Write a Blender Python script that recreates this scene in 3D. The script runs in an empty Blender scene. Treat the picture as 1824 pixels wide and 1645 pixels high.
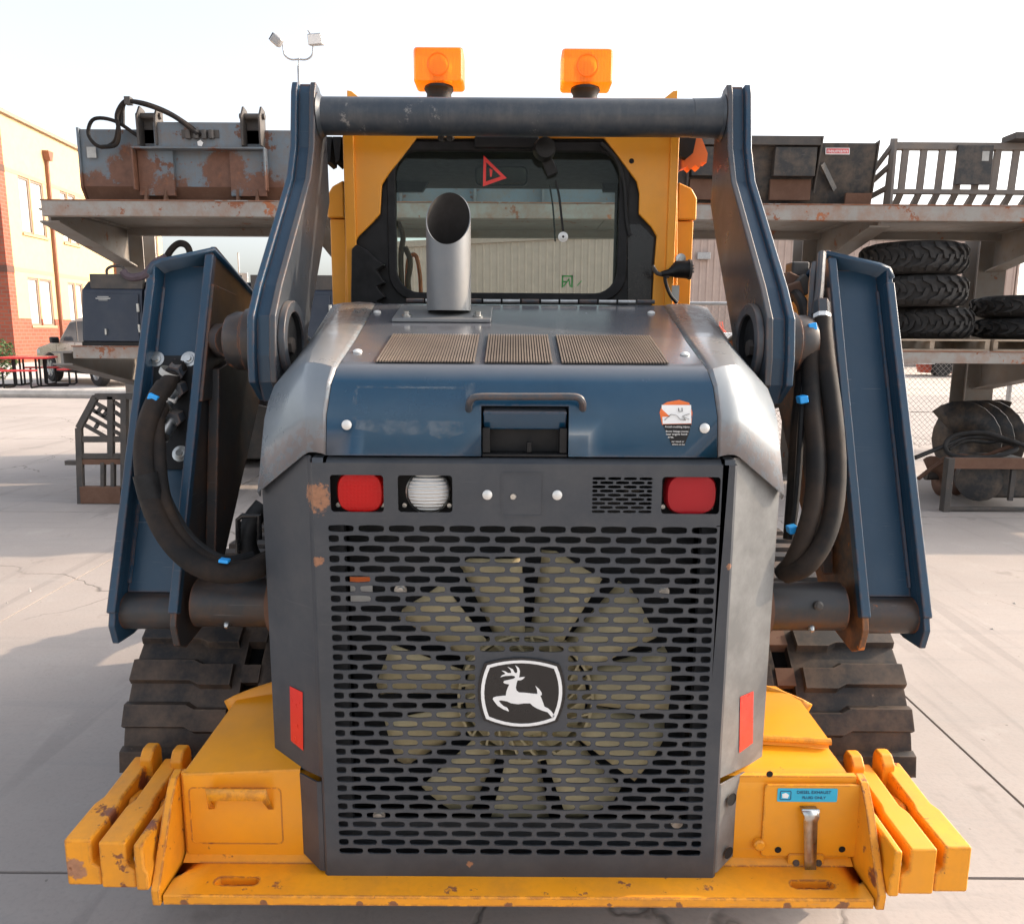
import bpy, bmesh, math, random
from math import radians, sin, cos, tan, pi, sqrt, atan2
from mathutils import Vector, Matrix
random.seed(7)
SC = bpy.context.scene
COL = SC.collection
# ------------------------------------------------------------------ camera, sky, sun, exposure
CAM_H, F_PX, PITCH, ROLL = 1.6, 1370.0, radians(9.6), radians(0.35)
cam_d = bpy.data.cameras.new("camera")
cam_d.sensor_width = 36.0
cam_d.lens = 36.0 * F_PX / 1824.0
cam_d.clip_start, cam_d.clip_end = 0.05, 2000.0
cam = bpy.data.objects.new("camera", cam_d)
COL.objects.link(cam)
cam.matrix_world = Matrix.Translation((0, 0, CAM_H)) @ Matrix.Rotation(pi / 2 - PITCH, 4, 'X') @ Matrix.Rotation(ROLL, 4, 'Z')
SC.camera = cam
SUN_EL = radians(27.5)
SUN_DIR = Vector((0.962 * cos(SUN_EL), 0.272 * cos(SUN_EL), sin(SUN_EL)))      # towards the sun: right of and beyond the loader
world = bpy.data.worlds.new("World")
SC.world = world
world.use_nodes = True
wn = world.node_tree
sky = wn.nodes.new("ShaderNodeTexSky")
sky.sky_type = 'NISHITA'
sky.sun_disc = False
sky.sun_elevation = SUN_EL
sky.sun_rotation = atan2(SUN_DIR.x, SUN_DIR.y)
sky.air_density, sky.dust_density, sky.ozone_density = 1.0, 4.5, 0.8
wn.nodes["Background"].inputs[1].default_value = 0.15
hsv = wn.nodes.new("ShaderNodeHueSaturation"); hsv.inputs["Saturation"].default_value = 0.38      # hazy, milky sky
wn.links.new(sky.outputs[0], hsv.inputs["Color"])
wn.links.new(hsv.outputs[0], wn.nodes["Background"].inputs[0])
sun_d = bpy.data.lights.new("sun", 'SUN')
sun_d.energy, sun_d.angle, sun_d.color = 2.0, radians(0.53), (1.0, 0.775, 0.56)
sun = bpy.data.objects.new("sun", sun_d)
COL.objects.link(sun)
sun.rotation_euler = SUN_DIR.to_track_quat('Z', 'Y').to_euler()
sun.location = (8, 4, 12)
SC.view_settings.view_transform = 'Standard'
SC.view_settings.look = 'None'
SC.view_settings.gamma = 1.0
SC.view_settings.use_curve_mapping = False
SC.view_settings.exposure = 1.44
SC.render.engine = 'CYCLES'
SC.cycles.max_bounces = 7
SC.cycles.transparent_max_bounces = 12

# ------------------------------------------------------------------ measuring: where a sight line of the photograph meets a known plane
def sight(u, v):
    du, dv = u - 912.0, v - 822.5
    a = (du * cos(ROLL) + dv * sin(ROLL)) / F_PX
    b = (du * sin(ROLL) - dv * cos(ROLL)) / F_PX
    return a, cos(PITCH) + b * sin(PITCH), -sin(PITCH) + b * cos(PITCH)
def P(u, v, Y):
    a, dy, dz = sight(u, v); t = Y / dy
    return Vector((a * t, Y, CAM_H + dz * t))
def PZ(u, v, z):
    a, dy, dz = sight(u, v); t = (z - CAM_H) / dz
    return Vector((a * t, dy * t, z))
LX = 0.02                                        # loader centre line
def L(u, v, Y): return P(u, v, Y) - Vector((LX, 0, 0))
def LPX(u, v, x):                                # on the plane x = const of the loader
    a, dy, dz = sight(u, v); t = (x + LX) / a
    return (dy * t, CAM_H + dz * t)

# ------------------------------------------------------------------ mesh helper
ORG = Vector((0, 0, 0))
def spline(pts, n=6):
    pts = [Vector(p) for p in pts]
    q = [pts[0] * 2 - pts[1]] + pts + [pts[-1] * 2 - pts[-2]]
    out = []
    for i in range(1, len(q) - 2):
        p0, p1, p2, p3 = q[i - 1:i + 3]
        for k in range(n):
            t = k / n
            out.append(0.5 * ((2 * p1) + (p2 - p0) * t + (2 * p0 - 5 * p1 + 4 * p2 - p3) * t * t + (3 * p1 - p0 - 3 * p2 + p3) * t ** 3))
    out.append(pts[-1])
    return out
class MB:
    def __init__(s): s.v, s.f = [], []
    def add(s, vs, fs):
        o = len(s.v)
        s.v += [Vector(p) for p in vs]
        s.f += [tuple(i + o for i in f) for f in fs]
        return s
    def box(s, x0, x1, y0, y1, z0, z1):
        vs = [(x, y, z) for x in (x0, x1) for y in (y0, y1) for z in (z0, z1)]
        return s.add(vs, [(0, 1, 3, 2), (4, 6, 7, 5), (0, 4, 5, 1), (2, 3, 7, 6), (0, 2, 6, 4), (1, 5, 7, 3)])
    def obox(s, c, size, rot):                   # rotated box; rot is a 3x3 Matrix
        c = Vector(c)
        vs = [c + rot @ Vector((x * size[0] / 2, y * size[1] / 2, z * size[2] / 2)) for x in (-1, 1) for y in (-1, 1) for z in (-1, 1)]
        return s.add(vs, [(0, 1, 3, 2), (4, 6, 7, 5), (0, 4, 5, 1), (2, 3, 7, 6), (0, 2, 6, 4), (1, 5, 7, 3)])
    def bar(s, p0, p1, w, h, up=(0, 0, 1)):      # rectangular bar between two points
        p0, p1 = Vector(p0), Vector(p1)
        d = (p1 - p0); l = d.length; d.normalize()
        sx = d.cross(Vector(up))
        if sx.length < 1e-4: sx = d.cross(Vector((1, 0, 0)))
        sx.normalize(); sz = sx.cross(d)
        return s.obox((p0 + p1) / 2, (w, l, h), Matrix((sx, d, sz)).transposed())
    def prism(s, poly, axis, a, b):
        def mk(p, h):
            if axis == 'x': return (h, p[0], p[1])
            if axis == 'y': return (p[0], h, p[1])
            return (p[0], p[1], h)
        n = len(poly)
        vs = [mk(p, a) for p in poly] + [mk(p, b) for p in poly]
        fs = [tuple(range(n)), tuple(range(2 * n - 1, n - 1, -1))] + [(i, (i + 1) % n, n + (i + 1) % n, n + i) for i in range(n)]
        return s.add(vs, fs)
    def ringprism(s, outer, inner, axis, a, b):  # outer and inner with the same count
        def mk(p, h):
            if axis == 'x': return (h, p[0], p[1])
            if axis == 'y': return (p[0], h, p[1])
            return (p[0], p[1], h)
        n = len(outer)
        vs = [mk(p, a) for p in outer] + [mk(p, a) for p in inner] + [mk(p, b) for p in outer] + [mk(p, b) for p in inner]
        fs = []
        for i in range(n):
            j = (i + 1) % n
            fs += [(i, j, n + j, n + i), (2 * n + i, 3 * n + i, 3 * n + j, 2 * n + j), (i, 2 * n + i, 2 * n + j, j), (n + i, n + j, 3 * n + j, 3 * n + i)]
        return s.add(vs, fs)
    def tube(s, path, r, n=10, cap=True, closed=False):
        path = [Vector(p) for p in path]; m = len(path)
        rs = r if isinstance(r, (list, tuple)) else [r] * m
        rows = []; nrm = None
        for i, p in enumerate(path):
            if closed: t = path[(i + 1) % m] - path[i - 1]
            else: t = path[min(i + 1, m - 1)] - path[max(i - 1, 0)]
            t.normalize()
            if nrm is None:
                nrm = t.orthogonal().normalized()
            nrm = (nrm - t * nrm.dot(t)).normalized(); bn = t.cross(nrm)
            rows.append([p + (nrm * cos(2 * pi * k / n) + bn * sin(2 * pi * k / n)) * rs[i] for k in range(n)])
        vs = [p for row in rows for p in row]; fs = []
        for i in range(m if closed else m - 1):
            for k in range(n):
                a, b = i * n, ((i + 1) % m) * n
                fs.append((a + k, a + (k + 1) % n, b + (k + 1) % n, b + k))
        if cap and not closed:
            fs += [tuple(range(n - 1, -1, -1)), tuple((m - 1) * n + k for k in range(n))]
        return s.add(vs, fs)
    def cyl(s, p0, p1, r, n=20, r1=None):
        return s.tube([p0, p1], [r, r if r1 is None else r1], n)
    def lathe(s, prof, c, ax, n=32, a0=0.0, a1=2 * pi):   # prof: (radius, height along ax)
        c, ax = Vector(c), Vector(ax).normalized()
        e1 = ax.orthogonal().normalized(); e2 = ax.cross(e1)
        full = abs(a1 - a0 - 2 * pi) < 1e-6; m = n if full else n + 1
        vs = []
        for i in range(m):
            t = a0 + (a1 - a0) * i / n
            vs += [c + ax * h + (e1 * cos(t) + e2 * sin(t)) * r for r, h in prof]
        k = len(prof); fs = []
        for i in range(n):
            a, b = i * k, ((i + 1) % m) * k
            fs += [(a + j, a + j + 1, b + j + 1, b + j) for j in range(k - 1)]
        return s.add(vs, fs)
    def grid(s, rows):
        n = len(rows[0]); vs = [p for r in rows for p in r]
        return s.add(vs, [(i * n + j, i * n + j + 1, (i + 1) * n + j + 1, (i + 1) * n + j) for i in range(len(rows) - 1) for j in range(n - 1)])
    def disc(s, c, ax, r, n=24):
        c, ax = Vector(c), Vector(ax).normalized(); e1 = ax.orthogonal().normalized(); e2 = ax.cross(e1)
        return s.add([c + (e1 * cos(2 * pi * k / n) + e2 * sin(2 * pi * k / n)) * r for k in range(n)], [tuple(range(n))])
    def mesh(s, name, mat, smooth=35):
        me = bpy.data.meshes.new(name)
        bm = bmesh.new()
        bv = [bm.verts.new(p - ORG) for p in s.v]
        for f in s.f:
            try: bm.faces.new([bv[i] for i in f])
            except ValueError: pass
        bmesh.ops.remove_doubles(bm, verts=bm.verts, dist=1e-5)
        bmesh.ops.dissolve_degenerate(bm, dist=1e-6, edges=bm.edges)
        bmesh.ops.recalc_face_normals(bm, faces=bm.faces)
        if smooth:
            for f in bm.faces: f.smooth = True
        bm.to_mesh(me); bm.free()
        if smooth: me.set_sharp_from_angle(angle=radians(smooth))
        if mat: me.materials.append(mat)
        return me
    def build(s, name, mat, parent=None, bevel=0, seg=2, smooth=35, solid=0, label=None):
        o = bpy.data.objects.new(name, s.mesh(name, mat, smooth))
        COL.objects.link(o)
        if parent is not None: o.parent = parent
        else: o.location = ORG
        if solid:
            m = o.modifiers.new("thickness", 'SOLIDIFY'); m.thickness = solid; m.offset = -1
        if bevel:
            m = o.modifiers.new("edge", 'BEVEL'); m.width = bevel; m.segments = seg; m.limit_method = 'ANGLE'; m.angle_limit = radians(28); m.harden_normals = bool(smooth); m.use_clamp_overlap = True
        if label: o['label'] = label
        return o
def tag(o, label, cat, group=None):
    o['label'] = label; o['category'] = cat
    if group: o['group'] = group
    return o
def thing(name, loc, label, cat, group=None, rz=0):
    o = bpy.data.objects.new(name, None); COL.objects.link(o)
    o.empty_display_size = 0.1
    o.location = loc; o.rotation_euler = (0, 0, rz)
    return tag(o, label, cat, group)
def struct(o): o['kind'] = 'structure'; return o
def stuff(o): o['kind'] = 'stuff'; return o
def dup(root, loc, rz=0, label=None, group=None):
    r = root.copy(); COL.objects.link(r); r.location = loc; r.rotation_euler = (0, 0, rz)
    if label: r['label'] = label
    if group: r['group'] = group
    def rec(src, dst):
        for ch in list(src.children):
            c = ch.copy(); COL.objects.link(c); c.parent = dst
            rec(ch, c)
    rec(root, r)
    return r
def text(body, size, mat, name, parent, loc, rot, label=None, extrude=0.0004, width=None):
    cu = bpy.data.curves.new(name, 'FONT'); cu.body = body; cu.size = size; cu.align_x = 'CENTER'; cu.align_y = 'CENTER'; cu.extrude = extrude
    cu.resolution_u = 3
    o = bpy.data.objects.new(name, cu); COL.objects.link(o)
    bpy.context.view_layer.update()
    me = bpy.data.meshes.new_from_object(o.evaluated_get(bpy.context.evaluated_depsgraph_get()))
    bpy.data.objects.remove(o); bpy.data.curves.remove(cu)
    me.materials.clear(); me.materials.append(mat)
    w = max(v.co.x for v in me.vertices) - min(v.co.x for v in me.vertices)
    k = (width / w) if width else 1.0
    M = Matrix.Translation(Vector(loc) - ORG) @ rot.to_4x4() @ Matrix.Diagonal((k, k if width else 1, 1, 1))
    me.transform(M)
    o = bpy.data.objects.new(name, me); COL.objects.link(o)
    if parent is not None: o.parent = parent
    else: o.location = ORG
    if label: o['label'] = label
    return o
RX90 = Matrix.Rotation(pi / 2, 3, 'X')           # upright, facing the camera side (-y)
def rrect(x0, x1, z0, z1, r, n=5):
    out = []
    for cx, cz, a in ((x1 - r, z1 - r, 0), (x0 + r, z1 - r, 90), (x0 + r, z0 + r, 180), (x1 - r, z0 + r, 270)):
        for k in range(n + 1):
            t = radians(a + 90 * k / n); out.append((cx + r * cos(t), cz + r * sin(t)))
    return out

# ------------------------------------------------------------------ materials
class NT:
    def __init__(s, name):
        s.m = bpy.data.materials.new(name); s.m.use_nodes = True
        s.t = s.m.node_tree; s.b = s.t.nodes["Principled BSDF"]; s.out = s.t.nodes["Material Output"]
        s._pos = None
    def n(s, typ, **kw):
        nd = s.t.nodes.new(typ)
        for k, v in kw.items(): setattr(nd, k, v)
        return nd
    def l(s, a, b): s.t.links.new(a, b)
    def pos(s):
        if s._pos is None: s._pos = s.n("ShaderNodeNewGeometry").outputs["Position"]
        return s._pos
    def scaled(s, sc):
        m = s.n("ShaderNodeMapping"); m.inputs["Scale"].default_value = sc; s.l(s.pos(), m.inputs["Vector"]); return m.outputs[0]
    def noise(s, scale, detail=5, rough=0.6, vec=None, dist=0.0):
        nd = s.n("ShaderNodeTexNoise"); nd.inputs["Scale"].default_value = scale; nd.inputs["Detail"].default_value = detail
        nd.inputs["Roughness"].default_value = rough; nd.inputs["Distortion"].default_value = dist
        s.l(vec or s.pos(), nd.inputs["Vector"]); return nd.outputs[0]
    def ramp(s, fac, stops, interp='LINEAR'):
        r = s.n("ShaderNodeValToRGB"); r.color_ramp.interpolation = interp
        e = r.color_ramp.elements
        while len(e) < len(stops): e.new(0.5)
        for el, (p, c) in zip(e, stops):
            el.position = p; el.color = (c, c, c, 1) if isinstance(c, (int, float)) else (*c, 1)
        s.l(fac, r.inputs[0]); return r.outputs[0]
    def mix(s, fac, a, b):
        m = s.n("ShaderNodeMix", data_type='RGBA')
        for sock, val in ((m.inputs[0], fac), (m.inputs[6], a), (m.inputs[7], b)):
            if hasattr(val, "is_output"): s.l(val, sock)
            elif isinstance(val, (int, float)): sock.default_value = val
            else: sock.default_value = (*val, 1)
        return m.outputs[2]
    def math(s, op, a, b=0.0):
        m = s.n("ShaderNodeMath", operation=op)
        for sock, val in ((m.inputs[0], a), (m.inputs[1], b)):
            if hasattr(val, "is_output"): s.l(val, sock)
            else: sock.default_value = val
        m.use_clamp = False
        return m.outputs[0]
    def color(s, c):
        if hasattr(c, "is_output"): s.l(c, s.b.inputs["Base Color"])
        else: s.b.inputs["Base Color"].default_value = (*c, 1)
        return s
    def rough(s, c):
        if hasattr(c, "is_output"): s.l(c, s.b.inputs["Roughness"])
        else: s.b.inputs["Roughness"].default_value = c
        return s
    def set(s, **kw):
        for k, v in kw.items():
            i = s.b.inputs[k.replace("_", " ")]
            i.default_value = (*v, 1) if isinstance(v, tuple) else v
        return s
    def bump(s, h, strength=0.3, dist=0.01):
        b = s.n("ShaderNodeBump"); b.inputs["Strength"].default_value = strength; b.inputs["Distance"].default_value = dist
        s.l(h, b.inputs["Height"]); s.l(b.outputs[0], s.b.inputs["Normal"]); return s
def plain(name, c, rough=0.5, metal=0.0, var=0.12, scale=14, **kw):
    t = NT(name)
    n = t.noise(scale, 6, 0.65)
    d = tuple(x * (1 - var * 2) for x in c); e = tuple(min(1, x * (1 + var)) for x in c)
    t.color(t.mix(t.ramp(n, [(0.3, 0.0), (0.7, 1.0)]), d, e))
    t.rough(t.ramp(t.noise(scale * 2.3, 4), [(0.25, max(0.02, rough - 0.08)), (0.75, min(1, rough + 0.12))]))
    t.set(Metallic=metal, **kw)
    return t.m
def paint(name, c, rough=0.35, chip=(0.10, 0.045, 0.022), amt=0.5, scale=16, dust=(0.25, 0.2, 0.15), dusty=0.15, edge=0.0, spec=0.5, coat=0.0, streak=0.0, flake=None, top=None, spots=(), spotcol=(0.42, 0.2, 0.11)):
    t = NT(name)
    big = t.noise(3.1, 4, 0.6)
    fine = t.noise(scale, 9, 0.72)
    c2 = tuple(x * 0.82 for x in c)
    col = t.mix(t.ramp(big, [(0.3, 0.0), (0.72, 1.0)]), c2, c)
    d = t.math('MULTIPLY', t.ramp(t.noise(7.0, 7, 0.7), [(0.42, 0.0), (0.8, 1.0)]), dusty)
    if streak:
        st = t.noise(1.0, 5, 0.6, vec=t.scaled((60, 60, 4)))
        d = t.math('ADD', d, t.math('MULTIPLY', t.ramp(st, [(0.5, 0.0), (0.8, 1.0)]), streak))
    col = t.mix(d, col, dust)
    if flake: col = t.mix(t.ramp(t.noise(5.0, 9, 0.75), [(flake[1], 0.0), (flake[1] + 0.03, 1.0)]), col, flake[0])
    if top:
        sx = t.n("ShaderNodeSeparateXYZ"); t.l(t.n("ShaderNodeNewGeometry").outputs["Normal"], sx.inputs[0])
        tf = t.math('MULTIPLY', t.ramp(sx.outputs[2], [(0.55, 0.0), (0.95, 1.0)]), t.ramp(t.noise(6.0, 6, 0.65), [(0.2, top[1] * 0.75), (0.8, top[1])]))
        col = t.mix(tf, col, top[0])
    for spot in spots:                            # flaking patches and stains with a place of their own
        c0, r0, sc0, thr = spot[:4]; sc1 = spot[4] if len(spot) > 4 else spotcol
        vs = t.n("ShaderNodeVectorMath", operation='DISTANCE'); t.l(t.pos(), vs.inputs[0]); vs.inputs[1].default_value = c0
        near = t.ramp(t.math('DIVIDE', vs.outputs["Value"], r0), [(0.2, 1.0), (1.0, 0.0)])
        sp = t.ramp(t.math('MULTIPLY', near, t.noise(sc0, 8, 0.75)), [(thr, 0.0), (thr + 0.06, 1.0)])
        col = t.mix(sp, col, t.mix(t.noise(sc0 * 2, 4), tuple(x * 0.35 for x in sc1), sc1))
    lo = 0.74 - 0.16 * amt
    mask = t.ramp(fine, [(lo, 0.0), (lo + 0.025, 1.0)])
    # thin long scratches
    sc = t.noise(1.0, 2, 0.5, vec=t.scaled((9, 9, 240)), dist=0.6)
    sm = t.math('MULTIPLY', t.ramp(sc, [(0.70, 0.0), (0.73, 1.0)]), t.ramp(t.noise(2.2, 2), [(0.52, 0.0), (0.6, 1.0)]))
    col = t.mix(t.math('MULTIPLY', sm, 0.25 * min(1, amt * 2)), col, (0.32, 0.3, 0.28))
    if edge:
        bv = t.n("ShaderNodeBevel", samples=4); bv.inputs["Radius"].default_value = 0.009
        g = t.n("ShaderNodeNewGeometry")
        dp = t.n("ShaderNodeVectorMath", operation='DOT_PRODUCT'); t.l(bv.outputs[0], dp.inputs[0]); t.l(g.outputs["Normal"], dp.inputs[1])
        em = t.math('SUBTRACT', 1.0, dp.outputs["Value"])
        em = t.ramp(t.math('MULTIPLY', em, t.ramp(t.noise(38, 6, 0.75), [(0.42, 0.0), (0.72, 1.0)])), [(0.010, 0.0), (0.030, 1.0)])
        mask = t.math('MAXIMUM', mask, t.math('MULTIPLY', em, edge))
    col = t.mix(mask, col, t.mix(t.noise(30, 3), chip, tuple(x * 2.2 for x in chip)))
    t.color(col)
    r = t.ramp(t.noise(5, 6, 0.65), [(0.25, max(0.05, rough - 0.1)), (0.8, rough + 0.14)])
    t.rough(t.mix(mask, r, (0.8, 0.8, 0.8)))
    t.bump(t.math('SUBTRACT', t.math('MULTIPLY', t.noise(90, 3), 0.25), mask), 0.18, 0.003)
    t.set(Specular_IOR_Level=spec, Coat_Weight=coat, Coat_Roughness=0.15)
    return t.m
CH = dict(chip=(0.11, 0.05, 0.025))
M = {}
M['charcoal'] = paint('charcoal paint', (0.042, 0.051, 0.064), 0.33, amt=0.30, dust=(0.17, 0.15, 0.13), dusty=0.22, edge=0.5, top=((0.30, 0.25, 0.205), 0.4), **CH)
M['door_paint'] = paint('door grey paint', (0.042, 0.049, 0.060), 0.45, amt=0.16, spots=((tuple(P(562, 885, 1.56)), 0.075, 60, 0.34), (tuple(P(566, 1000, 1.56)), 0.03, 50, 0.36), (tuple(P(836, 1538, 1.56)), 0.02, 60, 0.36), (tuple(P(1300, 1010, 1.56)), 0.02, 70, 0.4)), dust=(0.16, 0.15, 0.14), dusty=0.25, **CH)
M['panel'] = paint('sunlit panel paint', (0.125, 0.130, 0.132), 0.42, amt=0.14, dust=(0.30, 0.31, 0.31), dusty=0.55, edge=0.3, **CH)  # lighter copy for the right side, sunlight painted into the colour
M['arm_paint'] = paint('boom paint', (0.012, 0.048, 0.092), 0.36, amt=0.36, dust=(0.10, 0.11, 0.12), dusty=0.15, edge=0.5, streak=0.06, **CH)  # base made bluer: the sky's reflection is painted in
M['arm_rusty'] = paint('boom paint with rust', (0.030, 0.030, 0.032), 0.42, amt=0.55, dust=(0.11, 0.052, 0.022), dusty=0.9, edge=0.7, chip=(0.14, 0.05, 0.02))
M['arm_rust_bounce'] = paint('boom paint with rust and bounce light', (0.045, 0.034, 0.028), 0.45, amt=0.6, dust=(0.42, 0.15, 0.03), dusty=0.95, edge=0.7, chip=(0.30, 0.10, 0.02))  # rust, with yellow bounce light painted in as stronger orange
M['hood'] = paint('hood paint', (0.004, 0.046, 0.098), 0.20, amt=0.10, dust=(0.07, 0.12, 0.16), dusty=0.16, edge=0.25, coat=0.35, top=((0.27, 0.215, 0.17), 0.42), **CH)  # blue sky reflection painted into the base colour
M['shoulder'] = paint('shoulder paint with sky glare', (0.175, 0.205, 0.235), 0.30, amt=0.10, dust=(0.26, 0.28, 0.29), dusty=0.35, edge=0.3, coat=0.4, top=((0.30, 0.25, 0.205), 0.4), **CH)  # paler than the other body paint, bright sky reflection painted in
M['tube'] = paint('cross tube paint', (0.034, 0.046, 0.062), 0.36, amt=0.25, dust=(0.24, 0.22, 0.19), dusty=0.30, streak=0.12, flake=((0.20, 0.195, 0.19), 0.61), **CH)
M['yellow'] = paint('yellow paint', (0.92, 0.355, 0.010), 0.40, amt=0.36, dust=(0.42, 0.22, 0.08), dusty=0.25, edge=0.55, chip=(0.12, 0.045, 0.02), spots=tuple((tuple(PZ(u_, v_, z_)), r_, 50, 0.33, (0.16, 0.11, 0.07)) for u_, v_, z_, r_ in ((386, 1303, 0.655, 0.018), (411, 1312, 0.65, 0.028), (458, 1308, 0.66, 0.03), (354, 1346, 0.63, 0.02), (437, 1332, 0.64, 0.012), (1396, 1252, 0.71, 0.03), (1455, 1314, 0.68, 0.03), (1352, 1348, 0.63, 0.012), (1408, 1357, 0.625, 0.012), (1340, 1400, 0.6, 0.012))))
M['yellow_worn'] = paint('scuffed yellow paint', (0.92, 0.355, 0.010), 0.48, amt=0.80, dust=(0.34, 0.15, 0.04), dusty=0.45, edge=1.0, chip=(0.14, 0.05, 0.022), streak=0.15, spots=((tuple(P(130, 1548, 1.5)), 0.055, 30, 0.30, (0.55, 0.26, 0.14)),) + tuple((tuple(P(u_, 1604 + u_ * 0.006, 1.497)), r_ * 0.7, 70, 0.36, (0.34, 0.14, 0.06)) for u_, r_ in ((330, 0.04), (470, 0.03), (640, 0.03), (700, 0.035), (905, 0.03), (1085, 0.025), (1210, 0.035), (1400, 0.04), (1500, 0.05))) + tuple((tuple(P(u_, v_, y_)), r_, 45, 0.34, (0.30, 0.10, 0.05)) for u_, v_, y_, r_ in ((200, 1450, 1.6, 0.05), (262, 1470, 1.55, 0.05), (250, 1390, 1.75, 0.06), (222, 1575, 1.5, 0.03), (310, 1520, 1.52, 0.05), (1545, 1560, 1.52, 0.05), (1640, 1520, 1.55, 0.03))))
M['yellow_cab'] = paint('cab yellow paint', (0.92, 0.365, 0.02), 0.36, amt=0.12, dust=(0.5, 0.28, 0.1), dusty=0.25, edge=0.2, chip=(0.25, 0.1, 0.03))
M['black'] = plain('black plastic', (0.009, 0.009, 0.010), 0.5, var=0.25, Specular_IOR_Level=0.35)
M['black_gloss'] = plain('black enamel', (0.012, 0.012, 0.013), 0.22, var=0.1)
M['dark'] = plain('dark interior', (0.004, 0.004, 0.005), 0.8, var=0.25)
M['rubber'] = plain('rubber', (0.013, 0.013, 0.014), 0.6, var=0.3, scale=20, Specular_IOR_Level=0.3)
M['tyre'] = plain('tyre rubber', (0.024, 0.022, 0.021), 0.72, var=0.35, scale=9)
M['track'] = paint('track rubber', (0.022, 0.021, 0.022), 0.55, amt=0.45, dust=(0.15, 0.098, 0.065), dusty=0.95, edge=0.3, chip=(0.10, 0.075, 0.055), scale=30, spec=0.3)
M['hose'] = paint('hose sleeve', (0.012, 0.011, 0.011), 0.72, amt=0.1, dust=(0.10, 0.058, 0.032), dusty=0.45, chip=(0.12, 0.09, 0.06), spec=0.25)
M['steel'] = plain('zinc steel', (0.55, 0.55, 0.53), 0.32, 1.0, var=0.15, scale=40)
M['chrome'] = plain('chrome', (0.7, 0.7, 0.68), 0.14, 1.0, var=0.05)
M['stainless'] = paint('aluminized exhaust', (0.19, 0.20, 0.21), 0.5, amt=0.02, dust=(0.30, 0.27, 0.24), dusty=0.4, streak=0.1)
M['stainless'].node_tree.nodes["Principled BSDF"].inputs["Metallic"].default_value = 0.45
M['soot'] = plain('soot', (0.012, 0.009, 0.007), 0.85)
M['bolt_white'] = plain('zinc button head', (0.72, 0.72, 0.70), 0.4, 0.3, var=0.06)
M['white'] = plain('white print', (0.80, 0.80, 0.79), 0.45, var=0.03)
M['label_grey'] = plain('label grey', (0.45, 0.45, 0.43), 0.5)
M['navy_print'] = plain('navy print', (0.02, 0.05, 0.12), 0.5)
M['label_blue'] = plain('blue label', (0.03, 0.42, 0.62), 0.4, var=0.05)
M['tie_blue'] = plain('blue cable tie', (0.02, 0.35, 0.85), 0.4, var=0.05)
M['orange_print'] = plain('orange print', (0.75, 0.16, 0.03), 0.5, var=0.05)
M['red_tape'] = plain('red reflector', (0.75, 0.03, 0.02), 0.3, var=0.06)
M['green_sticker'] = plain('green sticker', (0.10, 0.50, 0.12), 0.5)
M['fan'] = plain('fan plastic', (0.54, 0.465, 0.28), 0.5, var=0.12, scale=9)
M['radiator'] = plain('radiator core', (0.020, 0.023, 0.028), 0.6, var=0.3)
def lens(name, c, kind):
    t = NT(name)
    t.color(c).rough(0.3).set(Coat_Weight=0.08 if kind != 'bars' else 0.5, Coat_Roughness=0.05, Specular_IOR_Level=0.25)
    if kind == 'grid':
        w = t.n("ShaderNodeTexWave", wave_type='BANDS', bands_direction='X'); w.inputs["Scale"].default_value = 40
        w2 = t.n("ShaderNodeTexWave", wave_type='BANDS', bands_direction='Z'); w2.inputs["Scale"].default_value = 40
        t.l(t.pos(), w.inputs[0]); t.l(t.pos(), w2.inputs[0])
        t.bump(t.math('MINIMUM', w.outputs[1], w2.outputs[1]), 0.3, 0.0015)
    if kind == 'bars':
        w = t.n("ShaderNodeTexWave", wave_type='BANDS', bands_direction='Z'); w.inputs["Scale"].default_value = 42
        t.l(t.pos(), w.inputs[0])
        t.bump(w.outputs[1], 0.9, 0.006)
    return t.m
M['lens_red'] = lens('red ribbed lens', (0.44, 0.004, 0.004), 'grid')
M['lens_red2'] = lens('dull red lens', (0.33, 0.010, 0.016), None)
M['lens_white'] = lens('clear ribbed lens', (0.78, 0.78, 0.76), 'bars')
t = NT('amber lens')
t.color((1.0, 0.34, 0.02)).rough(0.34)
t.set(Transmission_Weight=0.62, IOR=1.3, Coat_Weight=0.3, Coat_Roughness=0.08)
w = t.n("ShaderNodeTexWave", wave_type='BANDS', bands_direction='X'); w.inputs["Scale"].default_value = 30; t.l(t.pos(), w.inputs[0])
t.bump(w.outputs[1], 0.25, 0.002)
tr = t.n("ShaderNodeBsdfTranslucent"); tr.inputs[0].default_value = (1.0, 0.42, 0.03, 1)
mx = t.n("ShaderNodeMixShader"); mx.inputs[0].default_value = 0.22
t.l(t.b.outputs[0], mx.inputs[1]); t.l(tr.outputs[0], mx.inputs[2]); t.l(mx.outputs[0], t.out.inputs[0])
M['amber'] = t.m
def glass(name, tint, refl=0.9, mixv=0.12):
    t = NT(name)
    gl = t.n("ShaderNodeBsdfGlossy"); gl.inputs[1].default_value = 0.015; gl.inputs[0].default_value = (refl, refl, refl, 1)
    tp = t.n("ShaderNodeBsdfTransparent"); tp.inputs[0].default_value = (*tint, 1)
    fr = t.n("ShaderNodeFresnel"); fr.inputs[0].default_value = 1.5
    a = t.math('MULTIPLY', fr.outputs[0], mixv)
    m = t.n("ShaderNodeMixShader"); t.l(a, m.inputs[0]); t.l(tp.outputs[0], m.inputs[1]); t.l(gl.outputs[0], m.inputs[2]); t.l(m.outputs[0], t.out.inputs[0])
    return t.m
M['cab_glass'] = glass('cab glass', (0.80, 0.88, 0.84), 0.9, 0.30)
M['dark_glass'] = plain('window glass', (0.10, 0.11, 0.12), 0.06, var=0.05)
M['pale_glass'] = plain('blind behind glass', (0.62, 0.62, 0.58), 0.12, var=0.05)

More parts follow.
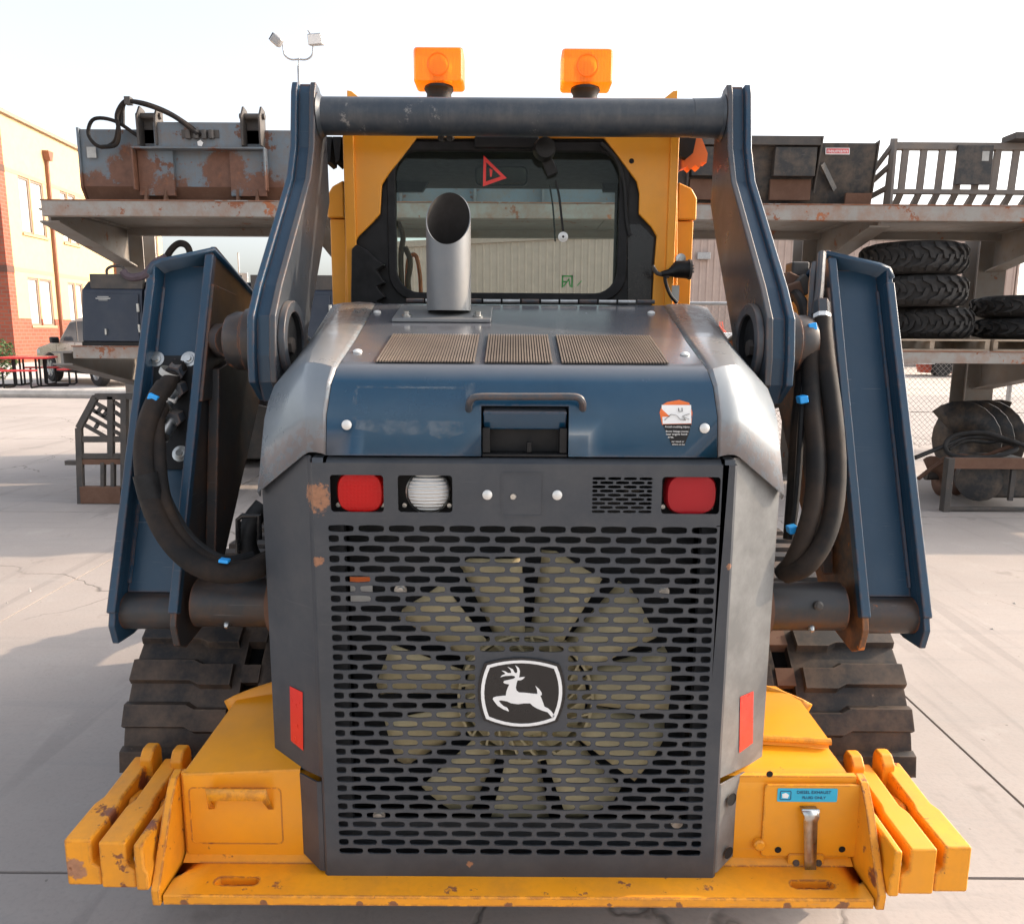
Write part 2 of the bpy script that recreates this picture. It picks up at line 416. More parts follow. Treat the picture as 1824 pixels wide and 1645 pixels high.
# concrete yard
t = NT('yard concrete')
n1 = t.noise(0.55, 5, 0.6); n2 = t.noise(5.5, 8, 0.7); n3 = t.noise(60, 4, 0.6)
col = t.mix(t.ramp(n1, [(0.3, 0.0), (0.7, 1.0)]), (0.305, 0.270, 0.250), (0.395, 0.350, 0.325))
col = t.mix(t.math('MULTIPLY', t.ramp(n2, [(0.45, 0.0), (0.75, 1.0)]), 0.45), col, (0.33, 0.31, 0.295))
col = t.mix(t.math('MULTIPLY', t.ramp(n3, [(0.35, 1.0), (0.5, 0.0)]), 0.25), col, (0.24, 0.23, 0.22))
st = t.noise(1.0, 3, 0.55, vec=t.scaled((0.5, 7.0, 1)), dist=1.2)
col = t.mix(t.math('MULTIPLY', t.ramp(st, [(0.56, 0.0), (0.66, 1.0)]), 0.28), col, (0.27, 0.255, 0.245))
blot = t.noise(1.9, 4, 0.75)
col = t.mix(t.math('MULTIPLY', t.ramp(blot, [(0.62, 0.0), (0.69, 1.0)]), 0.45), col, (0.19, 0.17, 0.155))
nd = t.n("ShaderNodeTexNoise"); nd.inputs["Scale"].default_value = 1.6; nd.inputs["Detail"].default_value = 5; t.l(t.pos(), nd.inputs["Vector"])
vm = t.n("ShaderNodeVectorMath", operation='MULTIPLY_ADD'); t.l(nd.outputs["Color"], vm.inputs[0]); vm.inputs[1].default_value = (0.8, 0.8, 0); t.l(t.pos(), vm.inputs[2])
vo = t.n("ShaderNodeTexVoronoi", feature='DISTANCE_TO_EDGE'); vo.inputs["Scale"].default_value = 0.30; t.l(vm.outputs[0], vo.inputs["Vector"])
mk = t.noise(1.0, 4, 0.6, vec=t.scaled((5.0, 0.35, 1)), dist=0.8)
col = t.mix(t.math('MULTIPLY', t.ramp(mk, [(0.58, 0.0), (0.66, 1.0)]), 0.22), col, (0.15, 0.14, 0.135))
grit = t.noise(26, 2, 0.5)
col = t.mix(t.math('MULTIPLY', t.ramp(grit, [(0.73, 0.0), (0.76, 1.0)]), 0.6), col, (0.13, 0.115, 0.10))
pale = t.noise(3.3, 6, 0.7)
col = t.mix(t.math('MULTIPLY', t.ramp(pale, [(0.58, 0.0), (0.72, 1.0)]), 0.3), col, (0.46, 0.43, 0.40))
crack = t.math('MULTIPLY', t.ramp(vo.outputs["Distance"], [(0.0, 1.0), (0.0035, 0.0)]), t.ramp(t.noise(0.7, 2), [(0.42, 0.0), (0.5, 1.0)]))
col = t.mix(t.math('MULTIPLY', crack, 0.75), col, (0.10, 0.09, 0.08))
t.color(col).rough(0.88).set(Specular_IOR_Level=0.25)
t.bump(t.math('SUBTRACT', t.math('ADD', t.math('MULTIPLY', n3, 0.35), t.math('MULTIPLY', n2, 0.4)), crack), 0.35, 0.006)
M['concrete'] = t.m
M['ground'] = plain('far ground', (0.44, 0.39, 0.345), 0.9, var=0.12, scale=0.4)
M['walk'] = plain('walkway concrete', (0.50, 0.46, 0.43), 0.9, var=0.08, scale=2.5)
M['kerb'] = plain('kerb concrete', (0.45, 0.42, 0.39), 0.9, var=0.12, scale=4)
def brick(name, c1, c2, mortar):
    t = NT(name)
    tc = t.n("ShaderNodeTexCoord")
    mp = t.n("ShaderNodeMapping"); t.l(tc.outputs["Object"], mp.inputs[0])
    sep = t.n("ShaderNodeSeparateXYZ"); t.l(mp.outputs[0], sep.inputs[0])
    cb = t.n("ShaderNodeCombineXYZ"); t.l(t.math('ADD', sep.outputs[0], sep.outputs[1]), cb.inputs[0]); t.l(sep.outputs[2], cb.inputs[1])
    b = t.n("ShaderNodeTexBrick"); t.l(cb.outputs[0], b.inputs["Vector"])
    b.inputs["Color1"].default_value = (*c1, 1); b.inputs["Color2"].default_value = (*c2, 1); b.inputs["Mortar"].default_value = (*mortar, 1)
    b.inputs["Scale"].default_value = 1.0; b.inputs["Brick Width"].default_value = 0.40; b.inputs["Row Height"].default_value = 0.16; b.inputs["Mortar Size"].default_value = 0.022
    t.color(t.mix(t.math('MULTIPLY', t.noise(0.8, 4), 0.3), b.outputs[0], (0.2, 0.07, 0.04))).rough(0.9)
    t.bump(b.outputs[1], -0.4, 0.01)
    return t.m
M['brick'] = brick('red brick', (0.36, 0.085, 0.045), (0.28, 0.062, 0.035), (0.22, 0.12, 0.09))
M['brick_dark'] = plain('dark brick band', (0.12, 0.06, 0.045), 0.9)
M['stucco'] = plain('cream stucco', (0.56, 0.40, 0.215), 0.9, var=0.04, scale=3)
M['stucco_band'] = plain('stucco joint', (0.47, 0.32, 0.175), 0.9, var=0.04)
M['downspout'] = plain('brown downspout', (0.24, 0.09, 0.05), 0.5)
M['frame_tan'] = plain('window frame', (0.27, 0.19, 0.14), 0.5)
M['roof_trim'] = plain('roof trim', (0.33, 0.24, 0.17), 0.6)
M['cladding'] = plain('tan cladding', (0.45, 0.35, 0.305), 0.5, var=0.06, scale=2)
M['cladding_trim'] = plain('cladding trim', (0.38, 0.29, 0.25), 0.5)
M['rack_steel'] = paint('rack steel', (0.25, 0.235, 0.215), 0.6, flake=((0.15, 0.09, 0.06), 0.60), amt=0.7, dust=(0.22, 0.12, 0.07), dusty=0.45, chip=(0.18, 0.07, 0.035), scale=5)
M['rack_edge'] = paint('rusty rack edge', (0.33, 0.315, 0.29), 0.55, amt=0.9, flake=((0.25, 0.085, 0.035), 0.57), dust=(0.27, 0.12, 0.06), dusty=0.9, chip=(0.22, 0.08, 0.035), scale=3.2)
M['lip'] = paint('rusty lip', (0.27, 0.10, 0.045), 0.8, amt=0.4, dust=(0.33, 0.27, 0.23), dusty=0.8, flake=((0.30, 0.27, 0.25), 0.55))
M['slats'] = paint('sunlit vent slats', (0.17, 0.135, 0.11), 0.4, amt=0.05, dust=(0.32, 0.25, 0.19), dusty=0.5)  # lightened tan: sunlight and reflection painted into the slat colour
M['slat_steel'] = paint('bare slat steel', (0.17, 0.15, 0.135), 0.55, amt=0.4, dust=(0.24, 0.18, 0.13), dusty=0.6)
M['bucket_blue'] = paint('weathered blue bucket', (0.15, 0.19, 0.225), 0.6, amt=0.75, dust=(0.17, 0.12, 0.085), dusty=0.75, chip=(0.13, 0.055, 0.03), scale=9, streak=0.35, flake=((0.13, 0.055, 0.032), 0.58), spots=tuple(((x_, 7.06, z_), r_, 9, th_) for x_, z_, r_, th_ in ((-3.35, 2.95, 0.42, 0.26), (-2.55, 2.95, 0.40, 0.27), (-3.7, 2.78, 0.4, 0.3), (-3.0, 2.76, 0.4, 0.32), (-2.2, 2.78, 0.4, 0.3))), spotcol=(0.22, 0.10, 0.06))
M['rust'] = paint('rusted steel', (0.135, 0.066, 0.040), 0.8, amt=0.6, dust=(0.18, 0.10, 0.065), dusty=0.8, chip=(0.07, 0.03, 0.02), scale=7)
M['bucket_black'] = paint('worn black bucket', (0.022, 0.024, 0.027), 0.5, amt=0.45, dust=(0.19, 0.135, 0.09), dusty=0.72, chip=(0.13, 0.07, 0.04), scale=4)
M['grey_steel'] = paint('grey worked steel', (0.060, 0.055, 0.052), 0.6, amt=0.5, dust=(0.14, 0.105, 0.08), dusty=0.65, chip=(0.15, 0.09, 0.06), scale=5)
M['navy_box'] = paint('navy cabinet', (0.018, 0.026, 0.045), 0.4, amt=0.1, dust=(0.12, 0.11, 0.1), dusty=0.15)
M['wood'] = plain('pallet wood', (0.44, 0.35, 0.26), 0.85, var=0.18, scale=6)
M['galv'] = plain('galvanized pipe', (0.42, 0.42, 0.42), 0.45, 0.6)
M['wire'] = plain('fence wire', (0.36, 0.33, 0.31), 0.5, 0.4)
M['car_paint'] = plain('champagne car paint', (0.52, 0.43, 0.34), 0.28, 0.1, var=0.03, Coat_Weight=0.7)
M['alloy'] = plain('alloy wheel', (0.62, 0.62, 0.62), 0.3, 0.8)
M['red_coat'] = plain('red table coating', (0.66, 0.045, 0.045), 0.4)
M['sign_red'] = plain('red sign', (0.62, 0.10, 0.10), 0.5, var=0.05)
M['cloth'] = plain('mauve strap cloth', (0.10, 0.075, 0.09), 0.9)
M['leaf'] = plain('foliage', (0.06, 0.115, 0.03), 0.7, var=0.3, scale=5)
M['bark'] = plain('bark', (0.10, 0.075, 0.055), 0.9)
M['red_paint'] = plain('red machine paint', (0.58, 0.10, 0.05), 0.45)

# ------------------------------------------------------------------ ground
g = MB(); g.add([(-900, -60, -0.02), (900, -60, -0.02), (900, 1500, -0.02), (-900, 1500, -0.02)], [(0, 1, 2, 3)])
ground = struct(g.build('ground', M['ground'], smooth=0))
SLAB = 4.6
sl = MB().box(0.006, SLAB - 0.006, 0.006, SLAB - 0.006, -0.018, 0.0).mesh('concrete_slab', M['concrete'], 0)
for i in range(-3, 4):
    for j in range(-1, 4):
        o = bpy.data.objects.new('concrete_slab', sl); COL.objects.link(o); o.parent = ground
        o.location = (1.77 + SLAB * i, 2.06 + SLAB * j, 0)
db = MB()
for k in range(260):
    x_, y_ = random.uniform(-6, 6), random.uniform(1.2, 14); r_ = random.choice((0.004, 0.006, 0.008, 0.012)) * random.uniform(0.7, 1.4)
    vs_ = [Vector((x_ + r_ * cos(a_) * random.uniform(0.7, 1.4), y_ + r_ * sin(a_) * random.uniform(0.7, 1.4), 0.0005)) for a_ in (0, 1.3, 2.5, 3.8, 5.1)]
    db.add(vs_ + [Vector((x_, y_, r_ * 0.9))], [(i_, (i_ + 1) % 5, 5) for i_ in range(5)])
gv = stuff(db.build('gravel', M['kerb'], smooth=0)); gv['label'] = 'scattered grit and pebbles on the concrete yard'; gv['category'] = 'gravel'
wk = MB()
wk.prism([(-60, 19.3), (-9.6, 18.3), (-8.9, 18.9), (-9.5, 60), (-60, 60)], 'z', -0.02, 0.14)
struct(wk.build('raised_pavement', M['walk'], smooth=0))
kb = MB().tube(spline([(-60, 19.15, 0.08), (-30, 18.6, 0.08), (-9.8, 18.2, 0.08), (-8.9, 18.6, 0.08), (-9.2, 30, 0.08)], 5), 0.13, 8)
struct(kb.build('kerb', M['kerb']))

# ------------------------------------------------------------------ stucco and brick building
C0 = Vector((-21.35, 33.7, 0)); ANG = math.atan(0.0817)
Bd = thing('brick_building', C0, 'two storey building with cream stucco wall and red brick end', 'building', rz=ANG)
ORG = Vector((0, 0, 0))
dirv = Vector((-sin(ANG), cos(ANG), 0))
LEN, HGT = 18.0, 10.45
def s_of(u):
    a, dy, dz = sight(u, 500); r = a / dy
    return (r * C0.y - C0.x) / (dirv.x - r * dirv.y)
def z_of(u, v): return P(u, v, (C0 + dirv * s_of(u)).y).z
zb = 2.05
wins = []
for (ua, ub, rows) in ((50, 69, 2), (71, 92, 2), (121, 133, 2), (135, 147, 2), (170, 180, 1), (182, 193, 1), (238, 245, 1), (249, 257, 1), (262, 273, 1), (275, 286, 1)):
    for z0, z1 in (((5.75, 8.15), (1.75, 3.85))[:rows]):
        wins.append((s_of(ua), s_of(ub), z0, z1))
# wall strips between openings, so that every window sits in a real recess
ss = sorted(set([0.0, LEN] + [w[0] for w in wins] + [w[1] for w in wins]))
wb = MB(); bb = MB()
for a, b in zip(ss[:-1], ss[1:]):
    if b - a < 1e-4: continue
    ops = sorted((w[2], w[3]) for w in wins if w[0] <= a + 1e-6 and w[1] >= b - 1e-6)
    z = 0.0
    for z0, z1 in ops + [(HGT, HGT)]:
        if z0 > z + 1e-4:
            if z < zb:
                bb.box(-0.3, 0.0, a, b, z, min(zb, z0))
                if z0 > zb: wb.box(-0.3, -0.02, a, b, zb, z0)
            else: wb.box(-0.3, -0.02, a, b, z, z0)
        z = max(z, z1)
wb.build('stucco_wall', M['stucco'], Bd, smooth=0)
bb.build('brick_base', M['brick'], Bd, smooth=0)
MB().box(-14, 0.06, -0.55, -0.005, 0, HGT).build('brick_end_wall', M['brick'], Bd, smooth=0)
MB().box(-14, -0.305, -0.004, LEN, 0, HGT - 0.2).build('building_core', M['stucco'], Bd, smooth=0)
for z in (3.95, 8.05): MB().box(-14.02, 0.075, -0.565, 0.0, z, z + 0.28).build('dark_brick_band', M['brick_dark'], Bd, smooth=0)
for z in (4.05, 8.15): MB().box(-0.1, -0.008, 0.0, LEN, z, z + 0.16).build('stucco_band', M['stucco_band'], Bd, smooth=0)
MB().box(-14.1, 0.14, -0.62, LEN + 0.1, HGT, HGT + 0.17).build('parapet_cap', M['roof_trim'], Bd, bevel=0.02)
for (a, b, z0, z1) in wins:
    w = MB()
    w.box(-0.14, -0.05, a, a + 0.09, z0, z1); w.box(-0.14, -0.05, b - 0.09, b, z0, z1)
    w.box(-0.14, -0.05, a + 0.09, b - 0.09, z1 - 0.09, z1); w.box(-0.14, -0.05, a + 0.09, b - 0.09, z0, z0 + 0.09)
    wo = w.build('window', M['frame_tan'], Bd, smooth=0)
    MB().box(-0.13, -0.11, a + 0.08, b - 0.08, z0 + 0.08, z1 - 0.08).build('pane', M['pale_glass'], wo, smooth=0)
    MB().box(-0.2, 0.05, a - 0.06, b + 0.06, z0 - 0.1, z0).build('sill', M['stucco_band'], wo, smooth=0)
for (u, zt) in ((100, 9.25), (206, 8.6)):
    s_ = s_of(u)
    ds = MB().box(0.01, 0.13, s_ - 0.07, s_ + 0.07, 0.0, zt).build('downspout', M['downspout'], Bd, bevel=0.01)
    MB().prism([(s_ - 0.1, zt), (s_ + 0.1, zt), (s_ + 0.24, zt + 0.42), (s_ - 0.24, zt + 0.42)], 'x', -0.005, 0.28).build('downspout_head', M['downspout'], ds)

# ------------------------------------------------------------------ tan metal shed beyond the yard fence
SY = 40.0
sx0, sx1 = P(690, 500, SY).x, P(1816, 500, SY).x
Sh = thing('metal_shed', (sx0, SY, 0), 'long low tan metal shed with vertical ribs behind the yard fence', 'shed')
ORG = Vector((sx0, SY, 0))
W = sx1 - sx0
def eave(x):                                     # low gable
    k = (x - sx0) / W
    return 5.85 + (1.0 * min(k / 0.55, 1) if k < 0.55 else 1.0 - 0.75 * (k - 0.55) / 0.45)
PW = 1.06
npan = int(W / PW)
for i in range(npan):
    x0 = sx0 + i * PW; mb = MB()
    prof = []
    for k in range(3):
        xx = x0 + k * PW / 3
        prof += [(xx, 0), (xx + 0.24, 0), (xx + 0.27, -0.05), (xx + 0.325, -0.05), (xx + PW / 3 - 0.001, 0)]
    mb.grid([[Vector((x, SY + d, 0.0)) for x, d in prof], [Vector((x, SY + d, eave(x))) for x, d in prof]])
    mb.build('cladding_panel', M['cladding'], Sh, smooth=0)
rt = MB(); mid = sx0 + W * 0.55
for a, b in ((sx0 - 0.2, mid), (mid, sx1 + 0.2)):
    rt.add([(a, SY - 0.15, eave(a) - 0.15), (b, SY - 0.15, eave(b) - 0.15), (b, SY - 0.15, eave(b) + 0.15), (a, SY - 0.15, eave(a) + 0.15),
            (a, SY + 22, eave(a) - 0.15), (b, SY + 22, eave(b) - 0.15), (b, SY + 22, eave(b) + 0.15), (a, SY + 22, eave(a) + 0.15)],
           [(0, 1, 2, 3), (7, 6, 5, 4), (3, 2, 6, 7), (0, 4, 5, 1), (0, 3, 7, 4), (1, 5, 6, 2)])
rt.build('roof', M['cladding_trim'], Sh, smooth=0)
MB().box(sx1 - 0.1, sx1, SY + 0.1, SY + 22, 0, eave(sx1) - 0.2).build('side_wall', M['cladding'], Sh, smooth=0)
MB().box(sx0, sx0 + 0.1, SY + 0.1, SY + 22, 0, eave(sx0) - 0.2).build('side_wall', M['cladding'], Sh, smooth=0)
p = P(1253, 456, SY - 0.2)
MB().box(p.x - 0.33, p.x + 0.33, SY - 0.35, SY - 0.06, p.z - 0.17, p.z + 0.17).build('wall_light', M['galv'], Sh, bevel=0.03)

# ------------------------------------------------------------------ chain link fence
FY = 10.8
F = thing('chain_link_fence', (-2.0, FY, 0), 'galvanized chain link fence running behind the storage rack', 'fence')
ORG = Vector((-2.0, FY, 0))
FX0, FX1, FH = -2.0, 13.0, 2.0
MB().cyl((FX0, FY, FH), (FX1, FY, FH), 0.026, 10).build('top_rail', M['galv'], F)
x = FX0
while x <= FX1:
    po = MB().cyl((x, FY + 0.06, 0), (x, FY + 0.06, FH + 0.05), 0.034, 10).build('post', M['galv'], F); x += 3.0
wire = MB(); step = 0.075
def strand(x0, z0, x1, z1, off):
    d = Vector((x1 - x0, 0, z1 - z0)).normalized(); nn = Vector((-d.z, 0, d.x)) * 0.0021
    a, b = Vector((x0, FY - 0.03 + off, z0)), Vector((x1, FY - 0.03 + off, z1)); y = Vector((0, 0.004, 0))
    wire.add([a + nn, a - nn, a + y, b + nn, b - nn, b + y], [(0, 1, 4, 3), (1, 2, 5, 4), (2, 0, 3, 5)])
hh = FH - 0.06
k = FX0 - hh
while k < FX1:
    a, b = max(k, FX0), min(k + hh, FX1)
    if b > a:
        strand(a, 0.05 + a - k, b, 0.05 + b - k, 0.0)
        strand(a, 0.05 + hh - (a - k), b, 0.05 + hh - (b - k), 0.005)
    k += step
stuff(wire.build('wire_mesh', M['wire'], F, smooth=0))
MB().cyl((FX0, FY - 0.02, 0.55), (FX1, FY - 0.02, 0.5), 0.006, 6).build('tension_wire', M['wire'], F)

# ------------------------------------------------------------------ steel storage rack
RY0, RY1 = 6.9, 8.3
RX0, RX1 = -4.02, 9.0
R = thing('storage_rack', (RX0, RY0, 0), 'long rusty grey cantilever steel storage rack behind the loader', 'rack')
ORG = Vector((RX0, RY0, 0))
def shelf(zt, x0, hh):
    xx = x0
    while xx < RX1:
        x2 = min(xx + 2.44, RX1)
        MB().box(xx + 0.004, x2 - 0.004, RY0 + 0.012, RY1, zt - 0.045, zt - 0.004).build('deck_plate', M['rack_steel'], R, smooth=0)
        xx = x2
    e = MB().box(x0 - 0.05, RX1, RY0, RY0 + 0.01, zt - hh, zt)
    e.box(x0 - 0.05, RX1, RY0 + 0.01, RY0 + 0.09, zt - hh, zt - hh + 0.01)
    e.build('edge_channel', M['rack_edge'], R, bevel=0.003)
    MB().box(x0 - 0.06, RX1, RY0 - 0.006, RY0 + 0.11, zt + 0.0005, zt + 0.010).build('edge_lip', M['lip'], R, bevel=0.002)
    MB().box(x0, RX1, RY1 + 0.002, RY1 + 0.1, zt - 0.12, zt).build('back_beam', M['rack_steel'], R, smooth=0)
    for px in POSTS:
        if px < x0 - 0.4: continue
        a = MB()
        for dx0, dx1, k0 in ((-0.012, 0.012, 0), (-0.09, 0.09, 1), (-0.09, 0.09, 2)):
            f0, f1 = zt - 0.05, zt - 0.05
            if k0 == 0: poly = [(RY0 + 0.12, zt - 0.06), (RY1 + 0.1, zt - 0.06), (RY1 + 0.1, zt - 0.42), (RY0 + 0.12, zt - 0.15)]
            elif k0 == 1: poly = [(RY0 + 0.12, zt - 0.046), (RY1 + 0.1, zt - 0.046), (RY1 + 0.1, zt - 0.06), (RY0 + 0.12, zt - 0.06)]
            else: poly = [(RY0 + 0.12, zt - 0.15), (RY1 + 0.1, zt - 0.42), (RY1 + 0.1, zt - 0.435), (RY0 + 0.12, zt - 0.165)]
            a.prism(poly, 'x', px + dx0, px + dx1)
        a.build('bracket', M['rack_steel'], R, smooth=0)
POSTS = (-4.08, -1.75, 3.22, 5.10, 7.4)
shelf(2.69, RX0, 0.125)
shelf(1.445, -3.86, 0.10)
for px in POSTS:
    p_ = MB()
    p_.box(px - 0.15, px + 0.15, RY1 + 0.12, RY1 + 0.135, 0, 2.67); p_.box(px - 0.15, px + 0.15, RY1 + 0.405, RY1 + 0.42, 0, 2.67)
    p_.box(px - 0.008, px + 0.008, RY1 + 0.135, RY1 + 0.405, 0, 2.67)
    p_.box(px - 0.22, px + 0.22, RY1 + 0.05, RY1 + 0.5, 0, 0.02)
    p_.build('post', M['rack_steel'], R, smooth=0)

# ------------------------------------------------------------------ buckets on the top shelf
def rustpatch(mb, *a): mb.box(*a)
zs = 2.701
x0, x1 = P(143, 300, 7.1).x, -1.80
ORG = Vector(((x0 + x1) / 2, 7.4, zs))
Bk = thing('grapple_bucket', ORG, 'weathered blue grey loader bucket with rusty patches and hydraulic hoses on top', 'bucket')
prof = [(7.10, zs + 0.14), (7.10, zs + 0.62), (7.13, zs + 0.62), (7.13, zs + 0.16), (7.2, zs + 0.04), (7.85, zs + 0.03), (7.85, zs), (7.18, zs)]
MB().prism(prof, 'x', x0 + 0.02, x1 - 0.02).build('shell', M['bucket_blue'], Bk, bevel=0.004)
for xa in (x0, x1 - 0.02):
    MB().prism([(7.08, zs + 0.13), (7.08, zs + 0.63), (7.35, zs + 0.62), (7.9, zs + 0.0), (7.17, zs - 0.001)], 'x', xa, xa + 0.02).build('side_plate', M['bucket_blue'], Bk, bevel=0.003)
MB().prism([(7.086, zs + 0.14), (7.097, zs + 0.14), (7.19, zs - 0.004 + 0.01), (7.17, zs + 0.002)], 'x', x0 + 0.03, x1 - 0.03).build('lower_lip', M['rust'], Bk)
fx0, fx1 = P(236, 300, 7.0).x, P(473, 300, 7.0).x
fr = MB(); fr.box(fx0, fx1, 6.985, 7.078, zs + 0.44, zs + 0.455); fr.box(fx0, fx0 + 0.014, 6.99, 7.079, zs + 0.10, zs + 0.44); fr.box(fx1 - 0.014, fx1, 6.99, 7.079, zs + 0.10, zs + 0.44)
fr.box(fx0 + 0.2, fx1 - 0.2, 7.01, 7.08, zs + 0.46, zs + 0.66)
fr.build('attach_frame', M['bucket_blue'], Bk, bevel=0.003)
for a, b in ((fx0 + 0.02, fx0 + 0.33), (fx1 - 0.33, fx1 - 0.02)):
    MB().box(a, b, 7.06, 7.0985, zs + 0.06, zs + 0.438).build('wear_plate', M['bucket_blue'], Bk, bevel=0.003)
    for xx in (a + 0.05, b - 0.09): MB().prism([(7.02, zs + 0.0), (7.09, zs + 0.0), (7.09, zs + 0.15), (7.07, zs + 0.15)], 'x', xx, xx + 0.02).build('gusset', M['rust'], Bk, smooth=0)
for u in (266, 450):
    cx = P(u, 230, 7.05).x; lg = MB()
    for dx in (-0.085, 0.07):
        lg.prism([(6.99, zs + 0.47), (7.14, zs + 0.47), (7.14, zs + 0.78), (7.05, zs + 0.80), (6.98, zs + 0.7)], 'x', cx + dx, cx + dx + 0.018)
    lg.cyl((cx - 0.11, 7.06, zs + 0.72), (cx + 0.11, 7.06, zs + 0.72), 0.026, 12)
    lg.box(cx - 0.07, cx + 0.07, 7.1, 7.13, zs + 0.5, zs + 0.74)
    lg.build('pivot_lug', M['grey_steel'], Bk, bevel=0.003)
def hose(pts, r, mat, name, parent, n=8, sub=6, **kw): return MB().tube(spline(pts, sub), r, n).build(name, mat, parent, **kw)
hose([P(u, v, 7.02) for u, v in ((248, 244), (205, 216), (168, 212), (157, 236), (168, 256), (186, 262), (205, 250), (212, 215), (222, 184), (231, 178))], 0.016, M['hose'], 'hydraulic_hose', Bk)
hose([P(u, v, 6.98) for u, v in ((180, 262), (206, 258), (212, 235), (208, 205), (222, 181), (240, 182), (275, 192), (310, 208), (338, 228), (352, 240))], 0.018, M['hose'], 'hydraulic_hose', Bk)
hose([P(u, v, 7.0) for u, v in ((231, 179), (262, 185), (300, 200), (335, 222), (358, 241))], 0.016, M['hose'], 'hydraulic_hose', Bk)
MB().cyl(P(219, 224, 7.2), P(219, 184, 7.2), 0.018, 8).build('hose_stand', M['black'], Bk)
b0 = P(229, 180, 6.99); MB().box(b0.x - 0.025, b0.x + 0.025, 6.96, 7.02, b0.z - 0.03, b0.z + 0.03).build('hose_clamp', M['grey_steel'], Bk)
c0 = P(358, 240, 7.02); cl = MB()
for dx in (-0.1, -0.03, 0.04, 0.1): cl.cyl((c0.x + dx, 6.99, c0.z - 0.04), (c0.x + dx, 6.99, c0.z + 0.03), 0.024, 10)
cl.box(c0.x - 0.16, c0.x + 0.16, 7.0, 7.05, c0.z - 0.03, c0.z + 0.035); cl.build('hose_manifold', M['grey_steel'], Bk)
q = P(162, 271, 7.07); MB().box(q.x - 0.04, q.x + 0.04, 7.0775, 7.0785, q.z - 0.045, q.z + 0.045).build('warning_decal', M['label_grey'], Bk, smooth=0)
q = P(356, 255, 7.0); MB().disc((q.x, 7.005, q.z), (0, -1, 0), 0.028, 5).build('pentagon_decal', M['white'], Bk, smooth=0)

x0, x1 = 1.42, P(1561, 300, 7.1).x
ORG = Vector(((x0 + x1) / 2, 7.4, zs))
B2 = thing('loader_bucket', ORG, 'worn black loader bucket with a small red and white name sign', 'bucket')
prof = [(7.14, zs + 0.16), (7.08, zs + 0.54), (7.11, zs + 0.54), (7.17, zs + 0.17), (7.24, zs + 0.04), (7.95, zs + 0.03), (7.95, zs), (7.2, zs)]
MB().prism(prof, 'x', x0 + 0.015, x1 - 0.015).build('shell', M['bucket_black'], B2, bevel=0.004)
for xa in (x0, x1 - 0.015):
    MB().prism([(7.12, zs + 0.15), (7.06, zs + 0.56), (7.3, zs + 0.54), (7.97, zs), (7.18, zs - 0.001)], 'x', xa, xa + 0.015).build('side_plate', M['bucket_black'], B2, bevel=0.003)
ax1 = P(1462, 300, 7.0).x; ax0 = ax1 - 1.14
at = MB(); at.box(ax0, ax1, 6.99, 7.06, zs + 0.50, zs + 0.575); at.prism([(6.97, zs + 0.57), (7.06, zs + 0.57), (7.13, zs + 0.16), (7.10, zs + 0.12)], 'x', ax1 - 0.015, ax1); at.prism([(6.97, zs + 0.57), (7.06, zs + 0.57), (7.13, zs + 0.16), (7.10, zs + 0.12)], 'x', ax0, ax0 + 0.015)
at.build('attach_frame', M['grey_steel'], B2, bevel=0.003)
for a, b in ((ax0 + 0.03, ax0 + 0.42), (ax1 - 0.40, ax1 - 0.04)):
    MB().prism([(7.095, zs + 0.06), (7.13, zs + 0.06), (7.125, zs + 0.235), (7.09, zs + 0.235)], 'x', a, b).build('latch_plate', M['rust'], B2, bevel=0.003)
    MB().prism([(7.02, zs + 0.25), (7.10, zs + 0.25), (7.055, zs + 0.485), (7.0, zs + 0.485)], 'x', a, b).build('wear_plate', M['bucket_black'], B2, bevel=0.003)
MB().bar(P(1464, 292, 7.03), P(1486, 338, 7.1), 0.02, 0.05).build('stiffener_rib', M['bucket_black'], B2)
MB().prism([(7.09, zs + 0.0), (7.11, zs + 0.0), (7.10, zs + 0.12), (7.07, zs + 0.12)], 'x', x1 - 0.26, x1 - 0.03).build('corner_wear_plate', M['rust'], B2, smooth=0)
s0, s1 = P(1472, 262, 7.07), P(1514, 275, 7.07)
Rt = Matrix.Rotation(radians(90 - 9), 3, 'X')
cx, cz = (s0.x + s1.x) / 2, (s0.z + s1.z) / 2
yy = 7.098 - (cz - zs - 0.48) * 0.158 - 0.008
sgn = MB().obox((cx, yy - 0.006, cz), (s1.x - s0.x, s0.z - s1.z, 0.006), Rt).build('name_sign', M['white'], B2, smooth=0)
MB().obox((cx, yy - 0.0105, cz), ((s1.x - s0.x) * 0.93, (s0.z - s1.z) * 0.74, 0.002), Rt).build('sign_face', M['sign_red'], sgn, smooth=0)
text("neumann", 0.045, M['white'], 'sign_lettering', sgn, (cx, yy - 0.0125, cz), Rt, width=0.175)

x0, x1 = P(1590, 300, 7.15).x, 6.0
ORG = Vector(((x0 + x1) / 2, 7.5, zs))
B3 = thing('skeleton_bucket', ORG, 'open slatted rock bucket with steel tines on the top shelf', 'bucket')
rl = MB(); rl.box(x0, x1, 7.12, 7.19, zs + 0.50, zs + 0.56); rl.box(x0, x1, 7.14, 7.2, zs + 0.13, zs + 0.17); rl.build('rail', M['slat_steel'], B3, bevel=0.003)
xx = x0 + 0.07; k = 0
while xx < x1:
    sl_ = MB().prism([(7.15, zs + 0.17), (7.13, zs + 0.5), (7.16, zs + 0.5), (7.18, zs + 0.17)], 'x', xx, xx + 0.055); sl_.build('back_slat', M['slat_steel'], B3, smooth=0)
    MB().prism([(7.15, zs + 0.13), (7.19, zs + 0.13), (7.3, zs + 0.03), (8.0, zs + 0.02), (8.0, zs - 0.0), (7.26, zs)], 'x', xx, xx + 0.05).build('floor_tine', M['slat_steel'], B3, smooth=0)
    xx += 0.163
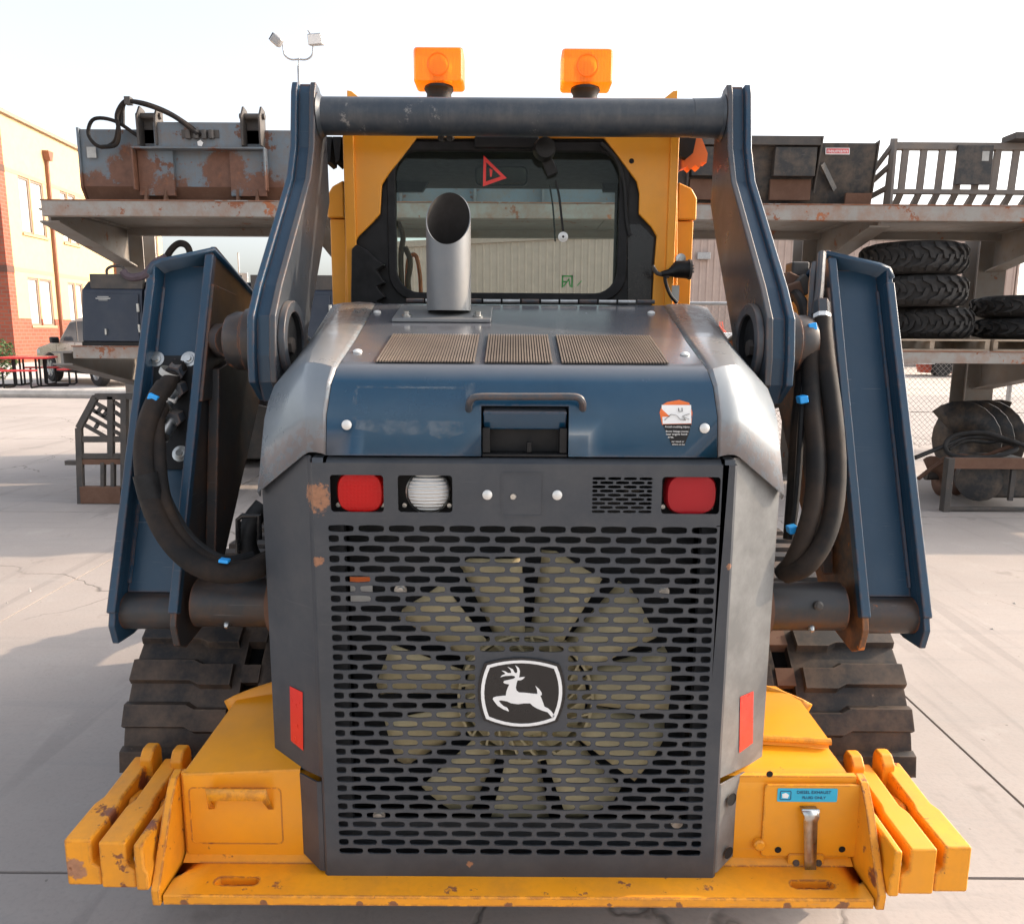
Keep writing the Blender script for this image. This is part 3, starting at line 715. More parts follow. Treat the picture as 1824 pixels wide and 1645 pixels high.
for xa, nm in ((x0 - 0.02, 0), (x1, 1)):
    for (z0, f) in ((0.0, 0), (0.17, 1), (0.36, 2), (0.53, 3)):
        MB().bar((xa, 7.12, zs + z0 + 0.02), (xa - 0.10, 8.05 - 0.16 * f, zs + 0.02 + z0 * 0.35), 0.02, 0.045).build('side_bar', M['slat_steel'], B3, smooth=0)
    MB().prism([(7.08, zs), (7.22, zs), (7.17, zs + 0.60), (7.08, zs + 0.58)], 'x', xa - 0.012, xa + 0.012).build('side_plate', M['slat_steel'], B3, smooth=0)
px0, px1 = P(1702, 300, 7.1).x, P(1765, 300, 7.1).x
MB().box(px0, px1, 7.085, 7.115, zs + 0.2, zs + 0.53).build('attach_plate', M['bucket_black'], B3, bevel=0.004)
q0 = P(1756, 278, 7.08); MB().box(q0.x - 0.03, q0.x + 0.03, 7.082, 7.084, q0.z - 0.04, q0.z + 0.04).build('decal', M['label_grey'], B3, smooth=0)
MB().box(P(1790, 250, 7.15).x, x1, 7.0, 7.2, zs + 0.565, zs + 0.62).build('top_step', M['grey_steel'], B3, bevel=0.003)

ORG = Vector((-0.05, 7.3, zs))
B4 = thing('dozer_blade', ORG, 'blue grey steel blade lying on the top shelf behind the cab window', 'dozer blade')
MB().prism([(7.06, zs), (7.10, zs), (7.16, zs + 0.14), (7.14, zs + 0.30), (7.08, zs + 0.40), (7.05, zs + 0.40), (7.10, zs + 0.29), (7.12, zs + 0.14)], 'x', -1.25, 1.15).build('mouldboard', M['bucket_blue'], B4, bevel=0.003)
MB().box(-0.5, 0.4, 7.16, 7.6, zs, zs + 0.12).build('push_frame', M['grey_steel'], B4, bevel=0.004)
for xx in (-1.0, -0.35, 0.25, 0.9): MB().prism([(7.02, zs), (7.058, zs), (7.118, zs + 0.14), (7.05, zs + 0.34)], 'x', xx, xx + 0.02).build('rib', M['bucket_blue'], B4, smooth=0)

# ------------------------------------------------------------------ navy steel cabinets on the lower shelf
zl = 1.454
def cabinet(xa, xb, label, logo):
    global ORG
    ORG = Vector(((xa + xb) / 2, 7.2, zl))
    c = thing('tool_cabinet', ORG, label, 'cabinet', 'navy attachment boxes on the lower shelf')
    MB().prism([(6.93, zl + 0.05), (6.985, zl + 0.49), (7.1, zl + 0.57), (7.5, zl + 0.57), (7.5, zl), (6.95, zl)], 'x', xa, xb).build('body', M['navy_box'], c, bevel=0.008)
    MB().box(xa + 0.07, xb, 7.0, 7.07, zl + 0.50, zl + 0.63).build('top_rail', M['grey_steel'], c, bevel=0.006)
    MB().tube(spline([(xa + 0.2, 7.06, zl + 0.61), (xa + 0.2, 7.06, zl + 0.67), (xa + 0.25, 7.06, zl + 0.70), (xa + 0.33, 7.06, zl + 0.70), (xa + 0.36, 7.06, zl + 0.66), (xa + 0.36, 7.06, zl + 0.61)], 4), 0.012, 8).build('lifting_eye', M['grey_steel'], c)
    MB().obox(((xa + xb) / 2, 6.945, zl + 0.25), (xb - xa - 0.05, 0.012, 0.42), Matrix.Rotation(radians(-7.1), 3, 'X')).build('door', M['navy_box'], c, bevel=0.004)
    MB().box(xa, xb, 6.92, 6.96, zl + 0.0, zl + 0.035).build('sill', M['black'], c, smooth=0)
    if logo:
        Rt = Matrix.Rotation(radians(90 - 7.1), 3, 'X')
        text("attachments", 0.022, M['label_grey'], 'maker_logo', c, (xa + 0.2, 6.958, zl + 0.42), Rt, width=0.1) if False else None
        ov = MB(); ov.obox((xa + 0.2, 6.955, zl + 0.43), (0.10, 0.001, 0.006), Matrix.Rotation(radians(-7.1), 3, 'X')); ov.obox((xa + 0.2, 6.953, zl + 0.415), (0.13, 0.001, 0.009), Matrix.Rotation(radians(-7.1), 3, 'X')); ov.obox((xa + 0.2, 6.951, zl + 0.40), (0.08, 0.001, 0.005), Matrix.Rotation(radians(-7.1), 3, 'X'))
        ov.build('logo_print', M['label_grey'], c, smooth=0)
    MB().box(xa + 0.22, xa + 0.235, 6.90, 6.925, zl + 0.10, zl + 0.15).build('latch', M['steel'], c, smooth=0)
    for z in (0.12, 0.3): MB().cyl((xb - 0.02, 6.935, zl + z), (xb - 0.02, 6.935, zl + z + 0.07), 0.012, 8).build('hinge', M['steel'], c)
    return c
cabinet(P(143, 560, 6.93).x, P(250, 560, 6.93).x, 'navy steel cabinet at the open end of the lower shelf', True)
cabinet(P(254, 560, 6.93).x, P(425, 560, 6.93).x, 'navy steel cabinet half hidden behind the boom arm', False)
cabinet(P(430, 560, 6.93).x, P(592, 560, 6.93).x, 'navy steel cabinet between the boom link and the cab', False)
ORG = P(240, 490, 7.05)
cb = hose([P(u, v, 7.0) for u, v in ((219, 483), (226, 491), (238, 494), (258, 489), (275, 470), (296, 458))], 0.035, M['cloth'], 'strap_bundle', None)
tag(cb, 'mauve cloth strap draped over the navy cabinets', 'strap', None)
ORG = P(320, 440, 7.05)
cb = hose([P(u, v, 7.05) for u, v in ((292, 468), (304, 446), (318, 434), (332, 437), (338, 452), (330, 470))], 0.03, M['hose'], 'coiled_hose', None)
tag(cb, 'black hose loop sticking up behind the boom arm', 'hose', None)

# ------------------------------------------------------------------ tyres and pallets on the lower shelf
def pallet(xa, xb, y0, y1, z, label):
    global ORG
    ORG = Vector(((xa + xb) / 2, (y0 + y1) / 2, z))
    p = thing('wooden_pallet', ORG, label, 'pallet', 'wooden pallets on the lower shelf')
    for i in range(5):
        yb = y0 + (y1 - y0 - 0.1) * i / 4
        MB().box(xa, xb, yb, yb + 0.1, z + 0.088, z + 0.104).build('deck_board', M['wood'], p, smooth=0)
    for xx in (xa, (xa + xb) / 2 - 0.02, xb - 0.04): MB().box(xx, xx + 0.04, y0 + 0.005, y1 - 0.005, z + 0.018, z + 0.086).build('stringer', M['wood'], p, smooth=0)
    for yb in (y0, (y0 + y1) / 2, y1 - 0.1): MB().box(xa, xb, yb, yb + 0.1, z + 0.001, z + 0.016).build('bottom_board', M['wood'], p, smooth=0)
pallet(P(1560, 600, 6.95).x, P(1765, 600, 6.95).x, 6.95, 7.95, zl, 'pale wooden pallet under the stack of three tyres')
pallet(P(1772, 600, 6.95).x, P(1772, 600, 6.95).x + 1.1, 6.95, 7.95, zl, 'wooden pallet under the two wide tyres')
def tyre(cx, cy, z, Rr, w, label, group, lug=24, rot=0.0):
    global ORG
    ORG = Vector((cx, cy, z))
    t_ = thing('tyre', ORG, label, 'tyre', group, rz=rot)
    ORG = Vector((0, 0, 0)); ri = Rr * 0.52
    pr = [(ri, 0.03), (ri + 0.02, 0.01), (Rr * 0.78, 0.0), (Rr - 0.06, 0.018), (Rr - 0.03, 0.05), (Rr - 0.022, w / 2), (Rr - 0.03, w - 0.05), (Rr - 0.06, w - 0.018), (Rr * 0.78, w), (ri + 0.02, w - 0.01), (ri, w - 0.03), (ri, w / 2), (ri, 0.03)]
    MB().lathe(pr, (0, 0, 0), (0, 0, 1), 48).build('carcass', M['tyre'], t_)
    lg = MB()
    for i in range(lug):
        for sd in (0, 1):
            a = 2 * pi * (i + 0.5 * sd) / lug; da = 2 * pi / lug
            zz = [0.035, 0.30, 0.50, 0.56] if sd == 0 else [w - 0.035 - 0.0, 0.0, 0.0, 0.0]
            if sd == 0: st_ = [(0.02, 0.0), (w * 0.22, 0.02), (w * 0.34, 0.55), (w * 0.56, 0.75)]
            else: st_ = [(w - 0.02, 0.0), (w * 0.78, 0.02), (w * 0.66, 0.55), (w * 0.44, 0.75)]
            vs = []
            for q_, (h, sh) in enumerate(st_):
                wd = da * (0.40 if q_ < 2 else 0.30)
                ro = Rr - (0.035 if q_ == 0 else 0.0); rin = Rr - 0.07 if q_ == 0 else Rr - 0.035
                for r_, aa in ((rin, -wd), (ro, -wd * 0.85), (ro, wd * 0.85), (rin, wd)):
                    th = a + (aa * 0.62 + sh * da * 0.9)
                    vs.append((r_ * cos(th), r_ * sin(th), h))
            fs = [(i_ * 4 + j, i_ * 4 + j + 1, i_ * 4 + 5 + j, i_ * 4 + 4 + j) for i_ in range(3) for j in range(3)] + [(0, 1, 2, 3), (12, 13, 14, 15)]
            lg.add(vs, fs)
    lg.build('tread', M['tyre'], t_, smooth=30)
    return t_
zp = zl + 0.106
G3 = 'tyres stacked on the lower shelf'
tcx = P(1655, 560, 7.42).x
tyre(tcx, 7.43, zp, 0.385, 0.285, 'bottom tyre in the stack of three on the pallet', G3, 22)
tyre(P(1630, 500, 7.42).x - 0.0, 7.42, zp + 0.287, 0.45, 0.285, 'middle tyre in the stack of three on the pallet', G3, 22, 0.3)
tyre(P(1627, 440, 7.42).x, 7.42, zp + 0.574, 0.465, 0.29, 'top tyre in the stack of three on the pallet', G3, 24, 0.9)
tyre(P(1846, 575, 7.5).x, 7.5, zp, 0.55, 0.20, 'lower tyre of the short stack of two at the rack end', G3, 22, 0.2)
tyre(P(1838, 540, 7.5).x, 7.5, zp + 0.202, 0.52, 0.20, 'upper tyre of the short stack of two at the rack end', G3, 22, 0.6)

ORG = Vector((-1.0, 9.6, 0))
sb = thing('shade_box', ORG, 'added low dark steel shade box standing behind the rack posts', 'shade box')  # added box, mostly hidden, put here to shade the yard at left
MB().box(-3.85, 1.85, 8.95, 10.4, 0.1, 1.86).build('body', M['grey_steel'], sb, bevel=0.02)
MB().box(-3.9, 1.9, 8.9, 10.45, 1.862, 1.92).build('lid', M['grey_steel'], sb, bevel=0.01)
for k in range(12): MB().box(-3.7 + k * 0.48, -3.62 + k * 0.48, 8.91, 8.948, 0.12, 1.84).build('side_rib', M['grey_steel'], sb, smooth=0)
for k in range(3): MB().box(-3.7 + k * 2.6, -3.5 + k * 2.6, 8.97, 10.38, 0.0, 0.1).build('skid', M['wood'], sb, smooth=0)

# ------------------------------------------------------------------ attachments standing on the ground
gx0, gx1 = P(140, 850, 7.0).x, P(300, 850, 7.0).x
ORG = Vector((gx0, 7.0, 0))
fk = thing('fork_carriage', ORG, 'rusty black pallet fork carriage with lattice guard below the rack', 'fork carriage')
def fz(v): return P(190, v, 7.0).z
def pt(u, v): return P(u, v, 7.0)
fr = MB()
for (a, b) in (((145, 898), (141, 762)), ((141, 762), (171, 706)), ((171, 706), (300, 706))): fr.bar(pt(*a), pt(*b), 0.05, 0.055)
fr.build('guard_frame', M['grey_steel'], fk, bevel=0.004)
for v, h in ((782, 0.055), (812, 0.05), (822, 0.05)): MB().bar(pt(142, v), pt(300, v), 0.03, h).build('cross_bar', M['grey_steel'] if v < 815 else M['rust'], fk, bevel=0.004)
MB().box(pt(146, 890).x, gx1, 6.97, 7.03, 0.005, 0.165).build('base_plate', M['rust'], fk, bevel=0.006)
for u in (184, 202): MB().bar(pt(u, 875), pt(u, 823), 0.05, 0.03).build('upright', M['grey_steel'], fk, smooth=0)
MB().bar(pt(198, 812), pt(198, 706), 0.05, 0.05).build('upright', M['grey_steel'], fk, smooth=0)
MB().bar(pt(222, 900), pt(222, 706), 0.06, 0.05).build('upright', M['grey_steel'], fk, smooth=0)
for k, (a, b) in enumerate((((168, 716), (196, 732)), ((162, 728), (222, 764)), ((157, 741), (222, 778)), ((150, 756), (192, 780)), ((180, 726), (172, 736)), ((196, 724), (184, 742)), ((176, 752), (170, 762)), ((204, 716), (222, 728)), ((204, 733), (222, 745)))):
    MB().bar(pt(*a), pt(*b), 0.025, 0.03).build('lattice_bar', M['grey_steel'], fk, smooth=0)
MB().box(pt(117, 845).x, gx0, 7.0, 7.06, 0.36, 0.40).build('step_peg', M['grey_steel'], fk, smooth=0)

gx = P(1690, 870, 6.9).x
ORG = Vector((gx, 6.9, 0))
tf = thing('trencher_frame', ORG, 'rusty rectangular steel mounting frame on the concrete under the rack', 'attachment frame')
def gb(u, v, Y=6.9): return P(u, v, Y)
MB().box(gx - 0.05, gx + 0.01, 6.86, 6.94, 0.0, gb(1690, 815).z).build('upright', M['grey_steel'], tf, bevel=0.004)
MB().box(gx, gx + 2.0, 6.87, 6.93, gb(1700, 834).z, gb(1700, 815).z).build('top_beam', M['rust'], tf, bevel=0.004)
MB().box(gx, gx + 2.0, 6.87, 6.92, 0.01, gb(1700, 902).z).build('bottom_beam', M['grey_steel'], tf, bevel=0.004)
MB().box(gx + 0.56, gx + 0.60, 6.9, 6.93, 0.1, gb(1700, 836).z).build('mid_upright', M['grey_steel'], tf, smooth=0)
MB().box(gx + 0.40, gx + 0.85, 7.0, 7.5, 0.1, 0.46).build('gearbox', M['bucket_black'], tf, bevel=0.03)
MB().lathe([(0.0, 0), (0.17, 0.0), (0.19, 0.03), (0.19, 0.2), (0.0, 0.22)], (gx + 0.42, 7.2, 0.26), (-0.4, -1, 0), 20).build('drive_motor', M['bucket_black'], tf)
def auger(c, ax, R_, pitch, turns, label):
    global ORG
    c = Vector(c); ax = Vector(ax).normalized(); ORG = c.copy(); ORG.z = 0
    a_ = thing('auger', ORG, label, 'auger')
    e1 = ax.orthogonal().normalized(); e2 = ax.cross(e1); n = int(turns * 22); ri, ro = [], []
    for i in range(n + 1):
        t = 2 * pi * i / 22; d = e1 * cos(t) + e2 * sin(t); h = ax * (pitch * i / 22)
        ri.append(c + h + d * 0.04); ro.append(c + h + d * R_)
    MB().grid([ri, ro]).build('flight', M['rust'] if R_ < 0.3 else M['bucket_black'], a_, solid=0.012)
    MB().cyl(c - ax * 0.06, c + ax * (pitch * turns + 0.1), 0.042, 12).build('shaft', M['grey_steel'], a_)
    return a_
c = P(1700, 838, 8.0); c.z = 0.52
auger(c, (0.85, 0.5, -0.02), 0.40, 0.24, 3.2, 'large dark auger with wide flighting behind the rusty frame')
c = P(1655, 880, 7.6); c.z = 0.20
auger(c, (1, 0.08, 0), 0.20, 0.17, 3.6, 'small rusty auger lying low in front of the large one')
ORG = P(1760, 800, 7.3)
hs = thing('hose_coil', ORG, 'loose coil of dusty grey hydraulic hoses over the rusty frame', 'hose')
for k, (pts, r) in enumerate(((((1630, 815), (1680, 795), (1730, 778), (1790, 786), (1810, 800), (1760, 815), (1700, 812), (1683, 795), (1700, 776), (1750, 770), (1800, 785), (1830, 795)), 0.022), (((1636, 852), (1665, 830), (1700, 812), (1750, 812), (1800, 795), (1840, 792)), 0.02), (((1690, 800), (1720, 785), (1760, 788), (1800, 784), (1840, 800)), 0.018))):
    hose([P(u, v, 7.2 + 0.1 * k + 0.1 * sin(i)) for i, (u, v) in enumerate(pts)], r, M['tyre'] if k != 1 else M['rust'], 'hose', hs)
# things beyond the fence
def far_box(name, u0, u1, v0, v1, Y, d, mat, label, cat):
    global ORG
    a, b = P(u0, v0, Y), P(u1, v1, Y)
    ORG = Vector(((a.x + b.x) / 2, Y, 0))
    o = thing(name, ORG, label, cat)
    return o, a, b
o, a, b = far_box('flatbed_trailer', 1262, 1312, 592, 640, 18, 2, 'white', 'low white trailer behind the fence near the metal shed', 'trailer')
MB().box(a.x, b.x + 0.6, 18, 20, 0.75, a.z).build('body', M['white'], o, bevel=0.03)
for xx in (a.x + 0.25, b.x + 0.2): MB().cyl((xx, 18.1, 0.32), (xx, 18.35, 0.32), 0.32, 18).build('wheel', M['tyre'], o)
MB().box(a.x + 0.1, b.x, 17.99, 18.0, a.z - 0.17, a.z - 0.14).build('stripe', M['grey_steel'], o, smooth=0)
pl = MB()
for k in range(12):
    xx = a.x - 0.25 + k * 0.07; pl.bar((xx, 18.4, a.z), (xx + 0.25 * random.random() - 0.1, 18.8, a.z + 0.12 + 0.16 * random.random()), 0.03, 0.03)
pl.build('scrap_load', M['red_paint'], o, smooth=0)
o, a, b = far_box('covered_mower', 1636, 1704, 640, 662, 31, 1, 'red', 'orange red covered machine standing far behind the fence', 'machine')
MB().lathe([(0.0, 0.98), (0.45, 0.95), (0.70, 0.75), (0.78, 0.4), (0.70, 0.1)], ((a.x + b.x) / 2, 31, 0), (0, 0, 1), 20).build('cover', M['red_paint'], o)
for sx in (-0.4, 0.4): MB().cyl(((a.x + b.x) / 2 + sx, 30.3, 0.15), ((a.x + b.x) / 2 + sx, 30.45, 0.15), 0.15, 14).build('wheel', M['tyre'], o)
o, a, b = far_box('parked_pickup', 1700, 1745, 640, 662, 30, 1, 'white', 'pale pickup truck parked far away behind the chain link fence', 'truck')
cx = (a.x + b.x) / 2 + 0.6
MB().prism([(cx - 2.4, 0.45), (cx + 2.5, 0.45), (cx + 2.5, 1.05), (cx + 1.3, 1.12), (cx + 0.8, 1.72), (cx - 0.5, 1.76), (cx - 0.8, 1.1), (cx - 2.4, 1.08)], 'y', 30, 31.8).build('body', M['white'], o, bevel=0.06)
for sx in (-1.5, 1.6): MB().cyl((cx + sx, 29.95, 0.36), (cx + sx, 30.2, 0.36), 0.36, 18).build('wheel', M['tyre'], o)
MB().prism([(cx - 0.45, 1.15), (cx + 1.05, 1.15), (cx + 0.7, 1.64), (cx - 0.35, 1.66)], 'y', 29.98, 30.0).build('side_window', M['dark_glass'], o, smooth=0)

# ------------------------------------------------------------------ parked car, table, lamp pole, bush
cr = PZ(173, 688, 0.14); hd = Vector((-0.78, 0.62, 0)).normalized()
Cr = thing('parked_car', cr, 'champagne coloured sport utility car parked by the cream building', 'car', rz=atan2(hd.y, hd.x))
ORG = Vector((0, 0, 0))                          # local: x forward, near side at y = 0, far side y = -1.8? (right of travel is -y)
S = 1.0                                          # near flank lies at y=0, body extends to +y (the left of travel is away from the camera here)
def flank(pl_, y0, y1, name, mat, par, bev=0.05): return MB().prism(pl_, 'y', y0, y1).build(name, mat, par, bevel=bev, seg=3)
sgn_y = -1 if (Vector((-hd.y, hd.x, 0)).dot(Vector((-cr.x, -cr.y, 0))) > 0) else 1
def Y_(v): return sgn_y * v
bodyp = [(-0.95, 0.38), (-0.42, 0.34), (-0.41, 0.55), (-0.3, 0.74), (0.0, 0.82), (0.3, 0.74), (0.41, 0.55), (0.42, 0.34), (2.44, 0.34), (2.45, 0.55), (2.56, 0.74), (2.86, 0.82), (3.16, 0.74), (3.27, 0.55), (3.28, 0.36), (3.7, 0.42), (3.76, 0.7), (3.62, 0.95), (2.65, 1.10), (2.2, 1.12), (-0.9, 1.12), (-1.0, 0.8)]
bo = flank(bodyp, Y_(0), Y_(1.85), 'body', M['car_paint'], Cr)
cab_p = [(-0.95, 1.10), (2.45, 1.10), (1.55, 1.68), (0.9, 1.76), (-0.55, 1.72), (-0.85, 1.5)]
flank(cab_p, Y_(0.09), Y_(1.76), 'cabin', M['car_paint'], Cr)
for pl_ in ([(1.15, 1.14), (2.25, 1.14), (1.52, 1.62), (1.15, 1.66)], [(0.1, 1.14), (1.08, 1.14), (1.08, 1.66), (0.1, 1.68)], [(-0.75, 1.14), (0.02, 1.14), (0.02, 1.66), (-0.5, 1.62)]):
    MB().prism(pl_, 'y', Y_(0.082), Y_(0.092)).build('side_window', M['dark_glass'], Cr, smooth=0)
wsx = MB(); wsx.add([(2.47, Y_(0.2), 1.13), (2.47, Y_(1.65), 1.13), (1.60, Y_(1.6), 1.68), (1.60, Y_(0.25), 1.68)], [(0, 1, 2, 3)]); wsx.build('windscreen', M['dark_glass'], Cr, smooth=0, solid=0.01)
for wx in (0.0, 2.86):
    for yy0, yy1 in ((-0.01, 0.22), (1.63, 1.86)):
        w_ = MB().lathe([(0.24, 0.0), (0.36, 0.0), (0.39, 0.04), (0.39, 0.19), (0.36, 0.23), (0.24, 0.23)], (wx, Y_(yy0), 0.39), (0, sgn_y, 0), 28).build('wheel', M['tyre'], Cr)
        rm = MB().lathe([(0.25, 0.02), (0.22, 0.06), (0.08, 0.10), (0.06, 0.03), (0, 0.03)], (wx, Y_(yy0), 0.39), (0, sgn_y, 0), 24)
        for k in range(6):
            a_ = 2 * pi * k / 6
            rm.bar((wx + 0.05 * cos(a_), Y_(yy0 + 0.02), 0.39 + 0.05 * sin(a_)), (wx + 0.24 * cos(a_), Y_(yy0 + 0.02), 0.39 + 0.24 * sin(a_)), 0.07, 0.03, up=(0, 1, 0))
        rm.build('rim', M['alloy'], w_)
MB().box(0.42, 2.44, min(Y_(-0.03), Y_(0.02)), max(Y_(-0.03), Y_(0.02)), 0.30, 0.42).build('rocker_trim', M['black'], Cr, bevel=0.02)
MB().box(2.05, 2.25, min(Y_(-0.2), Y_(0.0)), max(Y_(-0.2), Y_(0.0)), 1.08, 1.25).build('wing_mirror', M['black'], Cr, bevel=0.04)
for hx in (0.75, 1.75): MB().box(hx, hx + 0.18, min(Y_(-0.03), Y_(0)), max(Y_(-0.03), Y_(0)), 0.93, 0.96).build('door_handle', M['car_paint'], Cr, bevel=0.008)
MB().box(3.45, 3.70, min(Y_(-0.005), Y_(0.25)), max(Y_(-0.005), Y_(0.25)), 0.76, 0.90).build('headlight', M['lens_white'], Cr, bevel=0.03)
for dx in (0.05, 1.12, 2.3): MB().box(dx, dx + 0.012, min(Y_(-0.002), Y_(0.01)), max(Y_(-0.002), Y_(0.01)), 0.42, 1.10).build('door_seam', M['dark'], Cr, smooth=0)

def picnic(cx, cy, rz, label):
    global ORG
    tb = thing('picnic_table', (cx, cy, 0.14), label, 'picnic table', 'red picnic tables on the pavement', rz=rz); ORG = Vector((0, 0, 0))
    MB().prism(rrect(-0.56, 0.56, -0.56, 0.56, 0.2), 'z', 0.71, 0.76).build('table_top', M['red_coat'], tb, bevel=0.012)
    for k in range(4):
        a = k * pi / 2; c_, s_ = cos(a), sin(a)
        def rt_(x, y): return (x * c_ - y * s_, x * s_ + y * c_)
        poly = [rt_(x, y) for x, y in rrect(-0.42, 0.42, 0.72, 1.02, 0.08)]
        MB().prism(poly, 'z', 0.42, 0.46).build('bench_seat', M['red_coat'], tb, bevel=0.01)
        lg = MB()
        for sx in (-0.3, 0.3):
            pts = [rt_(sx, 0.98) + (0.42,), rt_(sx, 0.98) + (0.06,), rt_(sx, 0.92) + (0.02,), rt_(sx, 0.3) + (0.02,), rt_(sx, 0.24) + (0.06,), rt_(sx, 0.24) + (0.71,)]
            lg.tube(pts, 0.025, 8)
        lg.build('leg_frame', M['black'], tb)
picnic(-12.45, 19.95, 0.25, 'red topped picnic table with four benches beside the parked car')
picnic(-14.35, 19.4, 0.1, 'red picnic table cut off by the frame edge')
lb = P(532, 150, 32.0)
ORG = Vector((lb.x, 32, 0))
lp = thing('yard_light', ORG, 'tall pole with two floodlights on curved arms behind the rack', 'light pole')
def l32(u, v): return P(u, v, 32.0)
MB().cyl((lb.x, 32, 0), l32(532, 118), 0.09, 12, 0.06).build('pole', M['galv'], lp)
MB().tube(spline([l32(504, 80), l32(507, 98), l32(518, 106), l32(532, 106), l32(546, 106), l32(556, 98), l32(558, 80)], 5), 0.035, 8).build('arm', M['galv'], lp)
MB().cyl(l32(532, 118), l32(532, 103), 0.03, 8).build('arm_stem', M['galv'], lp)
h1, h2 = l32(493, 72), l32(563, 71)
R1 = Matrix.Rotation(radians(40), 3, 'Y') @ Matrix.Rotation(radians(15), 3, 'X')
f1 = MB().obox(h1, (0.42, 0.34, 0.36), R1).build('floodlight', M['galv'], lp, bevel=0.08, seg=3)
MB().obox(h1 + R1 @ Vector((-0.215, 0, 0)), (0.02, 0.28, 0.3), R1).build('lens', M['dark_glass'], f1, smooth=0)
R2 = Matrix.Rotation(radians(-12), 3, 'Z') @ Matrix.Rotation(radians(10), 3, 'X')
f2 = MB().obox(h2, (0.58, 0.32, 0.40), R2).build('floodlight', M['galv'], lp, bevel=0.05, seg=3)
MB().obox(h2 + R2 @ Vector((0, -0.165, 0)), (0.50, 0.01, 0.32), R2).build('lens', M['white'], f2, smooth=0)
MB().cyl(h2 + Vector((-0.2, 0, 0.2)), h2 + Vector((-0.3, 0, 0.33)), 0.03, 6).build('sensor', M['galv'], lp)
am = P(424, 450, 46.0); ORG = Vector((am.x, 46, 0))
an = thing('antenna_mast', ORG, 'thin distant mast against the sky beyond the boom arm', 'mast')
MB().cyl((am.x, 46, 0), am, 0.05, 8).build('mast', M['galv'], an)
MB().box(am.x - 0.3, am.x + 0.5, 45.9, 46.1, 0.0, P(424, 486, 46).z).build('equipment_box', M['galv'], an, bevel=0.03)
bp = P(-6, 690, 22.5); ORG = Vector((bp.x, 22.5, 0.14))
bu = thing('bush', ORG, 'green bush at the edge of the pavement by the brick wall', 'bush')
lf = MB()
for k in range(900):
    d = Vector((random.gauss(0, 1), random.gauss(0, 1), random.gauss(0, 1))).normalized() * (0.35 + 0.65 * random.random() ** 0.5)
    c_ = Vector((bp.x, 22.5, 0.75)) + Vector((d.x * 0.62, d.y * 0.62, d.z * 0.62))
    a_, b_ = Vector((random.uniform(-1, 1), random.uniform(-1, 1), random.uniform(-1, 1))).normalized() * 0.06, Vector((random.uniform(-1, 1), random.uniform(-1, 1), random.uniform(-1, 1))).normalized() * 0.035
    lf.add([c_ - a_, c_ + b_, c_ + a_, c_ - b_], [(0, 1, 2, 3)])
stuff(lf.build('foliage', M['leaf'], bu, smooth=0))
MB().cyl((bp.x, 22.5, 0.14), (bp.x, 22.5, 0.7), 0.04, 8).build('stem', M['bark'], bu)
# ------------------------------------------------------------------ THE LOADER
ORG = Vector((0, 2.6, 0))
LD = thing('track_loader', (LX, 2.6, 0), 'yellow and charcoal compact track loader seen from behind in the middle of the yard', 'track loader')
def quad(a, b, c, d, name, mat, par, **kw): return MB().add([a, b, c, d], [(0, 1, 2, 3)]).build(name, mat, par, **kw)

# --- rear door with slotted grille
DY = 1.56
def dl(u, v): p = L(u, v, DY); return p.x, p.z
DXL, DXR = -0.432, 0.440
DZB, DZT = 0.385, 1.332
def slot(w, h, n=0):                              # barrel shaped slot outline centred on 0
    a, b = w / 2, h / 2
    fx = (0.90, 0.55, 0.18, -0.18, -0.55, -0.90)
    if w < h * 2.6: f = lambda x: 1 - 0.30 * abs(x) ** 3
    else: f = lambda x: 1 - 0.26 * x * x
    top = [(a * x, b * f(x)) for x in fx]
    return top + [(-a, b * 0.34), (-a, -b * 0.34)] + [(x, -z) for x, z in reversed(top)] + [(a, -b * 0.34), (a, b * 0.34)]
def cell(mb, x0, x1, z0, z1, hx, hz, hw, hh, y, d):   # rectangle with one slot through it
    hole = [(hx + px, hz + pz) for px, pz in slot(hw, hh)]
    n = len(hole); outer = []
    for px, pz in hole:
        dx, dz = px - hx, pz - hz
        kx = ((x1 - hx) if dx > 0 else (x0 - hx)) / dx if abs(dx) > 1e-9 else 1e9
        kz = ((z1 - hz) if dz > 0 else (z0 - hz)) / dz if abs(dz) > 1e-9 else 1e9
        k = min(kx, kz); outer.append((hx + dx * k, hz + dz * k))
    cor = [(x1, z1), (x0, z1), (x0, z0), (x1, z0)]
    o2 = len(mb.v)
    vs = [(p[0], y, p[1]) for p in outer] + [(p[0], y, p[1]) for p in hole] + [(p[0], y + d, p[1]) for p in hole] + [(c[0], y, c[1]) for c in cor]
    fs = []
    for i in range(n):
        j = (i + 1) % n
        a, b = outer[i], outer[j]
        onx = lambda p: abs(p[0] - x0) < 1e-7 or abs(p[0] - x1) < 1e-7
        onz = lambda p: abs(p[1] - z0) < 1e-7 or abs(p[1] - z1) < 1e-7
        f = [i]
        if not ((abs(a[0] - b[0]) < 1e-7 and onx(a)) or (abs(a[1] - b[1]) < 1e-7 and onz(a))):
            for q_, c in enumerate(cor):
                if (abs(c[0] - a[0]) < 1e-7 or abs(c[1] - a[1]) < 1e-7) and (abs(c[0] - b[0]) < 1e-7 or abs(c[1] - b[1]) < 1e-7):
                    f.append(3 * n + q_)
        f += [j, n + j, n + i]
        fs.append(tuple(f)); fs.append((n + i, n + j, 2 * n + j, 2 * n + i))
    mb.add(vs, fs)
def face(mb, x0, x1, z0, z1, y): mb.add([(x0, y, z0), (x1, y, z0), (x1, y, z1), (x0, y, z1)], [(0, 1, 2, 3)])
gx0, gx1 = dl(584.5, 940)[0], dl(1278, 940)[0]
PITX = (gx1 - gx0 + 0.0102) / 13.0
gz0, gz1 = dl(930, 942.8)[1], dl(930, 1516.3)[1]
NROW = 35; PITZ = (gz0 - gz1) / (NROW - 1)
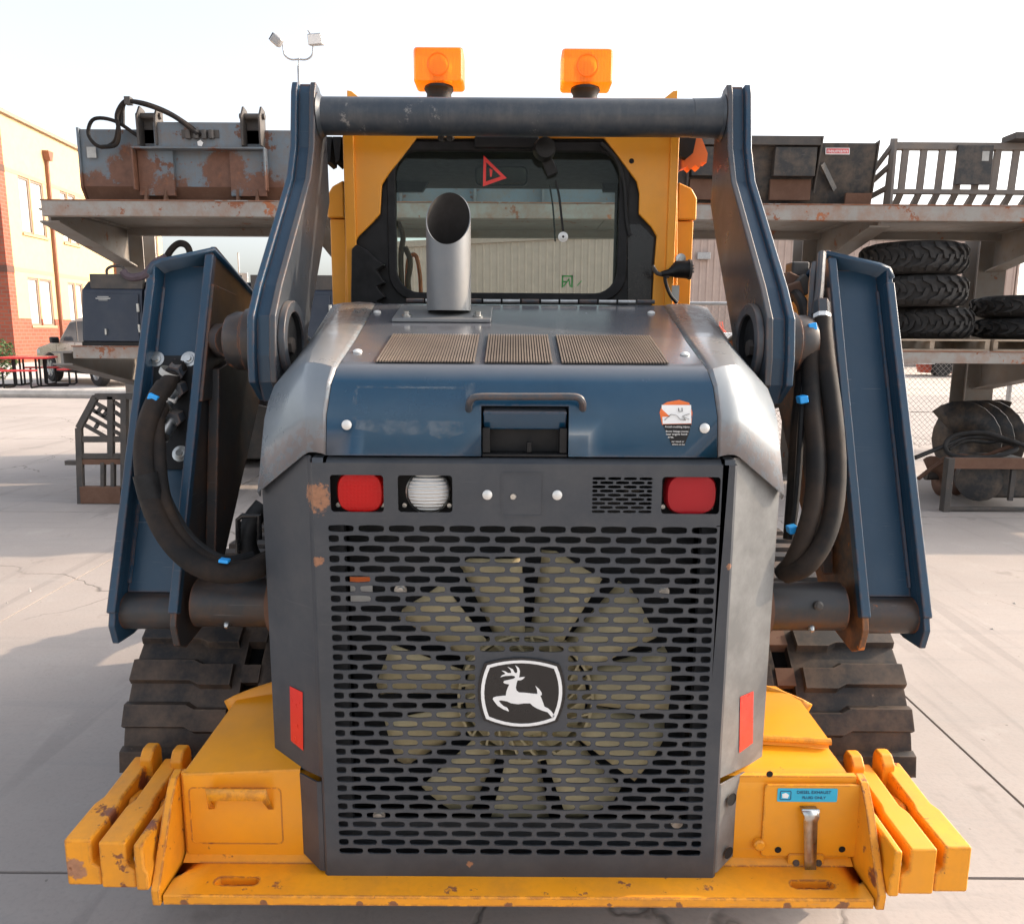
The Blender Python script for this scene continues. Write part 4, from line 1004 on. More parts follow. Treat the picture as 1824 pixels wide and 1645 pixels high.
EX0, EX1 = dl(841, 1231)[0], dl(1011, 1231)[0]
door = MB()
ex0 = gx0 + PITX * 5 - 0.0051; ex1 = gx0 + PITX * 8 - 0.0051
gl, gr = gx0 - 0.0051, gx0 - 0.0051 + PITX * 13
for r in range(NROW):
    z = gz0 - r * PITZ; za, zb_ = z - PITZ / 2, z + PITZ / 2
    half = r % 2 == 1
    xs = []
    if not half: xs = [(gl + k * PITX, gl + (k + 1) * PITX) for k in range(13)]
    else: xs = [(gl, gl + PITX / 2)] + [(gl + (k + 0.5) * PITX, gl + (k + 1.5) * PITX) for k in range(12)] + [(gr - PITX / 2, gr)]
    em = 13 <= r <= 20
    if em:
        cut0, cut1 = gl + 5 * PITX, gl + 8 * PITX
        keep = []
        for a, b in xs:
            if b <= cut0 + 1e-6 or a >= cut1 - 1e-6: keep.append((a, b))
            elif a < cut0 < b: keep.append((a, cut0))
            elif a < cut1 < b: keep.append((cut1, b))
        xs = keep
        face(door, cut0, cut1, za, zb_, DY)
    for a, b in xs:
        cell(door, a, b, za, zb_, (a + b) / 2, z, (b - a) - 0.0098, PITZ * 0.70, DY, 0.004)
zg_t, zg_b = gz0 + PITZ / 2, gz1 - PITZ / 2
face(door, DXL, gl, DZB, DZT, DY); face(door, gr, DXR, DZB, DZT, DY); face(door, gl, gr, DZB, zg_b, DY)
# light openings and the small vent above the grille
def openrect(u0, v0, u1, v1):
    a, b = dl(u0, v0), dl(u1, v1); return a[0], b[0], b[1], a[1]
ops = [openrect(587, 848, 684, 912), openrect(708, 848, 806, 912), openrect(1180, 849, 1281, 914)]
vx0, vx1, vz0, vz1 = openrect(1056, 848, 1160, 913.5)
zo0, zo1 = min(o[2] for o in ops), max(o[3] for o in ops)
ops = [(a, b, zo0, zo1) for a, b, _, _ in ops]; vent = (vx0 - 0.003, vx1 + 0.003, zo0, zo1)
def openface(mb, x0, x1, z0, z1, hx0, hx1, hz0, hz1, y, d, rr):
    hole = rrect(hx0, hx1, hz0, hz1, rr, 4); n = len(hole)
    cor = [(x1, z1), (x0, z1), (x0, z0), (x1, z0)]
    vs = [(p[0], y, p[1]) for p in hole] + [(p[0], y + d, p[1]) for p in hole] + [(c[0], y, c[1]) for c in cor]
    fs = [(i, (i + 1) % n, n + (i + 1) % n, n + i) for i in range(n)]
    for q_ in range(4):
        for k in range(4): fs.append((q_ * 5 + k, q_ * 5 + k + 1, 2 * n + q_))
        nx = ((q_ + 1) % 4); fs.append((q_ * 5 + 4, (nx * 5) % n, 2 * n + nx, 2 * n + q_))
    mb.add(vs, fs)
xcur = gl
for (a, b, z0, z1) in sorted(ops + [vent]):
    face(door, xcur, a - 0.006, zg_t, DZT, DY)
    if (a, b, z0, z1) == vent:
        face(door, a - 0.006, b + 0.006, zg_t, z0, DY); face(door, a - 0.006, b + 0.006, z1, DZT, DY)
        face(door, a - 0.006, a, z0, z1, DY); face(door, b, b + 0.006, z0, z1, DY)
        ph = (z1 - z0) / 9; pw = (b - a) / 4
        for r in range(9):
            zz = z1 - (r + 0.5) * ph
            xs = [(a + k * pw, a + (k + 1) * pw) for k in range(4)] if r % 2 == 0 else [(a, a + pw / 2)] + [(a + (k + .5) * pw, a + (k + 1.5) * pw) for k in range(3)] + [(b - pw / 2, b)]
            for p0, p1 in xs: cell(door, p0, p1, zz - ph / 2, zz + ph / 2, (p0 + p1) / 2, zz, (p1 - p0) - 0.0052, ph * 0.72, DY, 0.004)
    else:
        openface(door, a - 0.006, b + 0.006, zg_t, DZT, a, b, z0, z1, DY, 0.004, 0.007)
    xcur = b + 0.006
face(door, xcur, gr, zg_t, DZT, DY)
# folded returns and the bevelled top lip
R_ = 0.006
for xa, sx in ((DXL, -1), (DXR, 1)):
    door.add([(xa, DY, DZB), (xa + sx * R_, DY + R_, DZB), (xa + sx * R_, DY + 0.045, DZB), (xa, DY, DZT), (xa + sx * R_, DY + R_, DZT), (xa + sx * R_, DY + 0.045, DZT)], [(0, 1, 4, 3), (1, 2, 5, 4)])
lipx0, lipx1 = dl(580, 820)[0], dl(1287, 820)[0]
door.add([(lipx0, DY, DZT), (lipx1, DY, DZT), (lipx1, DY + 0.014, DZT + 0.010), (lipx0, DY + 0.014, DZT + 0.010), (lipx1, DY + 0.045, DZT + 0.012), (lipx0, DY + 0.045, DZT + 0.012)], [(0, 1, 2, 3), (3, 2, 4, 5)])
for a, b in ((DXL, lipx0 - 0.006), (lipx1 + 0.006, DXR)):
    door.add([(a, DY, DZT), (b, DY, DZT), (b, DY + 0.004, DZT + 0.010), (a, DY + 0.004, DZT + 0.010), (b, DY + 0.04, DZT + 0.012), (a, DY + 0.04, DZT + 0.012)], [(0, 1, 2, 3), (3, 2, 4, 5)])
door.add([(DXL, DY, DZB), (DXR, DY, DZB), (DXR, DY + 0.03, DZB - 0.004), (DXL, DY + 0.03, DZB - 0.004)], [(0, 1, 2, 3)])
D = door.build('rear_door', M['door_paint'], LD, smooth=30)
# lights behind the openings
def light(k, mat, shape, lab):
    a, b, z0, z1 = ops[k]; cx, cz = (a + b) / 2, (z0 + z1) / 2; w, h = b - a, z1 - z0
    MB().box(a - 0.015, b + 0.015, DY + 0.045, DY + 0.075, z0 - 0.015, z1 + 0.015).build('light_housing', M['black'], D, smooth=0)
    m = MB()
    if shape == 'round':
        r = h * 0.56; m.lathe([(r, 0.034), (r, 0.012), (r * 0.93, 0.004), (r * 0.55, -0.003), (0.0, -0.005)], (cx + 0.004, DY + 0.012, cz), (0, 1, 0), 36)
    else:
        out = []
        for i in range(40):
            t = 2 * pi * i / 40; ex = 0.62
            out.append((cx + 0.004 + (w * 0.445) * math.copysign(abs(cos(t)) ** ex, cos(t)), cz + (h * 0.57) * math.copysign(abs(sin(t)) ** 0.75, sin(t))))
        inn = [(cx + 0.004 + (x - cx - 0.004) * 0.92, cz + (z - cz) * 0.92) for x, z in out]
        n = 40
        m.add([(x, DY + 0.044, z) for x, z in out] + [(x, DY + 0.018, z) for x, z in out] + [(x, DY + 0.010, z) for x, z in inn] + [(cx, DY + 0.006, cz)],
              [(i, (i + 1) % n, n + (i + 1) % n, n + i) for i in range(n)] + [(n + i, n + (i + 1) % n, 2 * n + (i + 1) % n, 2 * n + i) for i in range(n)] + [(2 * n + i, 2 * n + (i + 1) % n, 3 * n) for i in range(n)])
    m.build('tail_light' if shape != 'round' else 'reversing_light', mat, D, smooth=50, label=lab)
    if shape == 'round':
        MB().lathe([(h * 0.565, 0.03), (h * 0.60, 0.03), (h * 0.60, 0.008), (h * 0.565, 0.006)], (cx + 0.004, DY + 0.012, cz), (0, 1, 0), 36).build('light_rim', M['steel'], D)
    for sx in (-1, 1): MB().cyl((cx + sx * w * 0.42, DY + 0.03, z0 + 0.008), (cx + sx * w * 0.42, DY + 0.046, z0 + 0.008), 0.005, 8).build('screw', M['steel'], D)
light(0, M['lens_red'], 'sq', 'bright ribbed red tail light')
light(1, M['lens_white'], 'round', 'clear ribbed round reversing light')
light(2, M['lens_red2'], 'sq', 'smooth dull red tail light')
px0, px1, pz0, pz1 = openrect(893, 840, 968, 920)
MB().ringprism(rrect(px0, px1, pz0, pz1, 0.008), rrect(px0 + 0.003, px1 - 0.003, pz0 + 0.003, pz1 - 0.003, 0.006), 'y', DY - 0.0012, DY + 0.0).build('embossed_panel', M['door_paint'], D)
def button(u, v, Y, par, r=0.0105, nrm=(0, -1, 0), name='bolt'):
    c = L(u, v, Y); ax = Vector(nrm)
    return MB().lathe([(r, 0.0), (r * 0.96, 0.002), (r * 0.7, 0.0042), (0.0, 0.0055)], c, ax, 20).build(name, M['bolt_white'], par)
button(868, 881, DY - 0.0005, D); button(992.5, 881.5, DY - 0.0005, D)
MB().lathe([(0.007, 0.0), (0.006, 0.003), (0.0, 0.003)], L(914, 884, DY), (0, -1, 0), 12).build('vent_plug', M['steel'], D)
# emblem: black plate, white border, leaping deer
EC = Vector((0.0, DY, 0.0)); ec = L(928.5, 1231.3, DY); KX, KZ = 1.4669e-4, 1.5675e-4
def em(x, y): return (ec.x + (x - 888) * KX, ec.z - (y - 757) * KZ)
def shield(k):
    cs = [(385, 360), (1405, 370), (1390, 1160), (370, 1145)]; md = [(890, 205), (1585, 752), (882, 1362), (210, 745)]
    out = []
    for i in range(4):
        a, m_, b = cs[i], md[i], cs[(i + 1) % 4]
        for q_ in range(8):
            t = q_ / 8; out.append(((1 - t) ** 2 * a[0] + 2 * t * (1 - t) * m_[0] + t * t * b[0], (1 - t) ** 2 * a[1] + 2 * t * (1 - t) * m_[1] + t * t * b[1]))
    return [em(888 + (x - 888) * k, 757 + (y - 757) * k) for x, y in out]
Em = MB().prism(shield(1.075), 'y', DY - 0.004, DY - 0.0003).build('emblem', M['black_gloss'], D, bevel=0.0012)
MB().ringprism(shield(1.0), shield(0.918), 'y', DY - 0.0052, DY - 0.0042).build('emblem_border', M['white'], D, smooth=0)
deer = [(622, 602), (640, 622), (712, 635), (690, 680), (668, 740), (660, 800), (600, 805), (520, 815), (478, 830), (466, 850), (492, 890), (540, 950), (620, 1000), (708, 1035), (692, 992), (672, 972), (630, 955), (585, 915), (555, 872), (600, 870), (680, 885), (740, 912), (840, 925), (930, 912), (1020, 912), (1060, 950), (1120, 985), (1200, 1018), (1280, 1042), (1352, 1128), (1384, 1096), (1330, 1022), (1285, 985), (1232, 960), (1208, 890), (1180, 825), (1168, 797), (1192, 788), (1188, 755), (1150, 700), (1095, 655), (1118, 710), (1126, 772), (1050, 768), (960, 758), (855, 752), (818, 725), (808, 680), (820, 610), (832, 575), (880, 572), (912, 555), (942, 524), (890, 528), (852, 535), (860, 500), (866, 440), (850, 395), (795, 355), (822, 405), (828, 450), (812, 472), (788, 462), (762, 415), (685, 380), (722, 415), (738, 450), (735, 468), (690, 470), (650, 445), (597, 435), (638, 462), (655, 482), (600, 505), (578, 530), (650, 512), (740, 505), (785, 512), (798, 535), (770, 552), (700, 570), (640, 582)]
MB().prism([em(*p) for p in deer], 'y', DY - 0.0052, DY - 0.0042).build('deer_silhouette', M['white'], D, smooth=0)

# --- radiator, shroud and fan behind the grille
FYp = 1.655
fc = L(936, 1240, FYp); fc.x = round(fc.x, 4)
MB().box(DXL + 0.02, DXR - 0.02, 1.80, 1.83, DZB + 0.01, DZT - 0.01).build('radiator', M['radiator'], LD, smooth=0)
sh = MB(); sh.box(DXL - 0.012, DXL - 0.008, 1.61, 1.80, DZB, DZT); sh.box(DXR + 0.008, DXR + 0.012, 1.61, 1.80, DZB, DZT); sh.box(DXL, DXR, 1.61, 1.80, DZT + 0.014, DZT + 0.018); sh.box(DXL, DXR, 1.61, 1.80, DZB - 0.01, DZB - 0.006)
sh.build('engine_bay_lining', M['dark'], LD, smooth=0)
fanE = MB().lathe([(0.0, -0.012), (0.085, -0.012), (0.10, -0.004), (0.112, 0.01), (0.118, 0.004), (0.140, 0.004), (0.140, 0.04), (0.0, 0.04)], fc, (0, 1, 0), 44).build('fan', M['fan'], LD, label='beige cooling fan behind the grille')
rib = MB()
for k in range(22):
    a_ = 2 * pi * k / 22; d = Vector((cos(a_), 0, sin(a_))); rib.bar(fc + d * 0.092 + Vector((0, -0.014, 0)), fc + Vector((cos(a_ + 0.35), 0, sin(a_ + 0.35))) * 0.150 + Vector((0, -0.008, 0)), 0.005, 0.018, up=(0, 1, 0))
rib.lathe([(0.150, -0.014), (0.156, -0.014), (0.156, 0.03), (0.150, 0.03), (0.150, -0.014)], fc, (0, 1, 0), 44)
rib.build('fan_hub_ribs', M['fan'], fanE)
RF = 0.352
for k in range(11):
    a0 = radians(90 - 18 - 360.0 / 11 * k); rows = []
    for i in range(7):
        r = 0.148 + (RF - 0.148) * i / 6
        w_ = 0.037 + 0.036 * (i / 6)
        row = []
        for j in range(6):
            s_ = -1 + 2 * j / 5
            rr = math.sqrt(max(1e-6, r * r)); off = s_ * w_
            d = Vector((cos(a0), 0, sin(a0))); e = Vector((-sin(a0), 0, cos(a0)))
            tw = 0.42 - 0.14 * i / 6
            cut = 0.0
            if i == 6 and s_ > 0.55: cut = 0.02 * (s_ - 0.55) / 0.45
            row.append(fc + d * (r - (0.03 * i / 6) * (1 - s_) / 2 - cut) + e * off + Vector((0, s_ * w_ * tw - 0.012 * (1 - s_ * s_) + 0.016, 0)))
        rows.append(row)
    MB().grid(rows).build('blade', M['fan'], fanE, solid=0.004)
inn = MB()
for z, y, r, x0, x1 in ((1.22, 1.73, 0.016, DXL, -0.1), (1.20, 1.74, 0.02, -0.05, DXR), (0.46, 1.72, 0.018, DXL, DXR)):
    MB().tube(spline([(x0, y, z), ((x0 + x1) / 2, y + 0.02, z + 0.03), (x1, y, z)], 6), r, 10).build('coolant_pipe', M['black'], LD)
for u, v in ((714, 1050), (676, 1449), (1180, 1052), (1205, 1462)): MB().lathe([(0.014, 0.0), (0.014, 0.006), (0.009, 0.006), (0.009, 0.012), (0.0, 0.012)], L(u, v, 1.61), (0, -1, 0), 14).build('shroud_bolt', M['steel'], LD)
fr_ = MB()
for xa, xb in ((DXL + 0.0, DXL + 0.05), (DXR - 0.05, DXR)): fr_.box(xa, xb, 1.611, 1.635, DZB + 0.01, DZT - 0.01)
fr_.box(DXL + 0.05, DXR - 0.05, 1.612, 1.632, DZB + 0.01, DZB + 0.10); fr_.build('shroud_frame', M['radiator'], LD, smooth=0)
wl = L(644, 1050, 1.609)
wb_ = MB().box(wl.x - 0.024, wl.x + 0.024, 1.6075, 1.610, wl.z - 0.03, wl.z + 0.03).build('warning_label', M['label_grey'], LD, smooth=0)
MB().box(wl.x - 0.024, wl.x + 0.024, 1.606, 1.6073, wl.z + 0.012, wl.z + 0.03).build('label_header', M['orange_print'], wb_, smooth=0)

# --- hood: fascia, top, shoulders
I_ = [(0.403, 1.565, 1.347), (0.400, 1.570, 1.43), (0.392, 1.586, 1.492), (0.386, 1.612, 1.522), (0.386, 1.66, 1.536), (0.392, 1.85, 1.5795), (0.418, 2.28, 1.678)]
PX0, PX1, PZ1 = L(857, 760, 1.57).x, L(1013, 760, 1.57).x, L(930, 723, 1.575).z
fas = MB()
def irow(st, x0=None, x1=None):
    x, y, z = st; a = -x if x0 is None else x0; b = x if x1 is None else x1
    return [Vector((a + (b - a) * k / 4, y, z)) for k in range(5)]
zk = PZ1; tk = (zk - I_[1][2]) / (I_[2][2] - I_[1][2]); Im = tuple(I_[1][q_] + (I_[2][q_] - I_[1][q_]) * tk for q_ in range(3)) if zk > I_[1][2] else tuple(I_[0][q_] + (I_[1][q_] - I_[0][q_]) * (zk - I_[0][2]) / (I_[1][2] - I_[0][2]) for q_ in range(3))
low = [I_[0]] + ([I_[1]] if zk > I_[1][2] else []) + [Im]
fas.grid([irow(s_, None, PX0) for s_ in low]); fas.grid([irow(s_, PX1, None) for s_ in low])
up_ = [Im] + [s_ for s_ in I_ if s_[2] > Im[2] + 1e-4]
def irow3(st):
    x, y, z = st
    return [Vector((-x + (PX0 + x) * k / 4, y, z)) for k in range(5)] + [Vector((PX0 + (PX1 - PX0) * k / 3, y, z)) for k in (1, 2, 3)] + [Vector((PX1 + (x - PX1) * k / 4, y, z)) for k in (1, 2, 3, 4)]
fas.grid([irow3(s_) for s_ in up_])
y0_, y1_ = I_[0][1], Im[1]
fas.add([(-0.403, 1.565, 1.347), (PX0, 1.565, 1.347), (PX0, 1.59, 1.345), (-0.403, 1.59, 1.345)], [(0, 1, 2, 3)])
fas.add([(PX1, 1.565, 1.347), (0.403, 1.565, 1.347), (0.403, 1.59, 1.345), (PX1, 1.59, 1.345)], [(0, 1, 2, 3)])
fas.add([(PX0, y0_, 1.347), (PX0, y1_, PZ1), (PX0, y1_ + 0.05, PZ1), (PX0, y0_ + 0.05, 1.347)], [(0, 1, 2, 3)])
fas.add([(PX1, y0_, 1.347), (PX1, y1_, PZ1), (PX1, y1_ + 0.05, PZ1), (PX1, y0_ + 0.05, 1.347)], [(0, 1, 2, 3)])
fas.add([(PX0, y1_, PZ1), (PX1, y1_, PZ1), (PX1, y1_ + 0.05, PZ1), (PX0, y1_ + 0.05, PZ1)], [(0, 1, 2, 3)])
H = fas.build('hood', M['hood'], LD, smooth=50)
# latch pocket
MB().box(PX0 + 0.001, PX1 - 0.001, 1.612, 1.616, 1.34, PZ1 + 0.01).build('latch_pocket', M['black'], H, smooth=0)
lt = MB(); lt.prism([(1.568, PZ1 - 0.012), (1.600, PZ1 - 0.004), (1.610, PZ1 - 0.03), (1.608, PZ1 - 0.052), (1.590, PZ1 - 0.050)], 'x', PX0 + 0.004, PX1 - 0.004)
lt.build('latch_flap', M['hood'], H, bevel=0.003)
lf2 = MB(); lf2.box(PX0 + 0.002, PX0 + 0.018, 1.575, 1.612, 1.352, PZ1 - 0.045); lf2.box(PX1 - 0.018, PX1 - 0.002, 1.575, 1.612, 1.352, PZ1 - 0.045); lf2.box(PX0 + 0.002, PX1 - 0.002, 1.57, 1.612, 1.345, 1.351)
lf2.cyl((0.015, 1.585, 1.352), (0.015, 1.585, 1.375), 0.006, 10); lf2.build('latch_frame', M['black'], H, bevel=0.002)
hp = [L(835, 732, 1.58), L(836, 718, 1.556), L(842, 709, 1.549), L(858, 706, 1.548)] + [L(u, 706, 1.548) for u in (900, 940, 980, 1015)] + [L(1030, 708, 1.549), L(1037, 716, 1.553), L(1038, 730, 1.58)]
MB().tube(spline(hp, 4), 0.0075, 10).build('grab_handle', M['charcoal'], H)
for u in (835, 1038): MB().lathe([(0.017, 0.0), (0.015, 0.004), (0.0, 0.005)], L(u, 733, 1.5785), (0, -1, 0.12), 16).build('handle_boss', M['hood'], H)
button(617.5, 756.5, 1.5655, H, 0.0105, (0, -1, 0.06)); button(1255, 762.5, 1.5655, H, 0.0105, (0, -1, 0.06))
def hoodz(y): return 1.536 + (y - 1.66) * 0.2290 if y < 1.85 else 1.5795 + (y - 1.85) * 0.22907
HN = Vector((0, -0.223, 0.975))
def onhood(u, v):
    a, dy, dz = sight(u, v); t = (1.5795 - 1.85 * 0.2291 - CAM_H) / (dz - 0.2291 * dy)
    return Vector((a * t - LX, dy * t, CAM_H + dz * t))
for u, v in ((637, 627), (1220, 632), (672, 557), (1160, 558)):
    c = onhood(u, v); MB().lathe([(0.0105, 0.0), (0.010, 0.003), (0.006, 0.0055), (0.0, 0.0065)], c + HN * 0.0005, HN, 16).build('bolt', M['bolt_white'], H)
# louvred strip
va, vb, vc = [(L(u, 640, 1.68).x) for u in (668, 845, 862)]
groups = [(666, 845), (862, 985), (1000, 1192)]
yA, yB = 1.672, 1.868
for ga, gb_ in groups:
    xa, xb = onhood(ga, 650).x, onhood(gb_, 650).x
    yA = onhood(930, 648).y; yB = onhood(930, 599).y
    zA, zB = hoodz(yA), hoodz(yB)
    MB().add([(xa, yA, zA + 0.0015), (xb, yA, zA + 0.0015), (xb, yB, zB + 0.0015), (xa, yB, zB + 0.0015)], [(0, 1, 2, 3)]).build('vent_screen', M['dark'], H, smooth=0)
    n = int((xb - xa) / 0.0060); ls = MB()
    for k in range(n):
        x = xa + (xb - xa) * (k + 0.3) / n; w_ = (xb - xa) / n * 0.58
        ls.prism([(yA, zA + 0.002), (yA, zA + 0.005), (yB, zB + 0.005), (yB, zB + 0.002)], 'x', x, x + w_)
    stuff(ls.build('vent_slats', M['slats'], H, smooth=0))
# hinge along the back edge of the hood
for k in range(13):
    x0 = -0.33 + 0.056 * k
    MB().cyl((x0, 2.285, 1.688), (x0 + 0.05, 2.285, 1.688), 0.006, 8).build('hinge_knuckle', M['steel'] if k % 3 else M['charcoal'], H)
# shoulders
Mid = [(0.440, 1.576, 1.352), (0.442, 1.584, 1.43), (0.446, 1.61, 1.492), (0.452, 1.65, 1.535), (0.462, 1.72, 1.556), (0.482, 1.90, 1.594), (0.506, 2.28, 1.680)]
Out = [(0.572, 1.674, 1.248), (0.575, 1.730, 1.350), (0.576, 1.757, 1.400), (0.574, 1.785, 1.438), (0.568, 1.815, 1.472), (0.546, 2.05, 1.567), (0.532, 2.285, 1.674)]
Inn = [(x, y, z) for x, y, z in I_]
for sx in (-1, 1):
    rows = []
    for a, b, c in zip(Inn, Mid, Out):
        a, b, c = Vector(a), Vector(b) + Vector((0.006, -0.006, 0)), Vector(c) + Vector((0.010, -0.010, 0))
        ab = a.lerp(b, 0.5) + Vector((0, -0.004, 0.004)); b2 = b.lerp(c, 0.06)
        row = [a + Vector((0.0012, 0, 0)), a.lerp(ab, 0.3) + Vector((0, -0.003, 0.002)), ab, b.lerp(ab, 0.2), b2, b.lerp(c, 0.5), c, c + Vector((0, 0.012, -0.012))]
        rows.append([Vector((sx * p.x, p.y, p.z)) for p in row])
    MB().grid(rows).build('hood_shoulder', M['shoulder'], LD, smooth=24, solid=0.003)
# decal
dc = L(1207, 757, 1.566); DT = Matrix.Rotation(radians(90 - 4), 3, 'X')
def dpt(u, v): p = L(u, v, 1.5645); return (p.x, p.z)
def sheet(poly, y0, y1, name, mat, par): return MB().prism(poly, 'y', y0, y1).build(name, mat, par, smooth=0)
def hood_y(z): return 1.565 + max(0, (z - 1.347)) * 0.06 if z < 1.43 else 1.570 + (z - 1.43) * 0.258
def decal(poly, lift, name, mat, par):
    vs = [Vector((x, hood_y(z) - lift, z)) for x, z in poly]
    return MB().add(vs, [tuple(range(len(vs)))]).build(name, mat, par, smooth=0)
dk = decal([dpt(*p) for p in ((1181, 722), (1190, 717), (1212, 713), (1230, 718), (1235, 735), (1232, 757), (1180, 757), (1176, 735))], 0.0012, 'warning_decal', M['orange_print'], H)
decal([dpt(*p) for p in ((1180, 722), (1233, 722), (1232, 754), (1181, 755))], 0.0018, 'decal_pictogram', M['white'], H)
decal([dpt(*p) for p in ((1181, 756), (1232, 755), (1228, 770), (1219, 794), (1197, 793), (1190, 775))], 0.0015, 'decal_text_panel', M['black'], H)
for body, u, v, w_ in (("Avoid crushing injury.", 1207, 760, 0.052), ("Boom linkage moves", 1206, 768, 0.046), ("near engine hood", 1205, 773, 0.043), ("area.", 1195, 778, 0.012), ("ver stand or", 1207, 786, 0.026), ("where on bo", 1208, 791, 0.026)):
    p = L(u, v, 1.566); text(body, 0.006, M['white'], 'decal_lettering', H, (p.x, hood_y(p.z) - 0.0024, p.z), Matrix.Rotation(radians(86), 3, 'X'), width=w_, extrude=0.0001)
pg = MB()
for pts in (((1184, 748), (1196, 738), (1206, 740), (1212, 747), (1222, 748)), ((1210, 727), (1210, 733), (1216, 733), (1216, 727)), ((1216, 741), (1229, 737)), ((1216, 742), (1228, 747)), ((1218, 744), (1222, 748))):
    for (ua, va_), (ub, vb_) in zip(pts[:-1], pts[1:]):
        a, b = L(ua, va_, 1.566), L(ub, vb_, 1.566); a.y = hood_y(a.z) - 0.0024; b.y = hood_y(b.z) - 0.0024
        pg.bar(a, b, 0.0014, 0.0006)
pg.build('pictogram_lines', M['black'], H, smooth=0)
# ghost of a removed decal: thin adhesive film
gh = NT('adhesive film'); gh.color((0.20, 0.25, 0.30)).rough(0.7)
tp = gh.n("ShaderNodeBsdfTransparent"); mx = gh.n("ShaderNodeMixShader")
gh.l(gh.math('MULTIPLY', gh.ramp(gh.noise(28, 6, 0.7), [(0.42, 0.0), (0.62, 1.0)]), 0.42), mx.inputs[0]); gh.l(tp.outputs[0], mx.inputs[1]); gh.l(gh.b.outputs[0], mx.inputs[2]); gh.l(mx.outputs[0], gh.out.inputs[0])
for poly in (((632, 688), (825, 690), (825, 694), (632, 692)), ((626, 694), (634, 694), (634, 748), (626, 748)), ((634, 748), (828, 750), (828, 770), (790, 784), (760, 772), (700, 778), (660, 768), (632, 764)), ((826, 686), (845, 682), (846, 700), (832, 720), (828, 700))):
    decal([dpt(*p) for p in poly], 0.001, 'adhesive_residue', gh.m, H)

# --- chamfered side panels
for sx in (-1, 1):
    up = MB()
    xi, xo = 0.441, 0.600
    zl0, zl1 = 0.620, 0.602
    pa_, pb_ = Vector((sx * (xi + 0.006), 1.580, 0)), Vector((sx * 0.579, 1.688, 0))
    A = [(sx * (xi - 0.002), 1.570, 1.345), (pa_.x, pa_.y, 1.345), (pb_.x, pb_.y, 1.30), (sx * 0.583, 1.71, 1.30), (sx * 0.583, 2.30, 1.60)]
    B_ = [(sx * (xi - 0.002), 1.570, zl0), (pa_.x, pa_.y, zl0 - 0.003), (pb_.x, pb_.y, zl1), (sx * 0.583, 1.71, zl1), (sx * 0.583, 2.30, 0.60)]
    up.grid([[Vector(p) for p in A], [Vector(p) for p in B_]])
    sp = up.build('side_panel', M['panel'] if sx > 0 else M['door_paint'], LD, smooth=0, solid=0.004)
    lo = MB()
    A = [(sx * (xi - 0.002), 1.566, zl0 - 0.008), (sx * (xi + 0.010), 1.570, zl0 - 0.011), (sx * 0.535, 1.645, 0.599), (sx * 0.535, 1.80, 0.58)]
    B_ = [(sx * (xi - 0.002), 1.566, 0.392), (sx * (xi + 0.010), 1.570, 0.391), (sx * 0.515, 1.63, 0.402), (sx * 0.515, 1.80, 0.402)]
    lo.grid([[Vector(p) for p in A], [Vector(p) for p in B_]])
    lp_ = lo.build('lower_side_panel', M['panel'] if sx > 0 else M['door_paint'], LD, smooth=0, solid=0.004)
    ub = ((517, 1221), (540, 1232), (541, 1336), (519, 1318)) if sx < 0 else ((1341, 1230), (1318, 1240), (1316, 1340), (1340, 1322))
    N_ = Vector((sx * 0.756, -0.655, 0)); pts = []
    for u, v in ub:                                # meet the chamfer plane
        a, dy, dz = sight(u, v); q0 = pa_ + Vector((LX, 0, 1.0)); d = Vector((a, dy, dz)); o = Vector((0, 0, CAM_H))
        nn = Vector((sx * (pb_.y - pa_.y), -abs(pb_.x - pa_.x), 0)).normalized()
        t = (q0 - o).dot(nn) / d.dot(nn); pts.append(o + d * t - Vector((LX, 0, 0)) + nn * 0.0015)
    quad(*pts, 'red_reflector', M['red_tape'], LD, smooth=0)
    if sx > 0:
        for v, r in ((1414, 0.014), (1508, 0.013)):
            nn = Vector((0.55, -0.835, 0)); c = Vector((0.480, 1.5928, L(1318, v, 1.61).z))
            MB().lathe([(0.0, 0), (r, 0.0), (r * 1.1, 0.001)], c + nn * 0.0028, nn, 20).build('access_hole', M['dark'], LD, smooth=0)

# --- rear bumper plate and yellow chassis
bz = 0.385
bump = MB()
xs = [-0.775, -0.70, -0.56, 0.585, 0.73, 0.775]
def hplate(x0, x1, y0, y1, hole):
    if not hole: bump.add([(x0, y0, bz), (x1, y0, bz), (x1, y1, bz), (x0, y1, bz)], [(0, 1, 2, 3)]); return
    m = MB(); cx, cy = (x0 + x1) / 2, (y0 + y1) / 2 - 0.008; hw, hh = 0.05, 0.014
    out = []
    for k in range(20):
        t = 2 * pi * k / 20; out.append((cx + math.copysign(hw - hh, cos(t)) * (1 if abs(cos(t)) > 1e-6 else 0) + hh * cos(t), cy + hh * sin(t)))
    n = 20; cor = [(x1, y1), (x0, y1), (x0, y0), (x1, y0)]
    vs = [(p[0], p[1], bz) for p in out] + [(p[0], p[1], bz - 0.022) for p in out] + [(c[0], c[1], bz) for c in cor]
    fs = [(i, (i + 1) % n, n + (i + 1) % n, n + i) for i in range(n)]
    for q_ in range(4):
        for k in range(5): fs.append((q_ * 5 + k, (q_ * 5 + k + 1) % n, 2 * n + q_))
        fs.append((((q_ + 1) * 5) % n, 2 * n + (q_ + 1) % 4, 2 * n + q_))
    bump.add(vs, fs)
YB0, YB1 = 1.497, 1.60
for a, b in zip(xs[:-1], xs[1:]): hplate(a, b, YB0, YB1, a in (-0.70, 0.585))
